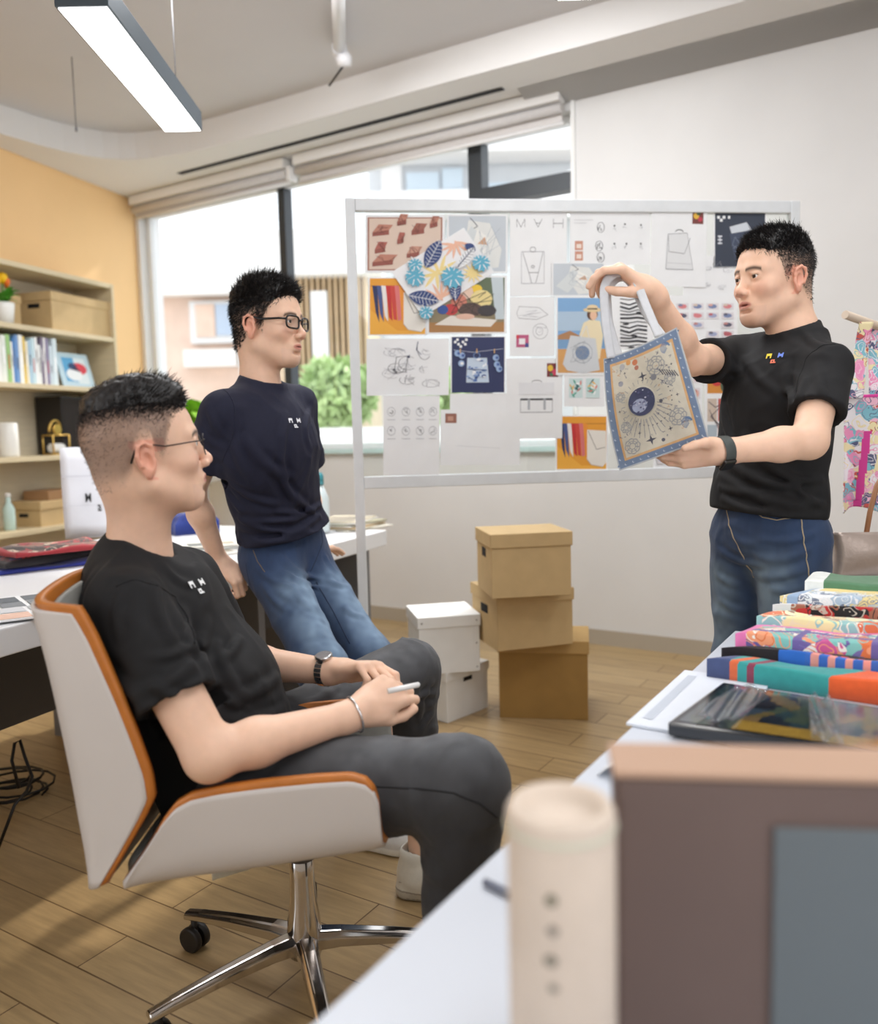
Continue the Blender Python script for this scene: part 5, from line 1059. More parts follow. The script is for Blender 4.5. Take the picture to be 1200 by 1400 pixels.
def vnoise(p, sc, seed=0):
    q = p * sc + seed * 17.3; i = np.floor(q).astype(np.int64); f = q - i; f = f * f * (3 - 2 * f); out = 0
    for dx in (0, 1):
        for dy in (0, 1):
            for dz in (0, 1):
                h = ((i[:, 0] + dx) * 374761393 + (i[:, 1] + dy) * 668265263 + (i[:, 2] + dz) * 2147483647 + seed * 144665) & 0xffffffff
                h = (h ^ (h >> 13)) * 1274126177 & 0xffffffff; h = (h ^ (h >> 16)) & 0xffff
                w_ = (f[:, 0] if dx else 1 - f[:, 0]) * (f[:, 1] if dy else 1 - f[:, 1]) * (f[:, 2] if dz else 1 - f[:, 2]); out = out + w_ * (h / 65535.)
    return out * 2 - 1
def folds(strokes, amp=.004, sc=9., stretch=(1, 1, .35), seed=1, mask=None, cen=(0, 0, 0), rad=9, extra=None):
    """cloth relief: soft long creases from noise plus hand placed ridges (a, b, width, height)"""
    ST = A3(stretch)
    def fn(p):
        q = p * ST; w = vnoise(q, sc * .6, seed + 5)[:, None] * .07; n = vnoise(q + w, sc, seed); r = (1 - np.abs(n)) ** 3
        n2 = vnoise(q + 1.7 * w, sc * 2.1, seed + 2); r2 = (1 - np.abs(n2)) ** 3
        o = amp * (r * 1.0 + r2 * .45 - .45)
        if mask is not None: o = o * mask(p)
        for pts, wd, hg in strokes:
            best = np.full(len(p), 9.); par = np.zeros(len(p)); ns = len(pts) - 1
            cen_ = sum(pts) / len(pts); R_ = max(np.linalg.norm(q_ - cen_) for q_ in pts) + 5 * wd; m_ = ((p - cen_) ** 2).sum(1) < R_ * R_
            if not m_.any(): continue
            pm = p[m_]; bm = best[m_]; pr = par[m_]
            for k in range(ns):
                a = pts[k]; ba = pts[k + 1] - a; h = np.clip(((pm - a) @ ba) / (ba @ ba + 1e-12), 0, 1); q_ = pm - a - h[:, None] * ba; d_ = np.sqrt((q_ * q_).sum(1)); c_ = d_ < bm; bm = np.where(c_, d_, bm); pr = np.where(c_, (k + h) / ns, pr)
            e = np.sin(np.pi * np.clip(pr * .92 + .04, 0, 1)) ** .6; oo = np.zeros(len(p)); oo[m_] = hg * e * (np.exp(-(bm / wd) ** 2) - .55 * np.exp(-((bm - 1.9 * wd) / wd) ** 2)); o = o + oo
        if extra is not None: o = o + extra(p)
        return o
    return fn
def on_surface(fld, p, view=None, it=12):
    """slide a point along the camera ray until it meets the cloth"""
    p = A3(p, float); d = nrm(p - CAM); q = CAM + d * (np.linalg.norm(p - CAM) - .35)
    for _ in range(90):
        e = fld.ev(q[None])[0]
        if e < .0008: break
        q = q + d * max(e * .7, .001)
    return q if abs(fld.ev(q[None])[0]) < .01 else None
def surf_n(fld, p, e=.006):
    g = A3([fld.ev((p + v)[None])[0] - fld.ev((p - v)[None])[0] for v in np.eye(3) * e]); return nrm(g)
def proj(p):
    q = A3(p) - CAM; z = q @ fw; return 600 + F * (q @ rt) / z, 700 - F * (q @ upv) / z
def drape(fld, strokes, dep=2.):
    """(x0, y0, x1, y1[, bow]), width, height in photo pixels -> creases lying on the cloth"""
    out = []
    for (x0, y0, x1, y1), wd, hg in strokes:
        L_ = math.hypot(x1 - x0, y1 - y0); nx, ny = -(y1 - y0) / L_, (x1 - x0) / L_; pts = []
        for t in (0, .25, .5, .75, 1):
            b = .10 * L_ * math.sin(math.pi * t); q = on_surface(fld, P(x0 + (x1 - x0) * t + nx * b, y0 + (y1 - y0) * t + ny * b, dep))
            if q is not None: pts.append(q)
        if len(pts) > 1: out.append((pts, wd * .95, hg * 1.35))
    return out
def rotm(f, up=(0, 0, 1), pitch=0., roll=0.):
    """head frame, columns: x = to the figure's left... (x right-handed: x = f x up), y = forward, z = up"""
    f = nrm(f); u = nrm(A3(up) - f * (A3(up) @ f)); x = np.cross(f, u)
    c, s_ = math.cos(pitch), math.sin(pitch); f2 = f * c + u * s_; u2 = u * c - f * s_
    c, s_ = math.cos(roll), math.sin(roll); x2 = x * c + u2 * s_; u3 = u2 * c - x * s_
    return np.stack([x2, f2, u3], 1)
class Head:
    def __init__(h, c, f, s=1., pitch=0., roll=0., jaw=1., mouth=0., nose=1.):
        h.c = A3(c, float); h.R = rotm(f, pitch=pitch, roll=roll); h.s = s; h.jaw = jaw; h.mouth = mouth; h.nose = nose
    def w(h, x, y, z): return h.c + h.s * (h.R @ A3([x, y, z], float))
    def loc(h, V): return ((V - h.c) @ h.R) / h.s
    def build(h, F_):
        s = h.s; R = h.R
        E_ = lambda c, r, k=.02, m='u', Rl=None: F_.el(h.w(*c), A3(r) * s, R if Rl is None else R @ Rl, k, m)
        C_2 = lambda a, b, ra, rb, k=.012, m='u': F_.rc(h.w(*a), h.w(*b), ra * s, rb * s, k, m)
        E_((0, -.010, .046), (.076, .092, .086)); E_((0, .028, .046), (.067, .062, .066), .03); E_((0, .036, -.012), (.061, .055, .070), .03)
        E_((0, .034, -.054), (.050 * h.jaw, .054, .042), .03); E_((0, .0700, -.0785), (.023, .022, .020), .03); E_((0, -.03, -.02), (.060, .055, .06), .03)
        for q in (-1, 1):
            C_2((q * .055 * h.jaw, .004, -.045), (q * .022, .066, -.082), .015, .013, .03)
            E_((q * .042, .064, -.012), (.022, .020, .017), .025)
            C_2((q * .014, .086, .036), (q * .044, .074, .036), .0085, .0075, .018)
            E_((q * .033, .096, .017), (.018, .013, .0115), .014, 's')
        C_2((0, .087, .028), (0, .1075, -.008), .0066 * h.nose, .0082 * h.nose, .012); E_((0, .1105, -.0150), (.0095, .0100, .0090), .010)
        for q in (-1, 1):
            E_((q * .0125, .103, -.0205), (.0078, .0100, .0078), .006); E_((q * .0068, .1075, -.0285), (.0042, .0065, .0045), .003, 's')
            E_((q * .0315, .0785, .0175), (.0150, .0150, .0125), .006)                       # lids over the eyeball
            E_((q * .0320, .0945, .0172), (.0120, .0110, .0029), .002, 's')                 # eye opening
            C_2((q * .020, .0925, .0265), (q * .044, .0865, .0255), .0022, .0020, .004)       # upper lid fold
        E_((0, .080, -.046), (.027, .019, .022), .014)
        g = h.mouth
        C_2((-.022, .0915, -.0470), (0, .0990, -.0435), .0030, .0046, .005); C_2((.022, .0915, -.0470), (0, .0990, -.0435), .0030, .0046, .005)
        C_2((-.017, .0915, -.0522 - g), (0, .0965, -.0540 - g), .0034, .0050, .005); C_2((.017, .0915, -.0522 - g), (0, .0965, -.0540 - g), .0034, .0050, .005)
        E_((0, .103, -.0488 - g * .5), (.0215, .012, .0011 + g * .45), .002, 's')
        E_((0, .093, -.0655), (.018, .007, .0035), .008, 's')
        a = math.radians(14)
        for q in (-1, 1):
            ca, sa = math.cos(q * .42), math.sin(q * .42); Rl = A3([[ca, sa, 0], [-sa, ca, 0], [0, 0, 1]]) @ A3([[1, 0, 0], [0, math.cos(a), -math.sin(a)], [0, math.sin(a), math.cos(a)]])
            E_((q * .0765, -.006, .001), (.0095, .0165, .0300), .006, 'u', Rl)
            E_((q * .0865, -.002, -.001), (.0085, .0080, .0150), .004, 's', Rl)
            ear = [(q * .0800, .0090, .010), (q * .0835, .006, .024), (q * .0865, -.006, .0305), (q * .0885, -.0175, .024), (q * .0880, -.0200, .008), (q * .0850, -.0150, -.010)]
            for i in range(5): C_2(ear[i], ear[i + 1], .0034, .0034, .004)
            E_((q * .0785, -.0035, -.0245), (.0052, .0078, .0088), .005)
            E_((q * .0790, .0085, -.004), (.004, .0045, .007), .004)
    def hairline(h, y):
        return np.interp(y, [-.12, -.085, -.045, -.028, -.018, -.005, .010, .014, .024, .032, .040, .052, .066, .078, .086, .12], [-.052, -.055, -.045, -.022, .022, .036, .036, .012, -.004, .010, .040, .066, .078, .086, .096, .2])
def hand(F_, w, fwd, dors, side, curls, spread=(.10, .02, -.05, -.13), thumb=None, s=1., tcurl=None, k0=.012):
    """w wrist, fwd along the palm, dors = back-of-hand normal, side = +1 if cross(fwd,dors) points to the thumb"""
    f = nrm(fwd); d = nrm(A3(dors) - f * (A3(dors) @ f)); t = np.cross(f, d) * side
    L = lambda x, y, z: A3(w) + s * (f * x + t * y + d * z)
    F_.el(L(.048, .002, -.002), A3([.050, .038, .0155]) * s, np.stack([f, t, d], 1), .014)
    F_.rc(A3(w) - f * .02, L(.02, 0, 0), .024 * s, .024 * s, .02)
    kn = [(.090, .029), (.093, .010), (.088, -.010), (.079, -.0275)]; ph = [(.043, .026, .020), (.047, .030, .021), (.043, .028, .020), (.034, .021, .018)]; rr = [.0092, .0094, .0090, .0078]
    for i in range(4):
        x, y = kn[i]; b = L(.02, y * .55, 0); K = L(x, y, -.001); F_.rc(b, K, .010 * s, (rr[i] + .0012) * s, .010)
        a = 0.; p = K; sp = spread[i]
        for j in range(3):
            a += curls[i][j]; dr = f * math.cos(a) * math.cos(sp) + t * math.sin(sp) * math.cos(a) - d * math.sin(a); q = p + dr * ph[i][j] * s
            F_.rc(p, q, (rr[i] - .0007 * j) * s, (rr[i] - .0007 * (j + 1)) * s, .0035 if j else .006); p = q
    th = thumb or [(.018, .026, -.008), (.050, .046, -.018), (.078, .052, -.022), (.100, .050, -.024)]
    P_ = [L(*q) for q in th]; F_.rc(P_[0], P_[1], .0155 * s, .0118 * s, .012); F_.rc(P_[1], P_[2], .0112 * s, .0102 * s, .004); F_.rc(P_[2], P_[3], .0104 * s, .0084 * s, .003)
    return L
SKIN = A3(srgb(232, 192, 166)); LIP = A3(srgb(196, 120, 110)); SCALP = A3(srgb(92, 78, 72)); HAIRC = A3(srgb(30, 27, 27))
skin_m = mat('skin', attr=True, rough=.48, sss=.12, spec=.4, noise=.03, nscale=60, bump=.05, bscale=900)
hair_m = mat('hair', attr=True, rough=.45, spec=.5)
jersey = lambda n, c: mat(n, c, .85, noise=.06, nscale=90, bump=.05, bscale=1400)
eye_m = mat('eye', attr=True, rough=.12, spec=.6)
def skin_colors(V, h, fade, hands=()):
    n = len(V); C0 = np.tile(SKIN, (n, 1)) * (1 + .05 * vnoise(V, 22, 3))[:, None]; L_ = h.loc(V); near = (np.abs(L_) < .16).all(1)
    x, y, z = L_[:, 0], L_[:, 1], L_[:, 2]
    def mix(mask, c, a=1.): C0[:] = C0 * (1 - (mask * a)[:, None]) + c * (mask * a)[:, None]
    rose = A3(srgb(228, 160, 140))
    mix(near * np.exp(-(((np.abs(x) - .045) / .02) ** 2 + ((z + .015) / .02) ** 2)) * (y > .03), rose, .35)
    mix(near * (np.abs(x) > .072) * (np.abs(y) < .03) * (np.abs(z) < .035), A3(srgb(226, 140, 118)), .5)
    mix(near * np.exp(-((x / .014) ** 2 + ((z + .018) / .012) ** 2)) * (y > .095), rose, .4)
    lm = near * (y > .088) * np.clip(1.25 - ((x / .0225) ** 2 + ((z + .0488 + h.mouth * .5) / (.0082 + h.mouth * .6)) ** 2), 0, 1) * 2
    mix(np.clip(lm, 0, 1), LIP, .8)
    mix(near * (y > .088) * np.clip(1.4 - ((x / .019) ** 2 + ((z + .0488 + h.mouth * .5) / (.0012 + h.mouth * .5)) ** 2), 0, 1), A3(srgb(96, 44, 42)), .7)
    mix(near * (y > .07) * np.exp(-(((np.abs(x) - .032) / .0115) ** 6)) * np.exp(-((z - .0205 + 8 * (np.abs(x) - .032) ** 2) / .0016) ** 2), A3(srgb(30, 22, 22)), .85)
    # brows
    zb = .0385 - 3.2 * (np.abs(x) - .028) ** 2 * 3 - .10 * np.maximum(np.abs(x) - .035, 0)
    mix(near * (y > .06) * (np.abs(x) > .011) * (np.abs(x) < .050) * np.exp(-((z - zb) / .0042) ** 2), HAIRC * 1.2, .9)
    # scalp tint under the hair
    hl = h.hairline(y); e = np.clip((z - hl) / .022, 0, 1) * near; top = np.clip((z - (fade[0])) / fade[1], 0, 1)
    mix(e * top, SCALP * .45, .92); mix(e * (1 - top) * np.clip((z + .06) / .05, .3, 1), SCALP, fade[2])
    mix(near * (y > .07) * (z < -.055) * (z > -.1), A3(srgb(206, 172, 156)), .25)
    return np.clip(C0, 0, 1)
def strands(h, V, N, n, length, direc, seed, wid=.0009, color=HAIRC, dens=None, jitter=.35):
    """tapered hair strands on the scalp; length(l)->m, direc(l, n)->head-local direction"""
    r = np.random.RandomState(seed); L_ = h.loc(V); ok = (np.abs(L_) < .16).all(1) & (L_[:, 2] > h.hairline(L_[:, 1]) + .004 * r.randn(len(V)))
    ear = (np.abs(L_[:, 0]) > .070) & (L_[:, 1] > -.028) & (L_[:, 1] < .014) & (L_[:, 2] < .034); ok &= ~ear
    if dens is not None: ok &= r.rand(len(V)) < dens(L_)
    ix = np.nonzero(ok)[0]; ix = ix[r.randint(0, len(ix), n)]; P0 = L_[ix] + r.randn(n, 3) * .0012; Nl = (N[ix] @ h.R); ln = length(P0) * (1 + .25 * r.randn(n)); ln = np.maximum(ln, .002)
    D = direc(P0, Nl) + jitter * r.randn(n, 3); D /= np.linalg.norm(D, axis=1, keepdims=True); D2 = D + .5 * Nl * 0 + .30 * r.randn(n, 3) * .5; D2 += (direc(P0, Nl) - Nl) * .35; D2 /= np.linalg.norm(D2, axis=1, keepdims=True)
    sd = np.cross(D, Nl); sd /= (np.linalg.norm(sd, axis=1, keepdims=True) + 1e-9); tn = np.cross(sd, D)
    Vs = []; ww = wid * (1 + .3 * r.randn(n))[:, None]
    pts = [P0 - Nl * .002, P0 + D * ln[:, None] * .5, P0 + D * ln[:, None] * .5 + D2 * ln[:, None] * .5]; fac = [1., .85, .15]
    for p, fc in zip(pts, fac):
        for k in range(3):
            a = 2 * math.pi * k / 3; Vs.append(p + (sd * math.cos(a) + tn * math.sin(a)) * ww * fc)
    A_ = np.stack(Vs, 1)                                     # n,9,3
    W_ = h.c + h.s * (A_.reshape(-1, 3) @ h.R.T); qs = []
    for lv in range(2):
        for k in range(3): qs.append([lv * 3 + k, lv * 3 + (k + 1) % 3, lv * 3 + 3 + (k + 1) % 3, lv * 3 + 3 + k])
    Q = (np.arange(n) * 9)[:, None, None] + A3(qs)[None]; Q = Q.reshape(-1, 4).astype(int)
    c = np.repeat(color[None] * (1 + .35 * r.randn(n, 1)).clip(.4, 2.2), 9, 0); return W_, Q, c
def eyes(h, parent, look=(0, 1, 0)):
    for q in (-1, 1):
        c = h.w(q * .0315, .0795, .0172); d = nrm(h.R @ nrm(look)); mb = MB(); r_ = .0126 * h.s; a = nrm(np.cross(d, [0, 0, 1])); b = np.cross(d, a); rings = [0, .18, .30, .46, .50, .62, 1.0, 1.5, 2.2, 3.1]
        V = [c + d * r_ * (1.0 + (.02 if t < .45 else 0)) * math.cos(t) + r_ * math.sin(t) * (math.cos(u) * a + math.sin(u) * b) for t in rings for u in [2 * math.pi * i / 20 for i in range(20)]]; fs = []; cs = []
        for i in range(len(rings) - 1):
            cc = srgb(10, 8, 8) if i < 1 else srgb(48, 30, 22) if i < 3 else srgb(26, 18, 16) if i < 4 else srgb(226, 220, 216)
            for k in range(20): fs.append((i * 20 + k, i * 20 + (k + 1) % 20, i * 20 + 20 + (k + 1) % 20, i * 20 + 20 + k)); cs.append(cc)
        mb.add(V, fs, cs, True); obj('eye', mb, eye_m, parent)
def glasses(h, parent, frame, rim, rect=False, w=.026, hh=.019, temple_r=.0014, yz=(.106, .014), flat=1.):
    g = MB(); gl = None; y0, z0 = yz
    def loop(q, n=28):
        pts = []
        for i in range(n):
            t = 2 * math.pi * i / n; c, s_ = math.cos(t), math.sin(t); e = .55 if rect else .95
            x = w * abs(c) ** e * (1 if c > 0 else -1); z = hh * abs(s_) ** e * (1 if s_ > 0 else -1); pts.append(h.w(q * .034 + x, y0 - .0055 * ((x * q + .026) / .05) ** 2 * 1.6, z0 + z))
        return pts
    for q in (-1, 1): g.tube(loop(q), rim * h.s, 8, closed=True)
    g.tube([h.w(-.034 + w, y0, z0 + hh * .3), h.w(-.005, y0 + .004, z0 + hh * .45), h.w(.005, y0 + .004, z0 + hh * .45), h.w(.034 - w, y0, z0 + hh * .3)], rim * h.s, 8)
    o = obj('glasses', g, frame, parent)
    for q in (-1, 1):
        t = MB(); t.tube([h.w(q * (.034 + w), y0 - .010, z0 + hh * .4), h.w(q * .072, .080, z0 + hh * .42), h.w(q * .0805, .03, .020), h.w(q * .0825, -.004, .0285), h.w(q * .0825, -.020, .020), h.w(q * .080, -.030, -.002)], [temple_r * h.s] * 4 + [temple_r * 1.6 * h.s] * 2, 8); obj('temple', t, frame, o)
        lp = loop(q); c = sum(lp) / len(lp); l = MB(); l.add(lp + [c], [(i, (i + 1) % len(lp), len(lp)) for i in range(len(lp))], None, True); obj('lens', l, glass_mat('spectacle_lens', (.96, .97, .98), .06), o)
    return o
def hair_cap(h, thick, seed, sharp=1.):
    """soft under-volume of the hair following the skull"""
    F_ = Fld(); s = h.s
    F_.el(h.w(0, -.010, .046), A3([.076, .092, .086]) * s, h.R, .02); F_.el(h.w(0, .028, .046), A3([.067, .062, .066]) * s, h.R, .03); F_.el(h.w(0, -.03, -.02), A3([.060, .055, .06]) * s, h.R, .03)
    def disp(p):
        l = h.loc(p); e = (l[:, 2] - h.hairline(l[:, 1])) / .030; t = thick(l) * np.clip(e, 0, 1) ** .8 - .006 * (e <= 0); return s * (t + (.0028 * vnoise(p, 110, seed) + .002 * vnoise(p, 210, seed + 1)) * (t > .004))
    F_.it.append((disp, h.c, .15, .0, 'disp')); return F_.mesh(.0032, 1)
def largest(V, Q):
    lab = np.arange(len(V))
    for _ in range(400):
        m_ = lab[Q].min(1); n_ = lab.copy(); np.minimum.at(n_, Q.ravel(), np.repeat(m_, 4)); n_ = n_[n_]
        if (n_ == lab).all(): break
        lab = n_
    b = np.bincount(lab).argmax(); kv = lab == b; rm = np.cumsum(kv) - 1; return V[kv], rm[Q[kv[Q[:, 0]]]]
def build_person(root, name_parts, skin, h, coarse, fade, shirt, pants, hair, shirt_m, pants_m, pants_col=None, shirt_smooth=2):
    V1, Q1 = skin.mesh(.0026, 1); V2, Q2 = coarse.mesh(.012, 1)
    C1 = skin_colors(V1, h, fade); C2 = np.tile(SKIN, (len(V2), 1))
    b = mesh_obj('body', np.vstack([V1, V2]), np.vstack([Q1, Q2 + len(V1)]), skin_m, root, np.vstack([C1, C2]))
    V, Q = largest(*shirt.mesh(.0045, shirt_smooth)); mesh_obj('t_shirt', V, Q, shirt_m, root)
    if pants is not None:
        V, Q = pants.mesh(.0055, 2); mesh_obj('jeans', V, Q, pants_m, root, pants_col(V) if pants_col else None)
    N1 = vnormals(V1, Q1); vs = []; qs = []; cs = []; off = 0
    Vc, Qc = hair_cap(h, hair['thick'], hair['seed']); L_ = h.loc(Vc)
    keepv = (L_[:, 2] > h.hairline(L_[:, 1]) - .001) & ~((np.abs(L_[:, 0]) > .07) & (L_[:, 1] > -.028) & (L_[:, 1] < .014) & (L_[:, 2] < .034)) & (hair['thick'](L_) > .0035)
    kq = keepv[Qc].all(1); Qc = Qc[kq]; used_ = np.unique(Qc); rm = np.zeros(len(Vc), int); rm[used_] = np.arange(len(used_)); vs.append(Vc[used_]); qs.append(rm[Qc]); cs.append(np.tile(HAIRC * .8, (len(used_), 1))); off = len(used_)
    for a in hair['layers']:
        W_, Q, c = strands(h, V1, N1, **a); vs.append(W_); qs.append(Q + off); cs.append(c); off += len(W_)
    mesh_obj('hair', np.vstack(vs), np.vstack(qs), hair_m, root, np.clip(np.vstack(cs), 0, 1)); eyes(h, root)
    return b
def halfspace(c, n): c = A3(c, float); n = nrm(n); return lambda p: -((p - c) @ n)      # negative (inside) where beyond c along n
def sleeve_cut(c, n, rad):
    c = A3(c, float); n = nrm(n)
    def fn(p):
        q = p - c; t = q @ n; r = np.sqrt(np.maximum((q * q).sum(1) - t * t, 0)); return np.maximum(-t, np.maximum(r - rad, t - .25))
    return fn
def ring(F_, c, n, a, b, r, ax=None, k=.003, N_=20, lift=0.):
    """raised rib around an elliptical opening"""
    n = nrm(n); x = nrm(ax) if ax is not None else nrm(np.cross(n, [0, 0, 1])); x = nrm(x - n * (x @ n)); y = np.cross(n, x)
    pts = [A3(c) + x * a * math.cos(t) + y * b * math.sin(t) + n * lift * math.cos(2 * t) for t in [2 * math.pi * i / N_ for i in range(N_)]]
    for i in range(N_): F_.rc(pts[i], pts[(i + 1) % N_], r, r, k)
def logo_mah(parent, o, ex, ey, n, cols, size):
    """little pixel-letter chest badge"""
    a = Art(A3(o, float), A3(ex) * size, A3(ey) * size, n, .0004)
    def px(cells, x0, y0, c, u=.085):
        for (i, j) in cells: a.rect(x0 + i * u, y0 - j * u, x0 + (i + 1) * u, y0 - (j + 1) * u, srgb(*c), up=False)
    a.k = 2
    px([(0, j) for j in range(4)] + [(3, j) for j in range(4)] + [(1, 0), (1, 1), (2, 0), (2, 1)], -.52, .46, cols[0], .082)
    px([(0, 1), (0, 2), (0, 3), (1, 1), (1, 3), (2, 1), (2, 2), (2, 3), (3, 3)], -.16, .10, cols[1], .082)
    px([(0, j) for j in range(4)] + [(3, j) for j in range(4)] + [(1, 1), (2, 1), (1, 2), (2, 2)], .20, .46, cols[2], .082)
    return obj('chest_logo', a.mb, paper_m, parent)
# ================================================================== SEATED MAN (left foreground)
def jean_colors(base, fadec, centers, seed, amt=.8, lines=(), dark=None):
    base = A3(srgb(*base)); fadec = A3(srgb(*fadec))
    def fn(V):
        C0 = np.tile(base, (len(V), 1)) * (1 + .12 * vnoise(V, 40, seed) + .10 * vnoise(V * A3([1, 1, .25]), 160, seed + 1))[:, None]; m = np.zeros(len(V))
        for a, b, r in centers:
            a = A3(a); ba = A3(b) - a; h = np.clip(((V - a) @ ba) / (ba @ ba), 0, 1); q = V - a - h[:, None] * ba; m = np.maximum(m, np.exp(-(np.sqrt((q * q).sum(1)) / r) ** 2))
        m = m * amt * (1 + .45 * vnoise(V, 26, seed + 3) + .3 * vnoise(V, 60, seed + 4)); m = np.clip(m, 0, 1)[:, None]; return np.clip(C0 * (1 - m) + fadec * m, 0, 1)
    return fn
def seam(fld, pix, dep, r, mt, parent, name='seam'):
    pts = [on_surface(fld, P(x, y, dep)) for x, y in pix]; pts = [q for q in pts if q is not None]; d2 = []
    if len(pts) < 2: return None
    for a, b in zip(pts[:-1], pts[1:]):
        for t in (0, .25, .5, .75): d2.append(a * (1 - t) + b * t)
    d2.append(pts[-1]); out = []
    for q in d2:
        for _ in range(3): q = q - surf_n(fld, q) * fld.ev(q[None])[0]
        out.append(q)
    tb = MB(); tb.tube(out, r, 5); return obj(name, tb, mt, parent)
def person_S():
    hd = Head((-.552, 1.585, 1.183), (math.cos(.44), math.sin(.44), 0), 1.045, pitch=.10, jaw=1.06)
    shN, shF = P(176, 826, 1.455), P(264, 792, 1.79); elN, wrN = P(287, 1033, 1.375), P(478, 979, 1.50)
    elF, wrF = P(312, 903, 1.86), P(452, 918, 1.725)
    hipN, hipF = P(318, 1082, 1.52), P(338, 1050, 1.70); knN, knF = P(630, 1070, 1.43), P(560, 917, 2.06)
    anN = P(628, 1425, 1.45); anN[2] = .10; anF = P(577, 1160, 2.12); anF[2] = .115
    pel = (hipN + hipF) / 2; che = (shN + shF) / 2; nn = nrm(A3([.50, 0, .87])); nc = P(202, 740, 1.605); neck = nc - nn * .035; nb = hd.w(0, -.006, -.055)
    sk = Fld(); hd.build(sk)
    sk.rc(nb, neck, .0515, .0535, .03); sk.rc(neck, che + A3([-.02, 0, -.03]), .0545, .06, .03); sk.rc(hd.w(0, -.040, -.03), neck + A3([-.008, 0, .0]), .030, .034, .04)
    sk.rc(shN, elN, .050, .043, .02); m1 = elN * .68 + wrN * .32; sk.rc(elN, m1, .040, .0405, .02); sk.rc(m1, wrN, .0405, .0265, .02)
    sk.rc(shF, elF, .050, .043, .02); m1 = elF * .68 + wrF * .32; sk.rc(elF, m1, .039, .039, .02); sk.rc(m1, wrF, .039, .026, .02)
    # near hand closed around a small white stick
    kn1 = P(553, 936, 1.555); fN = nrm(kn1 - wrN)
    LN_ = hand(sk, wrN + fN * .012, fN + A3([0, .12, 0]), (-.15, -.80, .38), 1, [(.75, 1.2, .7), (.85, 1.25, .7), (.95, 1.2, .7), (1.05, 1.1, .7)], (.03, .0, -.02, -.05), [(.020, .020, -.010), (.052, .040, -.016), (.080, .046, -.022), (.104, .046, -.020)], 1.03)
    kF = P(535, 906, 1.66); fF = nrm(kF - wrF)
    LF_ = hand(sk, wrF + fF * .012, fF, (-.10, .35, .9), -1, [(.55, .9, .5), (.75, 1.1, .6), (.9, 1.1, .7), (1.0, 1.1, .7)], (.05, .0, -.03, -.08), [(.020, .026, -.012), (.052, .046, -.014), (.080, .046, -.020), (.102, .036, -.024)], 1.0)
    # ankle of the far leg (bare between hem and shoe)
    sk.rc(anF + A3([0, 0, .14]), anF + A3([0, 0, -.04]), .040, .034, .02)
    co = Fld(); co.rc(pel, che + A3([-.03, 0, -.13]), .10, .09, .06); co.rc(hipN, knN, .07, .05, .04); co.rc(hipF, knF, .07, .05, .04); co.rc(knN, anN, .045, .03, .03); co.rc(knF, anF, .045, .03, .03); co.rc(shN, shF, .05, .05, .05)
    # shirt
    s = Fld(); side = nrm(shN - shF); fx = nrm(np.cross(side, [0, 0, 1])); fx = fx if fx[0] > 0 else -fx; upb = nrm(che - pel); Rt = np.stack([fx, side, np.cross(fx, side)], 1)
    b0 = pel + A3([-.01, 0, -.02]); mid = (pel + che) / 2 + A3([-.015, 0, 0])
    s.el(pel + A3([0, 0, .01]), (.150, .185, .13), Rt, .05); s.el(mid + A3([.02, 0, -.03]), (.145, .175, .16), Rt, .06); s.el(che + A3([-.015, 0, -.085]), (.132, .195, .17), Rt, .05)
    s.rc(shN + A3([-.02, .03, .005]), neck + A3([-.02, 0, -.012]), .054, .060, .05); s.rc(shF + A3([-.02, -.03, .005]), neck + A3([-.02, 0, -.012]), .054, .060, .05); s.el(che + A3([-.075, 0, -.06]), (.07, .15, .13), Rt, .05)
    slN = shN * .36 + elN * .64 + A3([.0, 0, .0]); slF = shF * .35 + elF * .65
    s.slv(shN, slN + A3([-.006, 0, -.004]), .064, .074, .03); s.slv(shF, slF, .062, .066, .03); s.collar(nc, nn, .0625)
    st = drape(s, [((215, 800, 242, 880), .010, .006), ((252, 835, 284, 905), .010, .006), ((118, 850, 190, 960), .014, .007), ((185, 945, 265, 905), .010, .006), ((200, 898, 278, 872), .008, .005), ((168, 805, 160, 870), .008, .004), ((284, 850, 300, 960), .010, .007), ((300, 880, 345, 962), .010, .007), ((312, 955, 380, 925), .010, .008), ((322, 985, 405, 958), .009, .008), ((288, 935, 350, 972), .008, .006), ((225, 770, 262, 800), .008, .004), ((130, 780, 110, 850), .010, .004), ((300, 905, 330, 870), .008, .006), ((205, 930, 250, 955), .008, .005)], 1.5)
    s.it.append((folds(st, .0075, 8.5, (1, 1, .5), 4), che, 9, .0, 'disp')); s.openings()
    hem = nrm(A3([.80, 0, -.60])); s.cut(halfspace(pel + A3([.155, 0, .0]), hem), pel, 9)
    # jeans
    j = Fld(); j.el(pel + A3([.0, 0, -.005]), (.135, .185, .105), Rt, .05)
    j.rc(hipN + A3([0, 0, 0]), knN, .098, .079, .05); j.rc(hipF, knF, .112, .078, .05); j.rc(pel + A3([.06, .02, -.01]), (knN + knF) / 2 * .4 + pel * .6, .09, .07, .06); j.rc(knN, knN * .55 + anN * .45, .077, .064, .03); j.rc(knN * .55 + anN * .45, anN + A3([0, 0, .06]), .064, .050, .03); j.rc(knF, knF * .5 + anF * .5, .070, .056, .03); j.rc(knF * .5 + anF * .5, anF + A3([0, 0, .10]), .056, .050, .03)
    st = drape(j, [((612, 1112, 668, 1132), .008, .007), ((608, 1132, 662, 1158), .008, .007), ((605, 1160, 655, 1150), .007, .006), ((352, 1062, 336, 1024), .008, .006), ((376, 1062, 362, 1020), .008, .006), ((398, 1062, 386, 1018), .008, .005), ((592, 935, 574, 985), .008, .008), ((597, 948, 560, 962), .008, .008), ((594, 975, 576, 1002), .007, .007), ((420, 960, 470, 925), .010, .006), ((600, 1190, 650, 1205), .009, .005), ((560, 1125, 620, 1122), .009, .005)], 1.8)
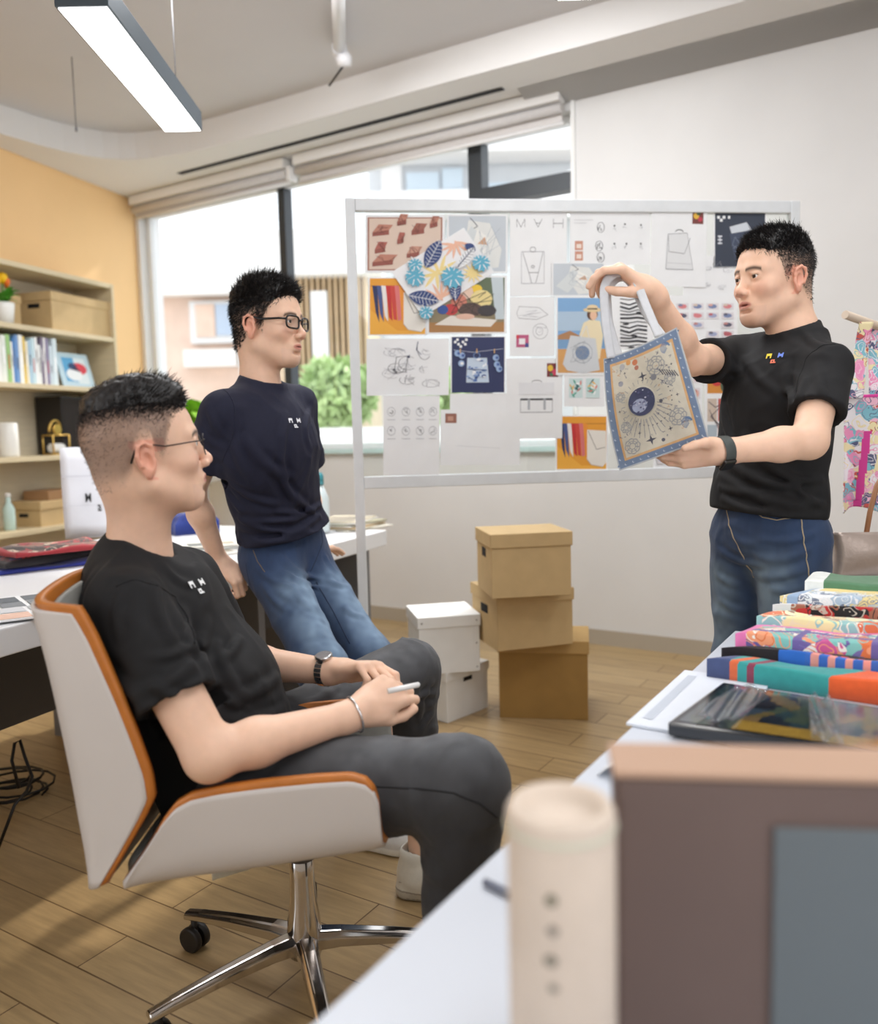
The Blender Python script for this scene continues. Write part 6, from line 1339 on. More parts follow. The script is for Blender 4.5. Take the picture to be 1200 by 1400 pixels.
    j.it.append((folds(st, .0060, 11, (1, 1, 1), 9), pel, 9, 0., 'disp'))
    j.cut(halfspace(anF + A3([0, 0, .085]), (0, 0, -1)), anF, .3)
    j2 = Fld(); j2.it = list(j.it)
    hr = dict(seed=3, thick=lambda l: .002 + .022 * np.clip((l[:, 2] - .088) / .028, 0, 1) * np.clip((.075 - np.abs(l[:, 0])) / .03, 0, 1) * (.6 + .4 * np.clip((l[:, 1] + .06) / .1, 0, 1)),
        layers=[dict(n=7500, length=lambda l: .007 + .021 * np.clip((l[:, 2] - .085) / .03, 0, 1) * (.55 + .45 * np.clip((l[:, 1] + .05) / .08, 0, 1)), direc=lambda l, n: n * .75 + A3([0, .75, .25]), seed=1, wid=.0008, dens=lambda l: np.clip((l[:, 2] - .078) / .02, 0, 1)),
                dict(n=3500, length=lambda l: .006 + 0 * l[:, 0], direc=lambda l, n: n * .8 + A3([0, .1, .3]), seed=7, wid=.0003, color=HAIRC * 1.8, dens=lambda l: np.clip(1 - np.abs(l[:, 2] - .083) / .018, 0, 1)),
                dict(n=13000, length=lambda l: .003 + .004 * np.clip((l[:, 2] - .03) / .06, 0, 1), direc=lambda l, n: n * .5 + A3([0, -.2, -.6]), seed=2, wid=.0002, color=SCALP * 1.0, dens=lambda l: .15 + .85 * np.clip((l[:, 2] + .01) / .09, 0, 1))])
    t = thing('person', (pel[0], pel[1], 0), 'person in a black t-shirt and thin wire glasses seated in the white chair', 'person')
    build_person(t, None, sk, hd, co, (.035, .07, .66), s, j2, hr, jersey('black_jersey', srgb(15, 15, 18)), mat('charcoal_denim', attr=True, rough=.85, bump=.2, bscale=1500, sheen=.1), jean_colors((46, 46, 49), (100, 102, 106), [(hipN * .45 + knN * .55 + A3([0, 0, .09]), knN + A3([0, 0, .08]), .085), (hipF * .5 + knF * .5 + A3([0, 0, .09]), knF + A3([.03, 0, .06]), .07)], 3, .7))
    seam(s, [(158, 802), (185, 792), (215, 800), (240, 815), (258, 845), (266, 880)], 1.5, .0016, MATS['black_jersey'], t, 'sleeve_seam')
    seam(j2, [(470, 1072), (520, 1076), (570, 1078), (620, 1084), (655, 1098), (680, 1118)], 1.42, .0016, mat('dark_thread', srgb(24, 25, 28), .8), t)
    glasses(hd, t, mat('thin_black_wire', srgb(40, 36, 36), .3, metal=.6), .0009, w=.0235, hh=.019, temple_r=.0012)
    # logo, watch, bangle
    lo = on_surface(s, P(272, 806, 1.62)); n = surf_n(s, lo, .01); e = nrm(np.cross([0, 0, 1], n)); logo_mah(t, lo + n * .002, e, nrm(np.cross(n, e)), n, [(236, 238, 240)] * 3, .042)
    steel = mat('steel', srgb(196, 196, 198), .22, metal=1.)
    def band(c, ax, r, wd, n_, mt, parent, nm, link_=True):
        ax = nrm(ax); a = nrm(np.cross(ax, [0, 0, 1])); b = np.cross(ax, a); mb = MB()
        for i in range(n_):
            for w_i in (-1, 0, 1):
                t_ = 2 * math.pi * i / n_; o = c + (a * math.cos(t_) + b * math.sin(t_)) * r + ax * w_i * wd * .34; ta = -a * math.sin(t_) + b * math.cos(t_); mb.box(o, (2 * math.pi * r / n_ * .88, wd * .31, .0032), np.stack([ta, ax, np.cross(ta, ax)], 1))
        return obj(nm, mb, mt, parent)
    ax = nrm(wrF - elF); w1 = band(wrF - ax * .012, ax, .0305, .017, 22, steel, t, 'wrist_watch'); c = wrF - ax * .012 + nrm(A3([-.1, -.2, 1])) * .034; tb = MB(); tb.lathe(c, [(.017, -.004), (.019, -.002), (.019, .003), (.016, .005)], 26, axis=(-.1, -.2, 1)); obj('watch_case', tb, steel, w1)
    ax = nrm(wrN - elN); c = wrN + ax * .010; a = nrm(np.cross(ax + A3([0, .0, .25]), [0, 0, 1])); b = nrm(np.cross(ax + A3([.0, 0, .15]), a)); tb = MB(); tb.tube([c + (a * math.cos(u) + b * math.sin(u)) * .0335 for u in [2 * math.pi * i / 36 for i in range(36)]], .0024, 8, closed=True); obj('bangle', tb, mat('silver', srgb(222, 222, 224), .2, metal=.9), t)
    # held white stick
    a_, b_ = P(530, 945, 1.50), P(572, 936, 1.52); tb = MB(); tb.tube([a_, b_], .0052, 12); tb.tube([b_, b_ + nrm(b_ - a_) * .002], .0034, 12); obj('marker_cap', tb, mat('white_gloss', srgb(236, 236, 236), .25), None, label='small white stick held in the hands of the seated man', cat='stick')
    # mole
    c = hd.w(.0735, .018, .046); tb = MB(); tb.lathe(c, [(.0016, -.001), (.0016, .001), (.001, .0016)], 8, axis=c - hd.w(0, .018, .046)); obj('mole', tb, mat('mole_brown', srgb(60, 34, 26), .6), t)
    # shoes
    def shoe(an, yaw, label_=None, nm='shoe', vis=True):
        f = A3([math.cos(yaw), math.sin(yaw), 0]); l = A3([-f[1], f[0], 0]); R = np.stack([f, l, [0, 0, 1]], 1); g = A3([an[0], an[1], 0]); S_ = Fld()
        S_.el(g + f * .0 + A3([0, 0, .062]), (.060, .040, .055), R, .02); S_.rc(g + A3([0, 0, .06]) - f * .012, g + A3([0, 0, .115]) - f * .010, .040, .043, .02); S_.rc(g + f * .02 + A3([0, 0, .05]), g + f * .15 + A3([0, 0, .038]), .042, .036, .03); S_.rc(g + f * .03 + A3([0, 0, .08]), g + f * .12 + A3([0, 0, .055]), .032, .028, .02)
        S_.rc(g - f * .03 + A3([0, 0, .022]), g + f * .15 + A3([0, 0, .022]), .036, .046, .012); S_.cut(halfspace(g + A3([0, 0, .001]), (0, 0, -1)), g, 9, .004); S_.el(g - f * .004 + A3([0, 0, .135]), (.040, .034, .042), R, .006, 's')
        V, Q = S_.mesh(.0038, 1); z = V[:, 2]; C0 = np.tile(A3(srgb(216, 212, 200)), (len(V), 1)); C0[z < .026] = A3(srgb(188, 182, 168)); C0[z < .010] = A3(srgb(150, 142, 128)); C0[np.abs(z - .028) < .0016] = A3(srgb(146, 138, 126))
        sh_ = mesh_obj(nm, V, Q, mat('shoe_leather', attr=True, rough=.5, noise=.05, nscale=40, bump=.1, bscale=300), t, C0)
        tb = MB(); tb.tube([g - f * .055 + A3([0, 0, .045]), g - f * .05 + l * .03 * -1 + A3([0, 0, .052]), g - l * .046 + f * .03 + A3([0, 0, .058]), g - l * .046 + f * .09 + A3([0, 0, .055])], .0012, 5); obj('stitching', tb, mat('shoe_thread', srgb(170, 164, 150), .7), sh_); return sh_
    shoe(anF + A3([-.008, 0, 0]), -.15); shoe(anN, .0)
    tb = MB(); g = A3([anF[0], anF[1], .118]); tb.lathe(g, [(.0385, -.02), (.0395, 0), (.037, .002)], 24); obj('sock', tb, mat('black_sock', srgb(24, 22, 24), .9), t)
    return t
person_S()
# ------------------------------------------------------------------ his chair
def chair():
    d0 = 1.355; W2 = .20; yc = d0 + W2
    q = lambda x, y, d=d0: P(x, y, d)
    wsh = mat('chair_white_shell', srgb(206, 200, 196), .5, noise=.02, nscale=6); tan = mat('chair_tan_leather', srgb(186, 112, 44), .42, noise=.08, nscale=30, bump=.15, bscale=300); pad = mat('chair_pad', srgb(150, 150, 144), .7, noise=.05, nscale=60)
    chrome = mat('chrome', srgb(205, 200, 196), .12, metal=1.); blk = mat('black_plastic', srgb(30, 26, 24), .5)
    t = thing('office_chair', (-.32, 1.77, 0), 'white shelled office chair with tan leather edge and chrome star base under the seated man', 'chair')
    U = [(-1, 1), (-1, .8), (-1, .6), (-1, .4), (-.99, .26), (-.96, .14), (-.90, .06), (-.80, .02), (-.6, 0), (-.3, 0)]; U = U + [(0, 0)] + [(-a, b) for a, b in U[::-1]]; U = A3(U); L_ = np.r_[0, np.cumsum(np.sqrt((np.diff(U, axis=0) ** 2).sum(1)))]; L_ /= L_[-1]
    def cross(u): return np.interp(u, L_, U[:, 0]), np.interp(u, L_, U[:, 1])
    # seat: v from rear (0) to front (1)
    top = [(168, 1205), (200, 1160), (222, 1125), (240, 1104), (262, 1092), (300, 1084), (360, 1076), (430, 1069), (480, 1066), (500, 1071), (512, 1082), (518, 1098)]
    bot = [(165, 1217), (190, 1217), (214, 1215), (236, 1213), (262, 1210), (300, 1205), (360, 1197), (430, 1186), (480, 1178), (500, 1174), (514, 1170), (524, 1166)]
    T = A3([q(*p) for p in top]); B = A3([q(*p) for p in bot]); tv = np.linspace(0, 1, len(top))
    def I3(A_, v): return A3([np.interp(v, tv, A_[:, j]) for j in range(3)])
    def seat(u, v, ins=0., ext=0., lift=0.):
        y, h = cross(u); a, b = I3(B, v), I3(T, v); hh = h * (1 + ext); p = a + (b - a) * hh + A3([0, 0, lift * (1 - h) + (ext * .0)]); return A3([p[0], yc + y * (W2 - ins) * (1 - .05 * (1 - h)), p[2]])
    mb = MB(); mb.sheet(lambda u, v: seat(u, v), 60, 40, -.008); obj('seat_shell', mb, wsh, t)
    mb = MB(); mb.sheet(lambda u, v: seat(u, min(1, v), .0095, .075, .012), 60, 40, -.016); obj('seat_leather', mb, tan, t)
    mb = MB(); mb.sheet(lambda u, v: seat(u, v, .0265, -.02, .034), 60, 40, -.008); obj('seat_pad', mb, pad, t)
    # back: v from bottom to top
    fr = [(137, 1213), (165, 1165), (190, 1120), (203, 1092), (198, 1060), (180, 1010), (160, 960), (140, 915), (122, 875), (108, 850), (100, 838)]
    re = [(122, 1217), (112, 1180), (100, 1130), (92, 1092), (86, 1060), (76, 1010), (66, 960), (56, 915), (46, 875), (38, 848), (35, 832)]
    T2 = A3([q(*p) for p in fr]); B2 = A3([q(*p) for p in re]); tv2 = np.linspace(0, 1, len(fr))
    def J3(A_, v): return A3([np.interp(v, tv2, A_[:, j]) for j in range(3)])
    def back(u, v, ins=0., ext=0., lift=0., up_=0.):
        y, h = cross(u); a, b = J3(B2, v), J3(T2, v); d = nrm(b - a); p = a + (b - a) * h + d * (ext * h + lift * (1 - h)); return A3([p[0], yc + y * (W2 - ins) * (1 - .03 * (1 - h)), p[2] + up_ * v + .02 * v * v * (1 - y * y) * (1 - h)])
    mb = MB(); mb.sheet(lambda u, v: back(u, v), 60, 40, .008); obj('back_shell', mb, wsh, t)
    mb = MB(); mb.sheet(lambda u, v: back(u, v, .0095, .012, .012, .012), 60, 40, .016); obj('back_leather', mb, tan, t)
    mb = MB(); mb.sheet(lambda u, v: back(u, v, .0265, -.006, .030, .002), 60, 40, .008); obj('back_pad', mb, pad, t)
    hx, hy = -.32, 1.765
    # column, mechanism
    tb = MB(); tb.lathe((hx, hy, .10), [(.036, -.02), (.040, 0), (.036, .06), (.030, .10), (.027, .16), (.027, .245)], 24); obj('column', tb, chrome, t)
    tb = MB(); tb.lathe((hx, hy, .30), [(.030, 0), (.034, .02), (.036, .05), (.05, .10), (.05, .125)], 24); obj('column_cover', tb, mat('dark_grey_plastic', srgb(70, 66, 64), .45), t)
    obj('mechanism', MB().box((hx, hy - .06, .445), (.24, .2, .045)), mat('dark_grey_plastic'), t, .01)
    tb = MB(); tb.tube([(hx, hy - .14, .44), (hx - .05, hy - .28, .43), (hx - .11, hy - .30, .428)], [.006, .006, .011], 8); obj('lever', tb, mat('clear_lever', srgb(200, 200, 190), .3), t)
    for a in (98, 153, 216, 287, 6):
        a = math.radians(a); d = A3([math.cos(a), math.sin(a), 0]); n = A3([-d[1], d[0], 0]); c = A3([hx, hy, 0]); R_ = .345
        secs = [(.02, .026, .095, .135), (.08, .022, .098, .132), (.2, .018, .092, .118), (.3, .016, .082, .103), (R_, .015, .076, .094)]
        V = []; 
        for (r, w, z0, z1) in secs:
            for (sx, z) in ((-1, z0), (1, z0), (1.0, z0 * .35 + z1 * .65), (.55, z1), (-.55, z1), (-1.0, z0 * .35 + z1 * .65)): V.append(c + d * r + n * w * sx + A3([0, 0, z]))
        fs = [(i * 6 + k, i * 6 + (k + 1) % 6, i * 6 + 6 + (k + 1) % 6, i * 6 + 6 + k) for i in range(4) for k in range(6)] + [tuple(range(6))[::-1], tuple(24 + k for k in range(6))]
        mb = MB().add(V, fs); lg = obj('base_leg', mb, chrome, t, .003)
        cc = c + d * (R_ - .02) + A3([0, 0, .031]); w_ = MB()
        for sd in (-1, 1): w_.lathe(cc + n * sd * .014, [(.026, -.009), (.030, -.006), (.030, .006), (.026, .009)], 20, axis=n)
        w_.lathe(cc, [(.008, -.012), (.008, .012)], 10, axis=n); w_.tube([cc, cc + A3([0, 0, .05])], .008, 8); obj('caster', w_, blk, lg)
chair()
# ================================================================== STANDING MAN IN NAVY (leaning on the desk)
def simple_shoe(t, an, yaw, colr=(210, 208, 204)):
    f = A3([math.cos(yaw), math.sin(yaw), 0]); l = A3([-f[1], f[0], 0]); R = np.stack([f, l, [0, 0, 1]], 1); g = A3([an[0], an[1], 0]); S_ = Fld()
    S_.el(g + A3([0, 0, .055]), (.058, .040, .05), R, .02); S_.rc(g + f * .02 + A3([0, 0, .05]), g + f * .15 + A3([0, 0, .038]), .042, .036, .03); S_.rc(g - f * .03 + A3([0, 0, .022]), g + f * .15 + A3([0, 0, .022]), .036, .046, .012); S_.cut(halfspace(g + A3([0, 0, .001]), (0, 0, -1)), g, 9, .004)
    V, Q = S_.mesh(.005, 1); C0 = np.tile(A3(srgb(*colr)), (len(V), 1)); C0[V[:, 2] < .024] = A3(srgb(236, 236, 232)); mesh_obj('shoe', V, Q, mat('shoe_leather', attr=True), t, C0)
def person_M():
    hd = Head((-.489, 2.50, 1.530), (.94, -.34, 0), 1.055, pitch=-.04, jaw=.97)
    shR, shL = P(304, 566, 2.37), P(408, 553, 2.62); elR, wrR = P(262, 672, 2.46), P(299, 762, 2.56); wrR[2] = DZ + .065
    elL, wrL = P(419, 655, 2.74), P(430, 715, 2.90); wrL[2] = DZ + .05
    hipR, hipL = P(368, 768, 2.56), P(410, 758, 2.70); knR, knL = P(440, 912, 2.36), P(505, 900, 2.50); anR = P(483, 1118, 2.42); anR[2] = .10; anL = P(520, 1085, 2.60); anL[2] = .10
    pel = (hipR + hipL) / 2; che = (shR + shL) / 2; fb = nrm([.83, -.55, 0]); side = nrm(shR - shL); fx = nrm(np.cross(side, [0, 0, 1])); fx = fx if fx @ fb > 0 else -fx; Rt = np.stack([fx, side, np.cross(fx, side)], 1)
    nn = nrm(fx * .28 + A3([0, 0, .95])); nc = P(359, 517, 2.50); neck = nc - nn * .035; nb = hd.w(0, -.020, -.055)
    sk = Fld(); hd.build(sk); sk.rc(nb, neck, .053, .0545, .03); sk.rc(neck, che - A3([0, 0, .04]), .0545, .06, .03); sk.rc(hd.w(0, -.05, -.03), neck - fx * .018, .028, .034, .04)
    for sh, el, wr in ((shR, elR, wrR), (shL, elL, wrL)):
        sk.rc(sh, el, .045, .038, .02); m1 = el * .68 + wr * .32; sk.rc(el, m1, .036, .037, .02); sk.rc(m1, wr, .037, .025, .02)
    hand(sk, wrR, (.36, -.10, -.28), (.30, -.50, .80), 1, [(.95, 1.1, .6), (.95, 1.15, .6), (1.0, 1.15, .6), (1.05, 1.1, .6)], (.05, .01, -.02, -.06), [(.018, .024, -.010), (.044, .044, -.016), (.070, .046, -.026), (.090, .040, -.034)], 1.0)
    hand(sk, wrL, (.3, .75, -.10), (0, 0, 1), -1, [(.15, .2, .1)] * 4, s=.97)
    co = Fld(); co.rc(pel, che + A3([0, 0, -.14]), .065, .08, .06); co.rc(hipR, knR, .06, .05, .04); co.rc(hipL, knL, .06, .05, .04); co.rc(knR, anR, .045, .03, .03); co.rc(knL, anL, .045, .03, .03); co.rc(shR, shL, .045, .045, .05)
    s = Fld(); mid = (pel * .45 + che * .55)
    s.el(pel + A3([0, 0, .08]) + fx * .01, (.118, .155, .12), Rt, .05); s.el(mid + fx * .0 + A3([0, 0, -.02]), (.118, .165, .19), Rt, .06); s.el(che + A3([0, 0, -.10]) + fx * .012, (.122, .178, .16), Rt, .05); s.rc(pel + A3([0, 0, .02]) + fx * .02 + side * .05, pel + A3([0, 0, .02]) + fx * .02 - side * .05, .115, .115, .05)
    for sh in (shR, shL): s.rc(sh + A3([0, 0, .002]), neck + A3([0, 0, -.012]) - fx * .012, .050, .055, .05)
    slR = shR * .38 + elR * .62; slL = shL * .20 + elL * .80
    s.slv(shR, slR, .056, .069, .03); s.slv(shL, slL, .054, .062, .03); s.collar(nc, nn, .0625)
    F_ = lambda x, y, d=2.42: P(x, y, d)
    st = drape(s, [((298, 692, 425, 728), .010, .009), ((312, 705, 432, 700), .009, .008), ((300, 722, 415, 735), .009, .009), ((335, 745, 438, 704), .010, .009), ((392, 565, 402, 690), .010, .008), ((376, 640, 432, 700), .010, .008), ((318, 575, 346, 660), .011, .007), ((300, 640, 330, 700), .010, .007), ((272, 582, 300, 612), .008, .006), ((285, 556, 312, 600), .009, .005), ((425, 560, 424, 612), .009, .005), ((335, 600, 400, 655), .012, .006), ((380, 700, 440, 690), .008, .007), ((310, 655, 380, 690), .009, .006)], 2.42)
    s.it.append((folds(st, .0075, 8.5, (1, 1, .8), 14), che, 9, 0., 'disp')); s.openings()
    hn = nrm(fx * -.05 + side * -.22 + A3([0, 0, -1])); s.cut(halfspace(P(345, 753, 2.45), hn), pel, 9)
    j = Fld(); j.el(pel + A3([0, 0, .04]), (.108, .145, .13), Rt, .05); j.rc(hipR, knR, .082, .068, .05); j.rc(hipL, knL, .082, .066, .04)
    for kn, an in ((knR, anR), (knL, anL)): m1 = kn * .5 + an * .5; j.rc(kn, m1, .068, .060, .03); j.rc(m1, an + A3([0, 0, .0]), .060, .056, .03)
    st = drape(j, [((384, 762, 440, 792), .009, .006), ((394, 782, 440, 802), .008, .006), ((350, 776, 402, 800), .009, .005), ((446, 760, 474, 790), .008, .006), ((450, 792, 486, 800), .008, .006), ((400, 800, 430, 835), .008, .005), ((360, 800, 395, 835), .009, .005), ((470, 830, 498, 842), .008, .005)], 2.5)
    j.it.append((folds(st, .0055, 11, (1, 1, .7), 19), pel, 9, 0., 'disp')); j.cut(halfspace((0, 0, .07), (0, 0, -1)), pel, 9)
    hr = dict(seed=23, thick=lambda l: .003 + .014 * np.clip((l[:, 2] - .060) / .04, 0, 1) * np.clip((.082 - np.abs(l[:, 0])) / .03, .15, 1),
        layers=[dict(n=9000, length=lambda l: .012 + .018 * np.clip((l[:, 2] - .07) / .04, 0, 1), direc=lambda l, n: n * .95 + A3([0, .45, .35]), seed=31, wid=.0009, dens=lambda l: np.clip((l[:, 2] - .05) / .02, .05, 1)),
                dict(n=8000, length=lambda l: .010 + .006 * np.clip((l[:, 2]) / .06, 0, 1), direc=lambda l, n: n * .45 + A3([0, -.3, -.7]), seed=32, wid=.0006, color=HAIRC, dens=lambda l: 1. + 0 * l[:, 0])])
    t = thing('person', (pel[0], pel[1], 0), 'person in a navy t-shirt, jeans and black glasses leaning on the desk', 'person')
    fm = jean_colors((38, 58, 92), (136, 162, 188), [(hipR * .7 + knR * .3 + fx * .07, knR + fx * .06, .062), (hipL * .7 + knL * .3 + fx * .07, knL + fx * .05, .055)], 13, .85)
    build_person(t, None, sk, hd, co, (-.02, .07, .8), s, j, hr, jersey('navy_jersey', srgb(22, 25, 48)), mat('blue_denim', attr=True, rough=.85, bump=.2, bscale=1500, sheen=.1), fm)
    thr = mat('tan_thread', srgb(120, 104, 84), .8); dthr = mat('dark_denim_thread', srgb(38, 50, 74), .8)
    seam(s, [(306, 532), (318, 548), (322, 572), (317, 600), (303, 632)], 2.4, .0016, MATS['navy_jersey'], t, 'sleeve_seam')
    seam(j, [(336, 770), (342, 800), (350, 830), (362, 870)], 2.4, .0016, dthr, t); seam(j, [(437, 715), (441, 740), (430, 770), (424, 782)], 2.55, .0016, dthr, t, 'fly_seam'); seam(j, [(346, 752), (352, 768), (362, 782)], 2.4, .0014, thr, t, 'pocket_seam'); seam(j, [(432, 795), (455, 835), (478, 880)], 2.5, .0016, dthr, t)
    glasses(hd, t, mat('black_acetate', srgb(24, 22, 24), .25), .0026, rect=True, w=.0255, hh=.0165, temple_r=.0030, yz=(.104, .015))
    lo = on_surface(s, P(403, 581, 2.5)); n = surf_n(s, lo, .01); e = nrm(np.cross([0, 0, 1], n)); logo_mah(t, lo + n * .003, e, nrm(np.cross(n, e)), n, [(232, 234, 240)] * 3, .042)
    simple_shoe(t, anR, -.4); simple_shoe(t, anL, -.3)
person_M()
# ================================================================== STANDING MAN HOLDING THE TOTE (right)
def person_R():
    hd = Head((.843, 2.12, 1.563), (-.945, -.33, 0), .965, pitch=-.06, jaw=1.02, mouth=.0022)
    shL, shR = P(1128, 503, 1.98), P(1006, 491, 2.27); elL, wrL = P(1106, 603, 1.86), P(985, 618, 1.815); elR, wrR = P(946, 492, 2.03), P(888, 398, 1.90)
    pel = P(1050, 738, 2.12); lf = nrm([.42, -.9, 0]); hipL = pel + lf * .085; hipR = pel - lf * .085; knL = P(1078, 905, 2.05); knR = P(1012, 905, 2.19); anL = A3([knL[0] + .01, knL[1] + .04, .10]); anR = A3([knR[0] - .01, knR[1] + .03, .10])
    che = (shL + shR) / 2; side = nrm(shL - shR); fx = nrm(np.cross([0, 0, 1], side)); fx = fx if fx[0] < 0 else -fx; Rt = np.stack([fx, side, np.cross(fx, side)], 1)
    nn = nrm(fx * .30 + A3([0, 0, .95])); nc = P(1082, 446, 2.11); neck = nc - nn * .035; nb = hd.w(0, -.020, -.055)
    sk = Fld(); hd.build(sk); sk.rc(nb, neck, .053, .0545, .03); sk.rc(neck, che - A3([0, 0, .04]), .0545, .06, .03); sk.rc(hd.w(0, -.05, -.03), neck - fx * .018, .030, .034, .04)
    for sh, el, wr, a_ in ((shL, elL, wrL, .038), (shR, elR, wrR, .036)):
        sk.rc(sh, el, .044, a_, .02); m1 = el * .68 + wr * .32; sk.rc(el, m1, a_ - .001, a_ - .002, .02); sk.rc(m1, wr, a_ - .002, .0245, .02)
    # upper hand pinching the handles: fingers point left, palm down
    hand(sk, wrR, (-.72, -.20, .50), (.45, -.25, .80), -1, [(.65, .65, .35), (.85, .9, .5), (1.0, 1.0, .6), (1.1, 1.1, .7)], (.06, .02, -.03, -.06), [(.018, .024, -.010), (.048, .040, -.028), (.072, .036, -.044), (.094, .026, -.056)], .98)
    # lower hand holding the lower corner: fingers behind, thumb on top
    hand(sk, wrL, (-.99, .03, -.05), (0, -.88, -.47), 1, [(.25, .5, .3), (.3, .5, .3), (.35, .55, .4), (.45, .6, .4)], (.06, .02, -.02, -.05), [(.018, .024, .006), (.044, .040, .022), (.072, .044, .036), (.094, .040, .040)], .95)
    co = Fld(); co.rc(pel, che + A3([0, 0, -.14]), .065, .08, .06); co.rc(hipR, knR, .06, .05, .04); co.rc(hipL, knL, .06, .05, .04); co.rc(knR, anR, .045, .03, .03); co.rc(knL, anL, .045, .03, .03); co.rc(shR, shL, .045, .045, .05)
    s = Fld(); F_ = lambda x, y, d=2.05: P(x, y, d)
    s.el(pel + A3([0, 0, .13]), (.106, .134, .16), Rt, .05); s.el(pel * .45 + che * .55, (.106, .134, .20), Rt, .06); s.el(che + A3([0, 0, -.11]) + fx * .005, (.113, .154, .17), Rt, .05); s.rc(pel + A3([0, 0, .08]) - side * .045, pel + A3([0, 0, .08]) + side * .045, .106, .106, .05)
    for sh in (shR, shL): s.rc(sh, neck + A3([0, 0, -.014]) - fx * .012, .050, .055, .05)
    slL = shL * .36 + elL * .64; slR = shR * .34 + elR * .66
    s.slv(shL, slL + A3([.002, 0, 0]), .054, .060, .03); s.slv(shR, slR + A3([0, 0, -.004]), .051, .057, .03); s.collar(nc, nn, .0625)
    st = drape(s, [((984, 650, 1112, 690), .010, .009), ((998, 634, 1098, 664), .009, .008), ((988, 682, 1062, 698), .008, .008), ((1050, 640, 1122, 656), .009, .008), ((1088, 664, 1125, 690), .009, .008), ((1018, 598, 1092, 652), .011, .007), ((990, 520, 1008, 620), .011, .007), ((1076, 500, 1088, 560), .009, .006), ((1118, 500, 1140, 560), .009, .005), ((972, 476, 1012, 508), .009, .006), ((1020, 490, 1070, 540), .010, .004), ((1100, 520, 1090, 562), .008, .005), ((985, 665, 1040, 672), .008, .007), ((1100, 455, 1130, 475), .009, .004)], 2.05)
    s.it.append((folds(st, .007, 8.5, (1, 1, .8), 34), che, 9, 0., 'disp')); s.openings()
    s.cut(halfspace(P(1050, 702, 2.1), nrm(A3([-.10, 0, -1]))), pel, 9)
    j = Fld(); j.el(pel + A3([0, 0, .03]), (.108, .140, .13), Rt, .05); j.rc(hipR, knR, .084, .066, .04); j.rc(hipL, knL, .086, .068, .04)
    for kn, an in ((knR, anR), (knL, anL)): m1 = kn * .5 + an * .5; j.rc(kn, m1, .068, .060, .03); j.rc(m1, an, .060, .056, .03)
    st = drape(j, [((984, 752, 1040, 772), .009, .006), ((1036, 762, 1105, 752), .009, .007), ((1030, 786, 1100, 776), .009, .007), ((980, 786, 1016, 800), .008, .006), ((984, 820, 1020, 836), .008, .006), ((1040, 737, 1112, 728), .008, .006), ((1000, 730, 1030, 745), .008, .005), ((1055, 805, 1100, 800), .009, .006)], 2.05)
    j.it.append((folds(st, .0055, 11, (1, 1, 1.2), 39), pel, 9, 0., 'disp')); j.cut(halfspace((0, 0, .07), (0, 0, -1)), pel, 9)
    hr = dict(seed=43, thick=lambda l: .002 + .010 * np.clip((l[:, 2] - .065) / .04, 0, 1) * np.clip((.080 - np.abs(l[:, 0])) / .03, .1, 1),
        layers=[dict(n=9000, length=lambda l: .008 + .014 * np.clip((l[:, 2] - .075) / .04, 0, 1), direc=lambda l, n: n * .8 + A3([0, .60, .35]), seed=41, wid=.0009, dens=lambda l: np.clip((l[:, 2] - .055) / .03, .0, 1)),
                dict(n=9000, length=lambda l: .004 + .010 * np.clip((l[:, 2] - .01) / .06, 0, 1), direc=lambda l, n: n * .45 + A3([0, -.3, -.7]), seed=42, wid=.0005, color=HAIRC * 1.2, dens=lambda l: .3 + .7 * np.clip((l[:, 2] + .02) / .06, 0, 1))])
    t = thing('person', (pel[0], pel[1], 0), 'person in a black t-shirt and blue jeans standing and holding up the tote', 'person')
    fm = jean_colors((40, 60, 92), (122, 142, 156), [(hipL * .75 + knL * .25 + fx * .07, hipL * .2 + knL * .8 + fx * .06, .060), (hipR * .7 + knR * .3 + fx * .06, knR + fx * .05, .045)], 33, .7)
    build_person(t, None, sk, hd, co, (.035, .05, .72), s, j, hr, jersey('black_jersey', None), mat('blue_denim', attr=True), fm)
    thr = mat('pale_thread', srgb(168, 152, 128), .8)
    seam(s, [(1142, 470), (1120, 474), (1100, 492), (1090, 520), (1086, 556)], 2.0, .0016, MATS['black_jersey'], t, 'sleeve_seam')
    seam(j, [(992, 692), (996, 712), (1002, 735), (1012, 755), (1030, 790)], 2.0, .0018, thr, t, 'fly_seam'); seam(j, [(1095, 708), (1098, 735), (1102, 765), (1106, 790)], 1.95, .0018, thr, t); seam(j, [(1030, 698), (1042, 707), (1062, 711), (1082, 708)], 1.95, .0016, thr, t, 'pocket_seam')
    lo = on_surface(s, P(1058, 493, 2.0)); n = surf_n(s, lo, .01); e = nrm(np.cross([0, 0, 1], n)); logo_mah(t, lo + n * .003, e, nrm(np.cross(n, e)), n, [(240, 214, 60), (236, 120, 90), (110, 140, 230)], .040)
    # watch
    ax = nrm(wrL - elL); c = wrL - ax * .006; a = nrm(np.cross(ax, [0, 0, 1])); b = np.cross(ax, a); mb = MB()
    mb.grid(lambda u, v: c + (a * math.cos(2 * math.pi * u) * 1.05 + b * math.sin(2 * math.pi * u) * 1.05) * (.0315 + .0015 * math.sin(math.pi * v)) + ax * (.024 * (v - .5)), 30, 6, None, True, True); wb = obj('wrist_watch', mb, mat('grey_green_strap', srgb(62, 68, 66), .6), t)
    cc = c + nrm(A3([.1, -.55, -.80])) * .034; n_ = nrm(A3([.1, -.55, -.80])); x_ = ax; y_ = np.cross(n_, x_); obj('watch_case', MB().box(cc, (.030, .034, .009), np.stack([x_, y_, n_], 1)), mat('dark_case', srgb(50, 48, 46), .25, metal=.7), wb, .004)
    simple_shoe(t, anR, 3.6); simple_shoe(t, anL, 3.7)
person_R()
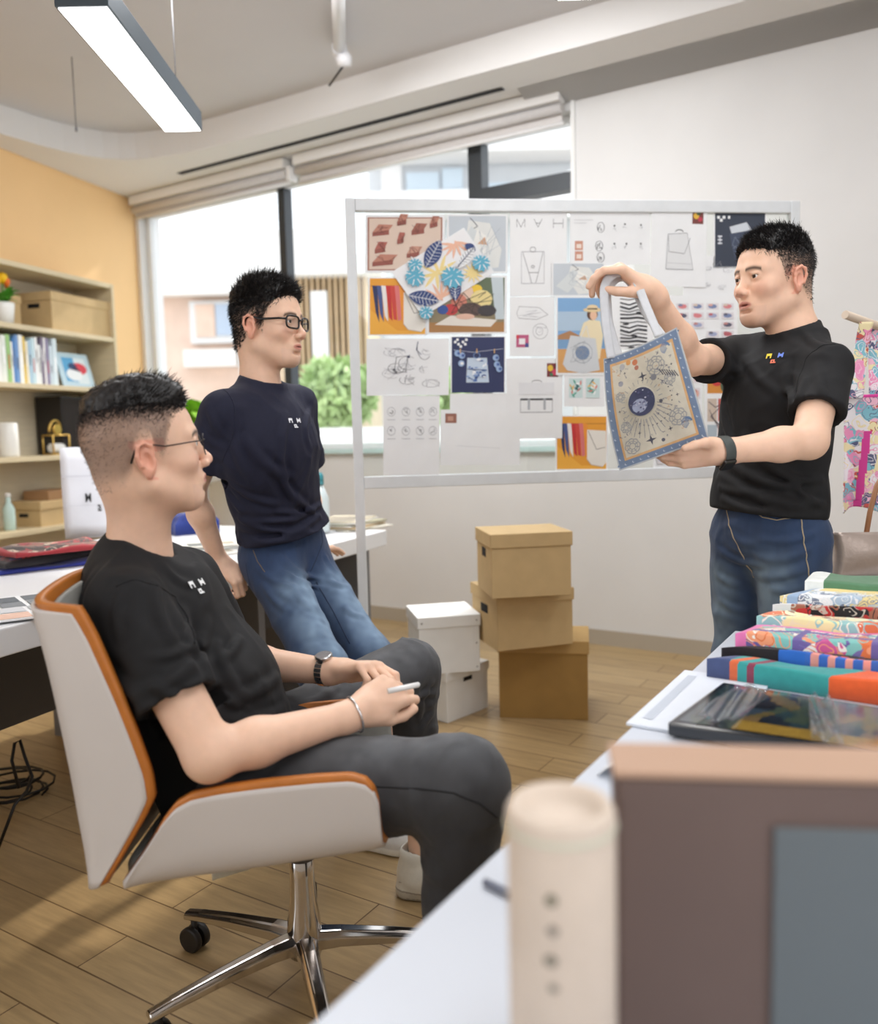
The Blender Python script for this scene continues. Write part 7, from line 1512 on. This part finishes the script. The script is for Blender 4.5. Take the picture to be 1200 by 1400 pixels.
# ================================================================== THE TOTE HE HOLDS
def tote():
    D0 = 1.83
    TL_, TR_, BRr, BL_ = P(825, 492, 1.86), P(925, 449, 1.80), P(969, 601, 1.785), P(847, 645, 1.83)
    n = nrm(np.cross(TR_ - BL_, TL_ - BRr)); n = n if n[1] < 0 else -n
    def base(x, y, off=0.):      # x left->right, y bottom->top
        p = (BL_ * (1 - x) + BRr * x) * (1 - y) + (TL_ * (1 - x) + TR_ * x) * y
        sag = A3([-.008 * math.sin(math.pi * y) * (1 - x), 0, -.006 * math.sin(math.pi * x) * y + .002])
        return p + sag + n * (off + .20 * min(max(x, 0), 1) * (1 - min(max(x, 0), 1)) * min(max(y, 0), 1) * (1 - min(max(y, 0), 1)) + .003 * math.sin(6 * x + 4 * y))
    t = thing('tote_bag', (BL_ + BRr) / 2, 'small cream tote with blue bordered celestial print held up by the standing man', 'bag')
    cream = srgb(202, 195, 178)
    mb = MB(); mb.sheet(lambda u, v: base(u, v), 30, 30, -.003, cream); mb.sheet(lambda u, v: base(u, v) - n * (.006 + .030 * math.sin(math.pi * u) ** .6 * math.sin(math.pi * v * .98) ** .6), 30, 30, -.003, srgb(196, 190, 176)); obj('body', mb, cloth_print, t)
    a = Art((0, 0, 0), (1, 0, 0), (0, 1, 0), (0, 0, 1), .00022, lambda x, y, k: base(x, y, k + .0045)); a.asp = 1.28; r = random.Random(77)
    def quadgrid(x0, y0, x1, y1, c, nx=24, ny=24):
        a.k += 1; V = [a.pt(x0 + (x1 - x0) * i / nx, y0 + (y1 - y0) * j / ny) for j in range(ny + 1) for i in range(nx + 1)]; fs = [(j * (nx + 1) + i, j * (nx + 1) + i + 1, (j + 1) * (nx + 1) + i + 1, (j + 1) * (nx + 1) + i) for j in range(ny) for i in range(nx)]; a.mb.add(V, fs, c, True)
    BL2 = srgb(112, 130, 156); NV = srgb(58, 62, 88); INK = srgb(66, 66, 78); OR = srgb(206, 164, 116); GR = srgb(150, 150, 150)
    quadgrid(.0, .0, 1., 1., srgb(176, 182, 188), 24, 24); quadgrid(.015, .012, .985, .988, BL2, 24, 24); quadgrid(.085, .065, .915, .93, OR, 24, 24); quadgrid(.11, .085, .89, .905, cream, 24, 24)
    for k in range(46):          # moons along the border
        s_ = k / 46 * 4; e = s_ % 1; x, y = [(e, .035), (.95, e), (1 - e, .958), (.05, 1 - e)][int(s_)]
        a.ell(x, y, .013, .010, srgb(190, 200, 214), 8); a.ell(x + .006, y + .003, .010, .009, BL2, 8)
    def flower(x, y, R_, c, w=.006):
        for q in range(3):
            a.circ(x, y, R_ * (1 - q * .3), R_ * (1 - q * .3) / 1.28, w, c, 12)
        for i in range(8): t_ = i * math.pi / 4; a.circ(x + R_ * .75 * math.cos(t_), y + R_ * .75 * math.sin(t_) / 1.28, R_ * .35, R_ * .35 / 1.28, w, c, 8)
    for (x, y, R_) in ((.66, .76, .10), (.76, .27, .09), (.22, .16, .08), (.2, .33, .055), (.78, .60, .06), (.2, .60, .05)): flower(x, y, R_, GR)
    a.ell(.43, .50, .165, .135, srgb(214, 208, 190), 30)
    for i in range(24): t_ = i * math.pi / 12; a.line([(.43 + .19 * math.cos(t_), .50 + .155 * math.sin(t_)), (.43 + .235 * math.cos(t_), .50 + .19 * math.sin(t_))], .007, GR)
    a.ell(.43, .50, .15, .122, NV, 30); a.ell(.40, .47, .085, .06, srgb(150, 156, 178), 14)
    for i in range(30):
        t_ = r.uniform(0, 6.28); q = r.random() ** .5; a.ell(.43 + .13 * q * math.cos(t_), .50 + .105 * q * math.sin(t_), r.uniform(.004, .016), r.uniform(.004, .010), srgb(*r.choice([(190, 190, 205), (110, 112, 140), (80, 84, 116), (60, 56, 90)])), 7)
    for i in range(22): t_ = 2.6 + i * .2; x = .52 + .24 * math.cos(t_ * 1.0 + 1.2); y = .47 + .20 * math.sin(t_ + 1.2); a.ell(x, y, .008, .006, INK, 6)
    for i in range(12): t_ = -2.4 + i * .20; a.line([(.45 + .15 * math.cos(t_), .47 + .13 * math.sin(t_)), (.45 + .30 * math.cos(t_), .42 + .24 * math.sin(t_))], .006, srgb(120, 120, 128))
    def star(x, y, R_, c, n_=8):
        pts = [(x + (R_ if i % 2 == 0 else R_ * .3) * math.cos(i * math.pi / n_), y + (R_ if i % 2 == 0 else R_ * .3) * math.sin(i * math.pi / n_) / 1.28) for i in range(2 * n_)]; a.poly(pts, c)
    for (x, y, R_) in ((.50, .70, .055), (.44, .155, .06), (.30, .78, .02), (.82, .44, .022), (.66, .19, .03), (.18, .47, .02), (.84, .70, .018), (.34, .24, .022)): star(x, y, R_, INK, 4)
    for (x, y, R_, c) in ((.36, .86, .030, (206, 150, 90)), (.44, .84, .034, (196, 120, 84)), (.45, .79, .026, (170, 110, 90)), (.28, .84, .035, (170, 168, 168)), (.62, .655, .035, (120, 120, 124)), (.64, .44, .02, (80, 80, 90)), (.56, .12, .02, (84, 84, 96)), (.24, .70, .03, (150, 150, 156))): a.ell(x, y, R_, R_ / 1.28, srgb(*c), 14)
    for k in range(7): a.line([(.70 + k * .025, .70 - k * .01), (.73 + k * .025, .64 - k * .01)], .010, INK)
    for (x0, y0, x1, y1) in ((.74, .80, .9, .90), (.78, .12, .9, .26)):   # curled corner waves
        for k in range(5): a.circ((x0 + x1) / 2 + k * .006, (y0 + y1) / 2, .055 - k * .009, .045 - k * .007, .007, srgb(96, 118, 150), 14, 1, 0, 4.4)
    for k in range(70):
        x, y = r.uniform(.15, .86), r.uniform(.12, .88)
        if (x - .43) ** 2 + ((y - .5) * 1.2) ** 2 > .045: a.scrib(x - .022, y - .018, x + .022, y + .018, 4, .0045, srgb(*r.choice([(110, 112, 124), (160, 156, 150), (90, 92, 108), (190, 150, 110)])), r)
    obj('print', a.mb, cloth_print, t)
    strap_m = mat('grey_webbing', srgb(206, 208, 212), .7, noise=.04, nscale=60)
    def strap(p, w, nm='handle'):
        pts = [A3(q) for q in p]; cum = np.r_[0, np.cumsum([np.linalg.norm(b - a_) for a_, b in zip(pts[:-1], pts[1:])])]; cum /= cum[-1]; A_ = A3(pts)
        def cr(v):
            v2 = np.clip(A3([v - .03, v, v + .03]), 0, 1); return sum(A3([np.interp(x, cum, A_[:, j]) for j in range(3)]) for x in v2) / 3
        def f(u, v):
            c = cr(v); d = nrm(cr(min(1, v + .02)) - cr(max(0, v - .02))); sd = nrm(np.cross(d, A3([.25, -1, .1]))); return c + sd * (u - .5) * w
        mb = MB(); mb.sheet(f, 5, 50, .0022); obj(nm, mb, strap_m, t)
    g = P(858, 372, 1.87)
    strap([P(836, 492, 1.845), P(828, 440, 1.85), P(825, 395, 1.86), P(832, 377, 1.865), P(850, 370, 1.87), P(868, 377, 1.86), P(880, 410, 1.85), P(902, 462, 1.82)], .020)
    strap([P(846, 488, 1.868), P(832, 440, 1.885), P(829, 398, 1.885), P(838, 382, 1.885), P(853, 376, 1.885), P(866, 390, 1.88), P(884, 430, 1.875), P(906, 460, 1.85)], .020)
tote()
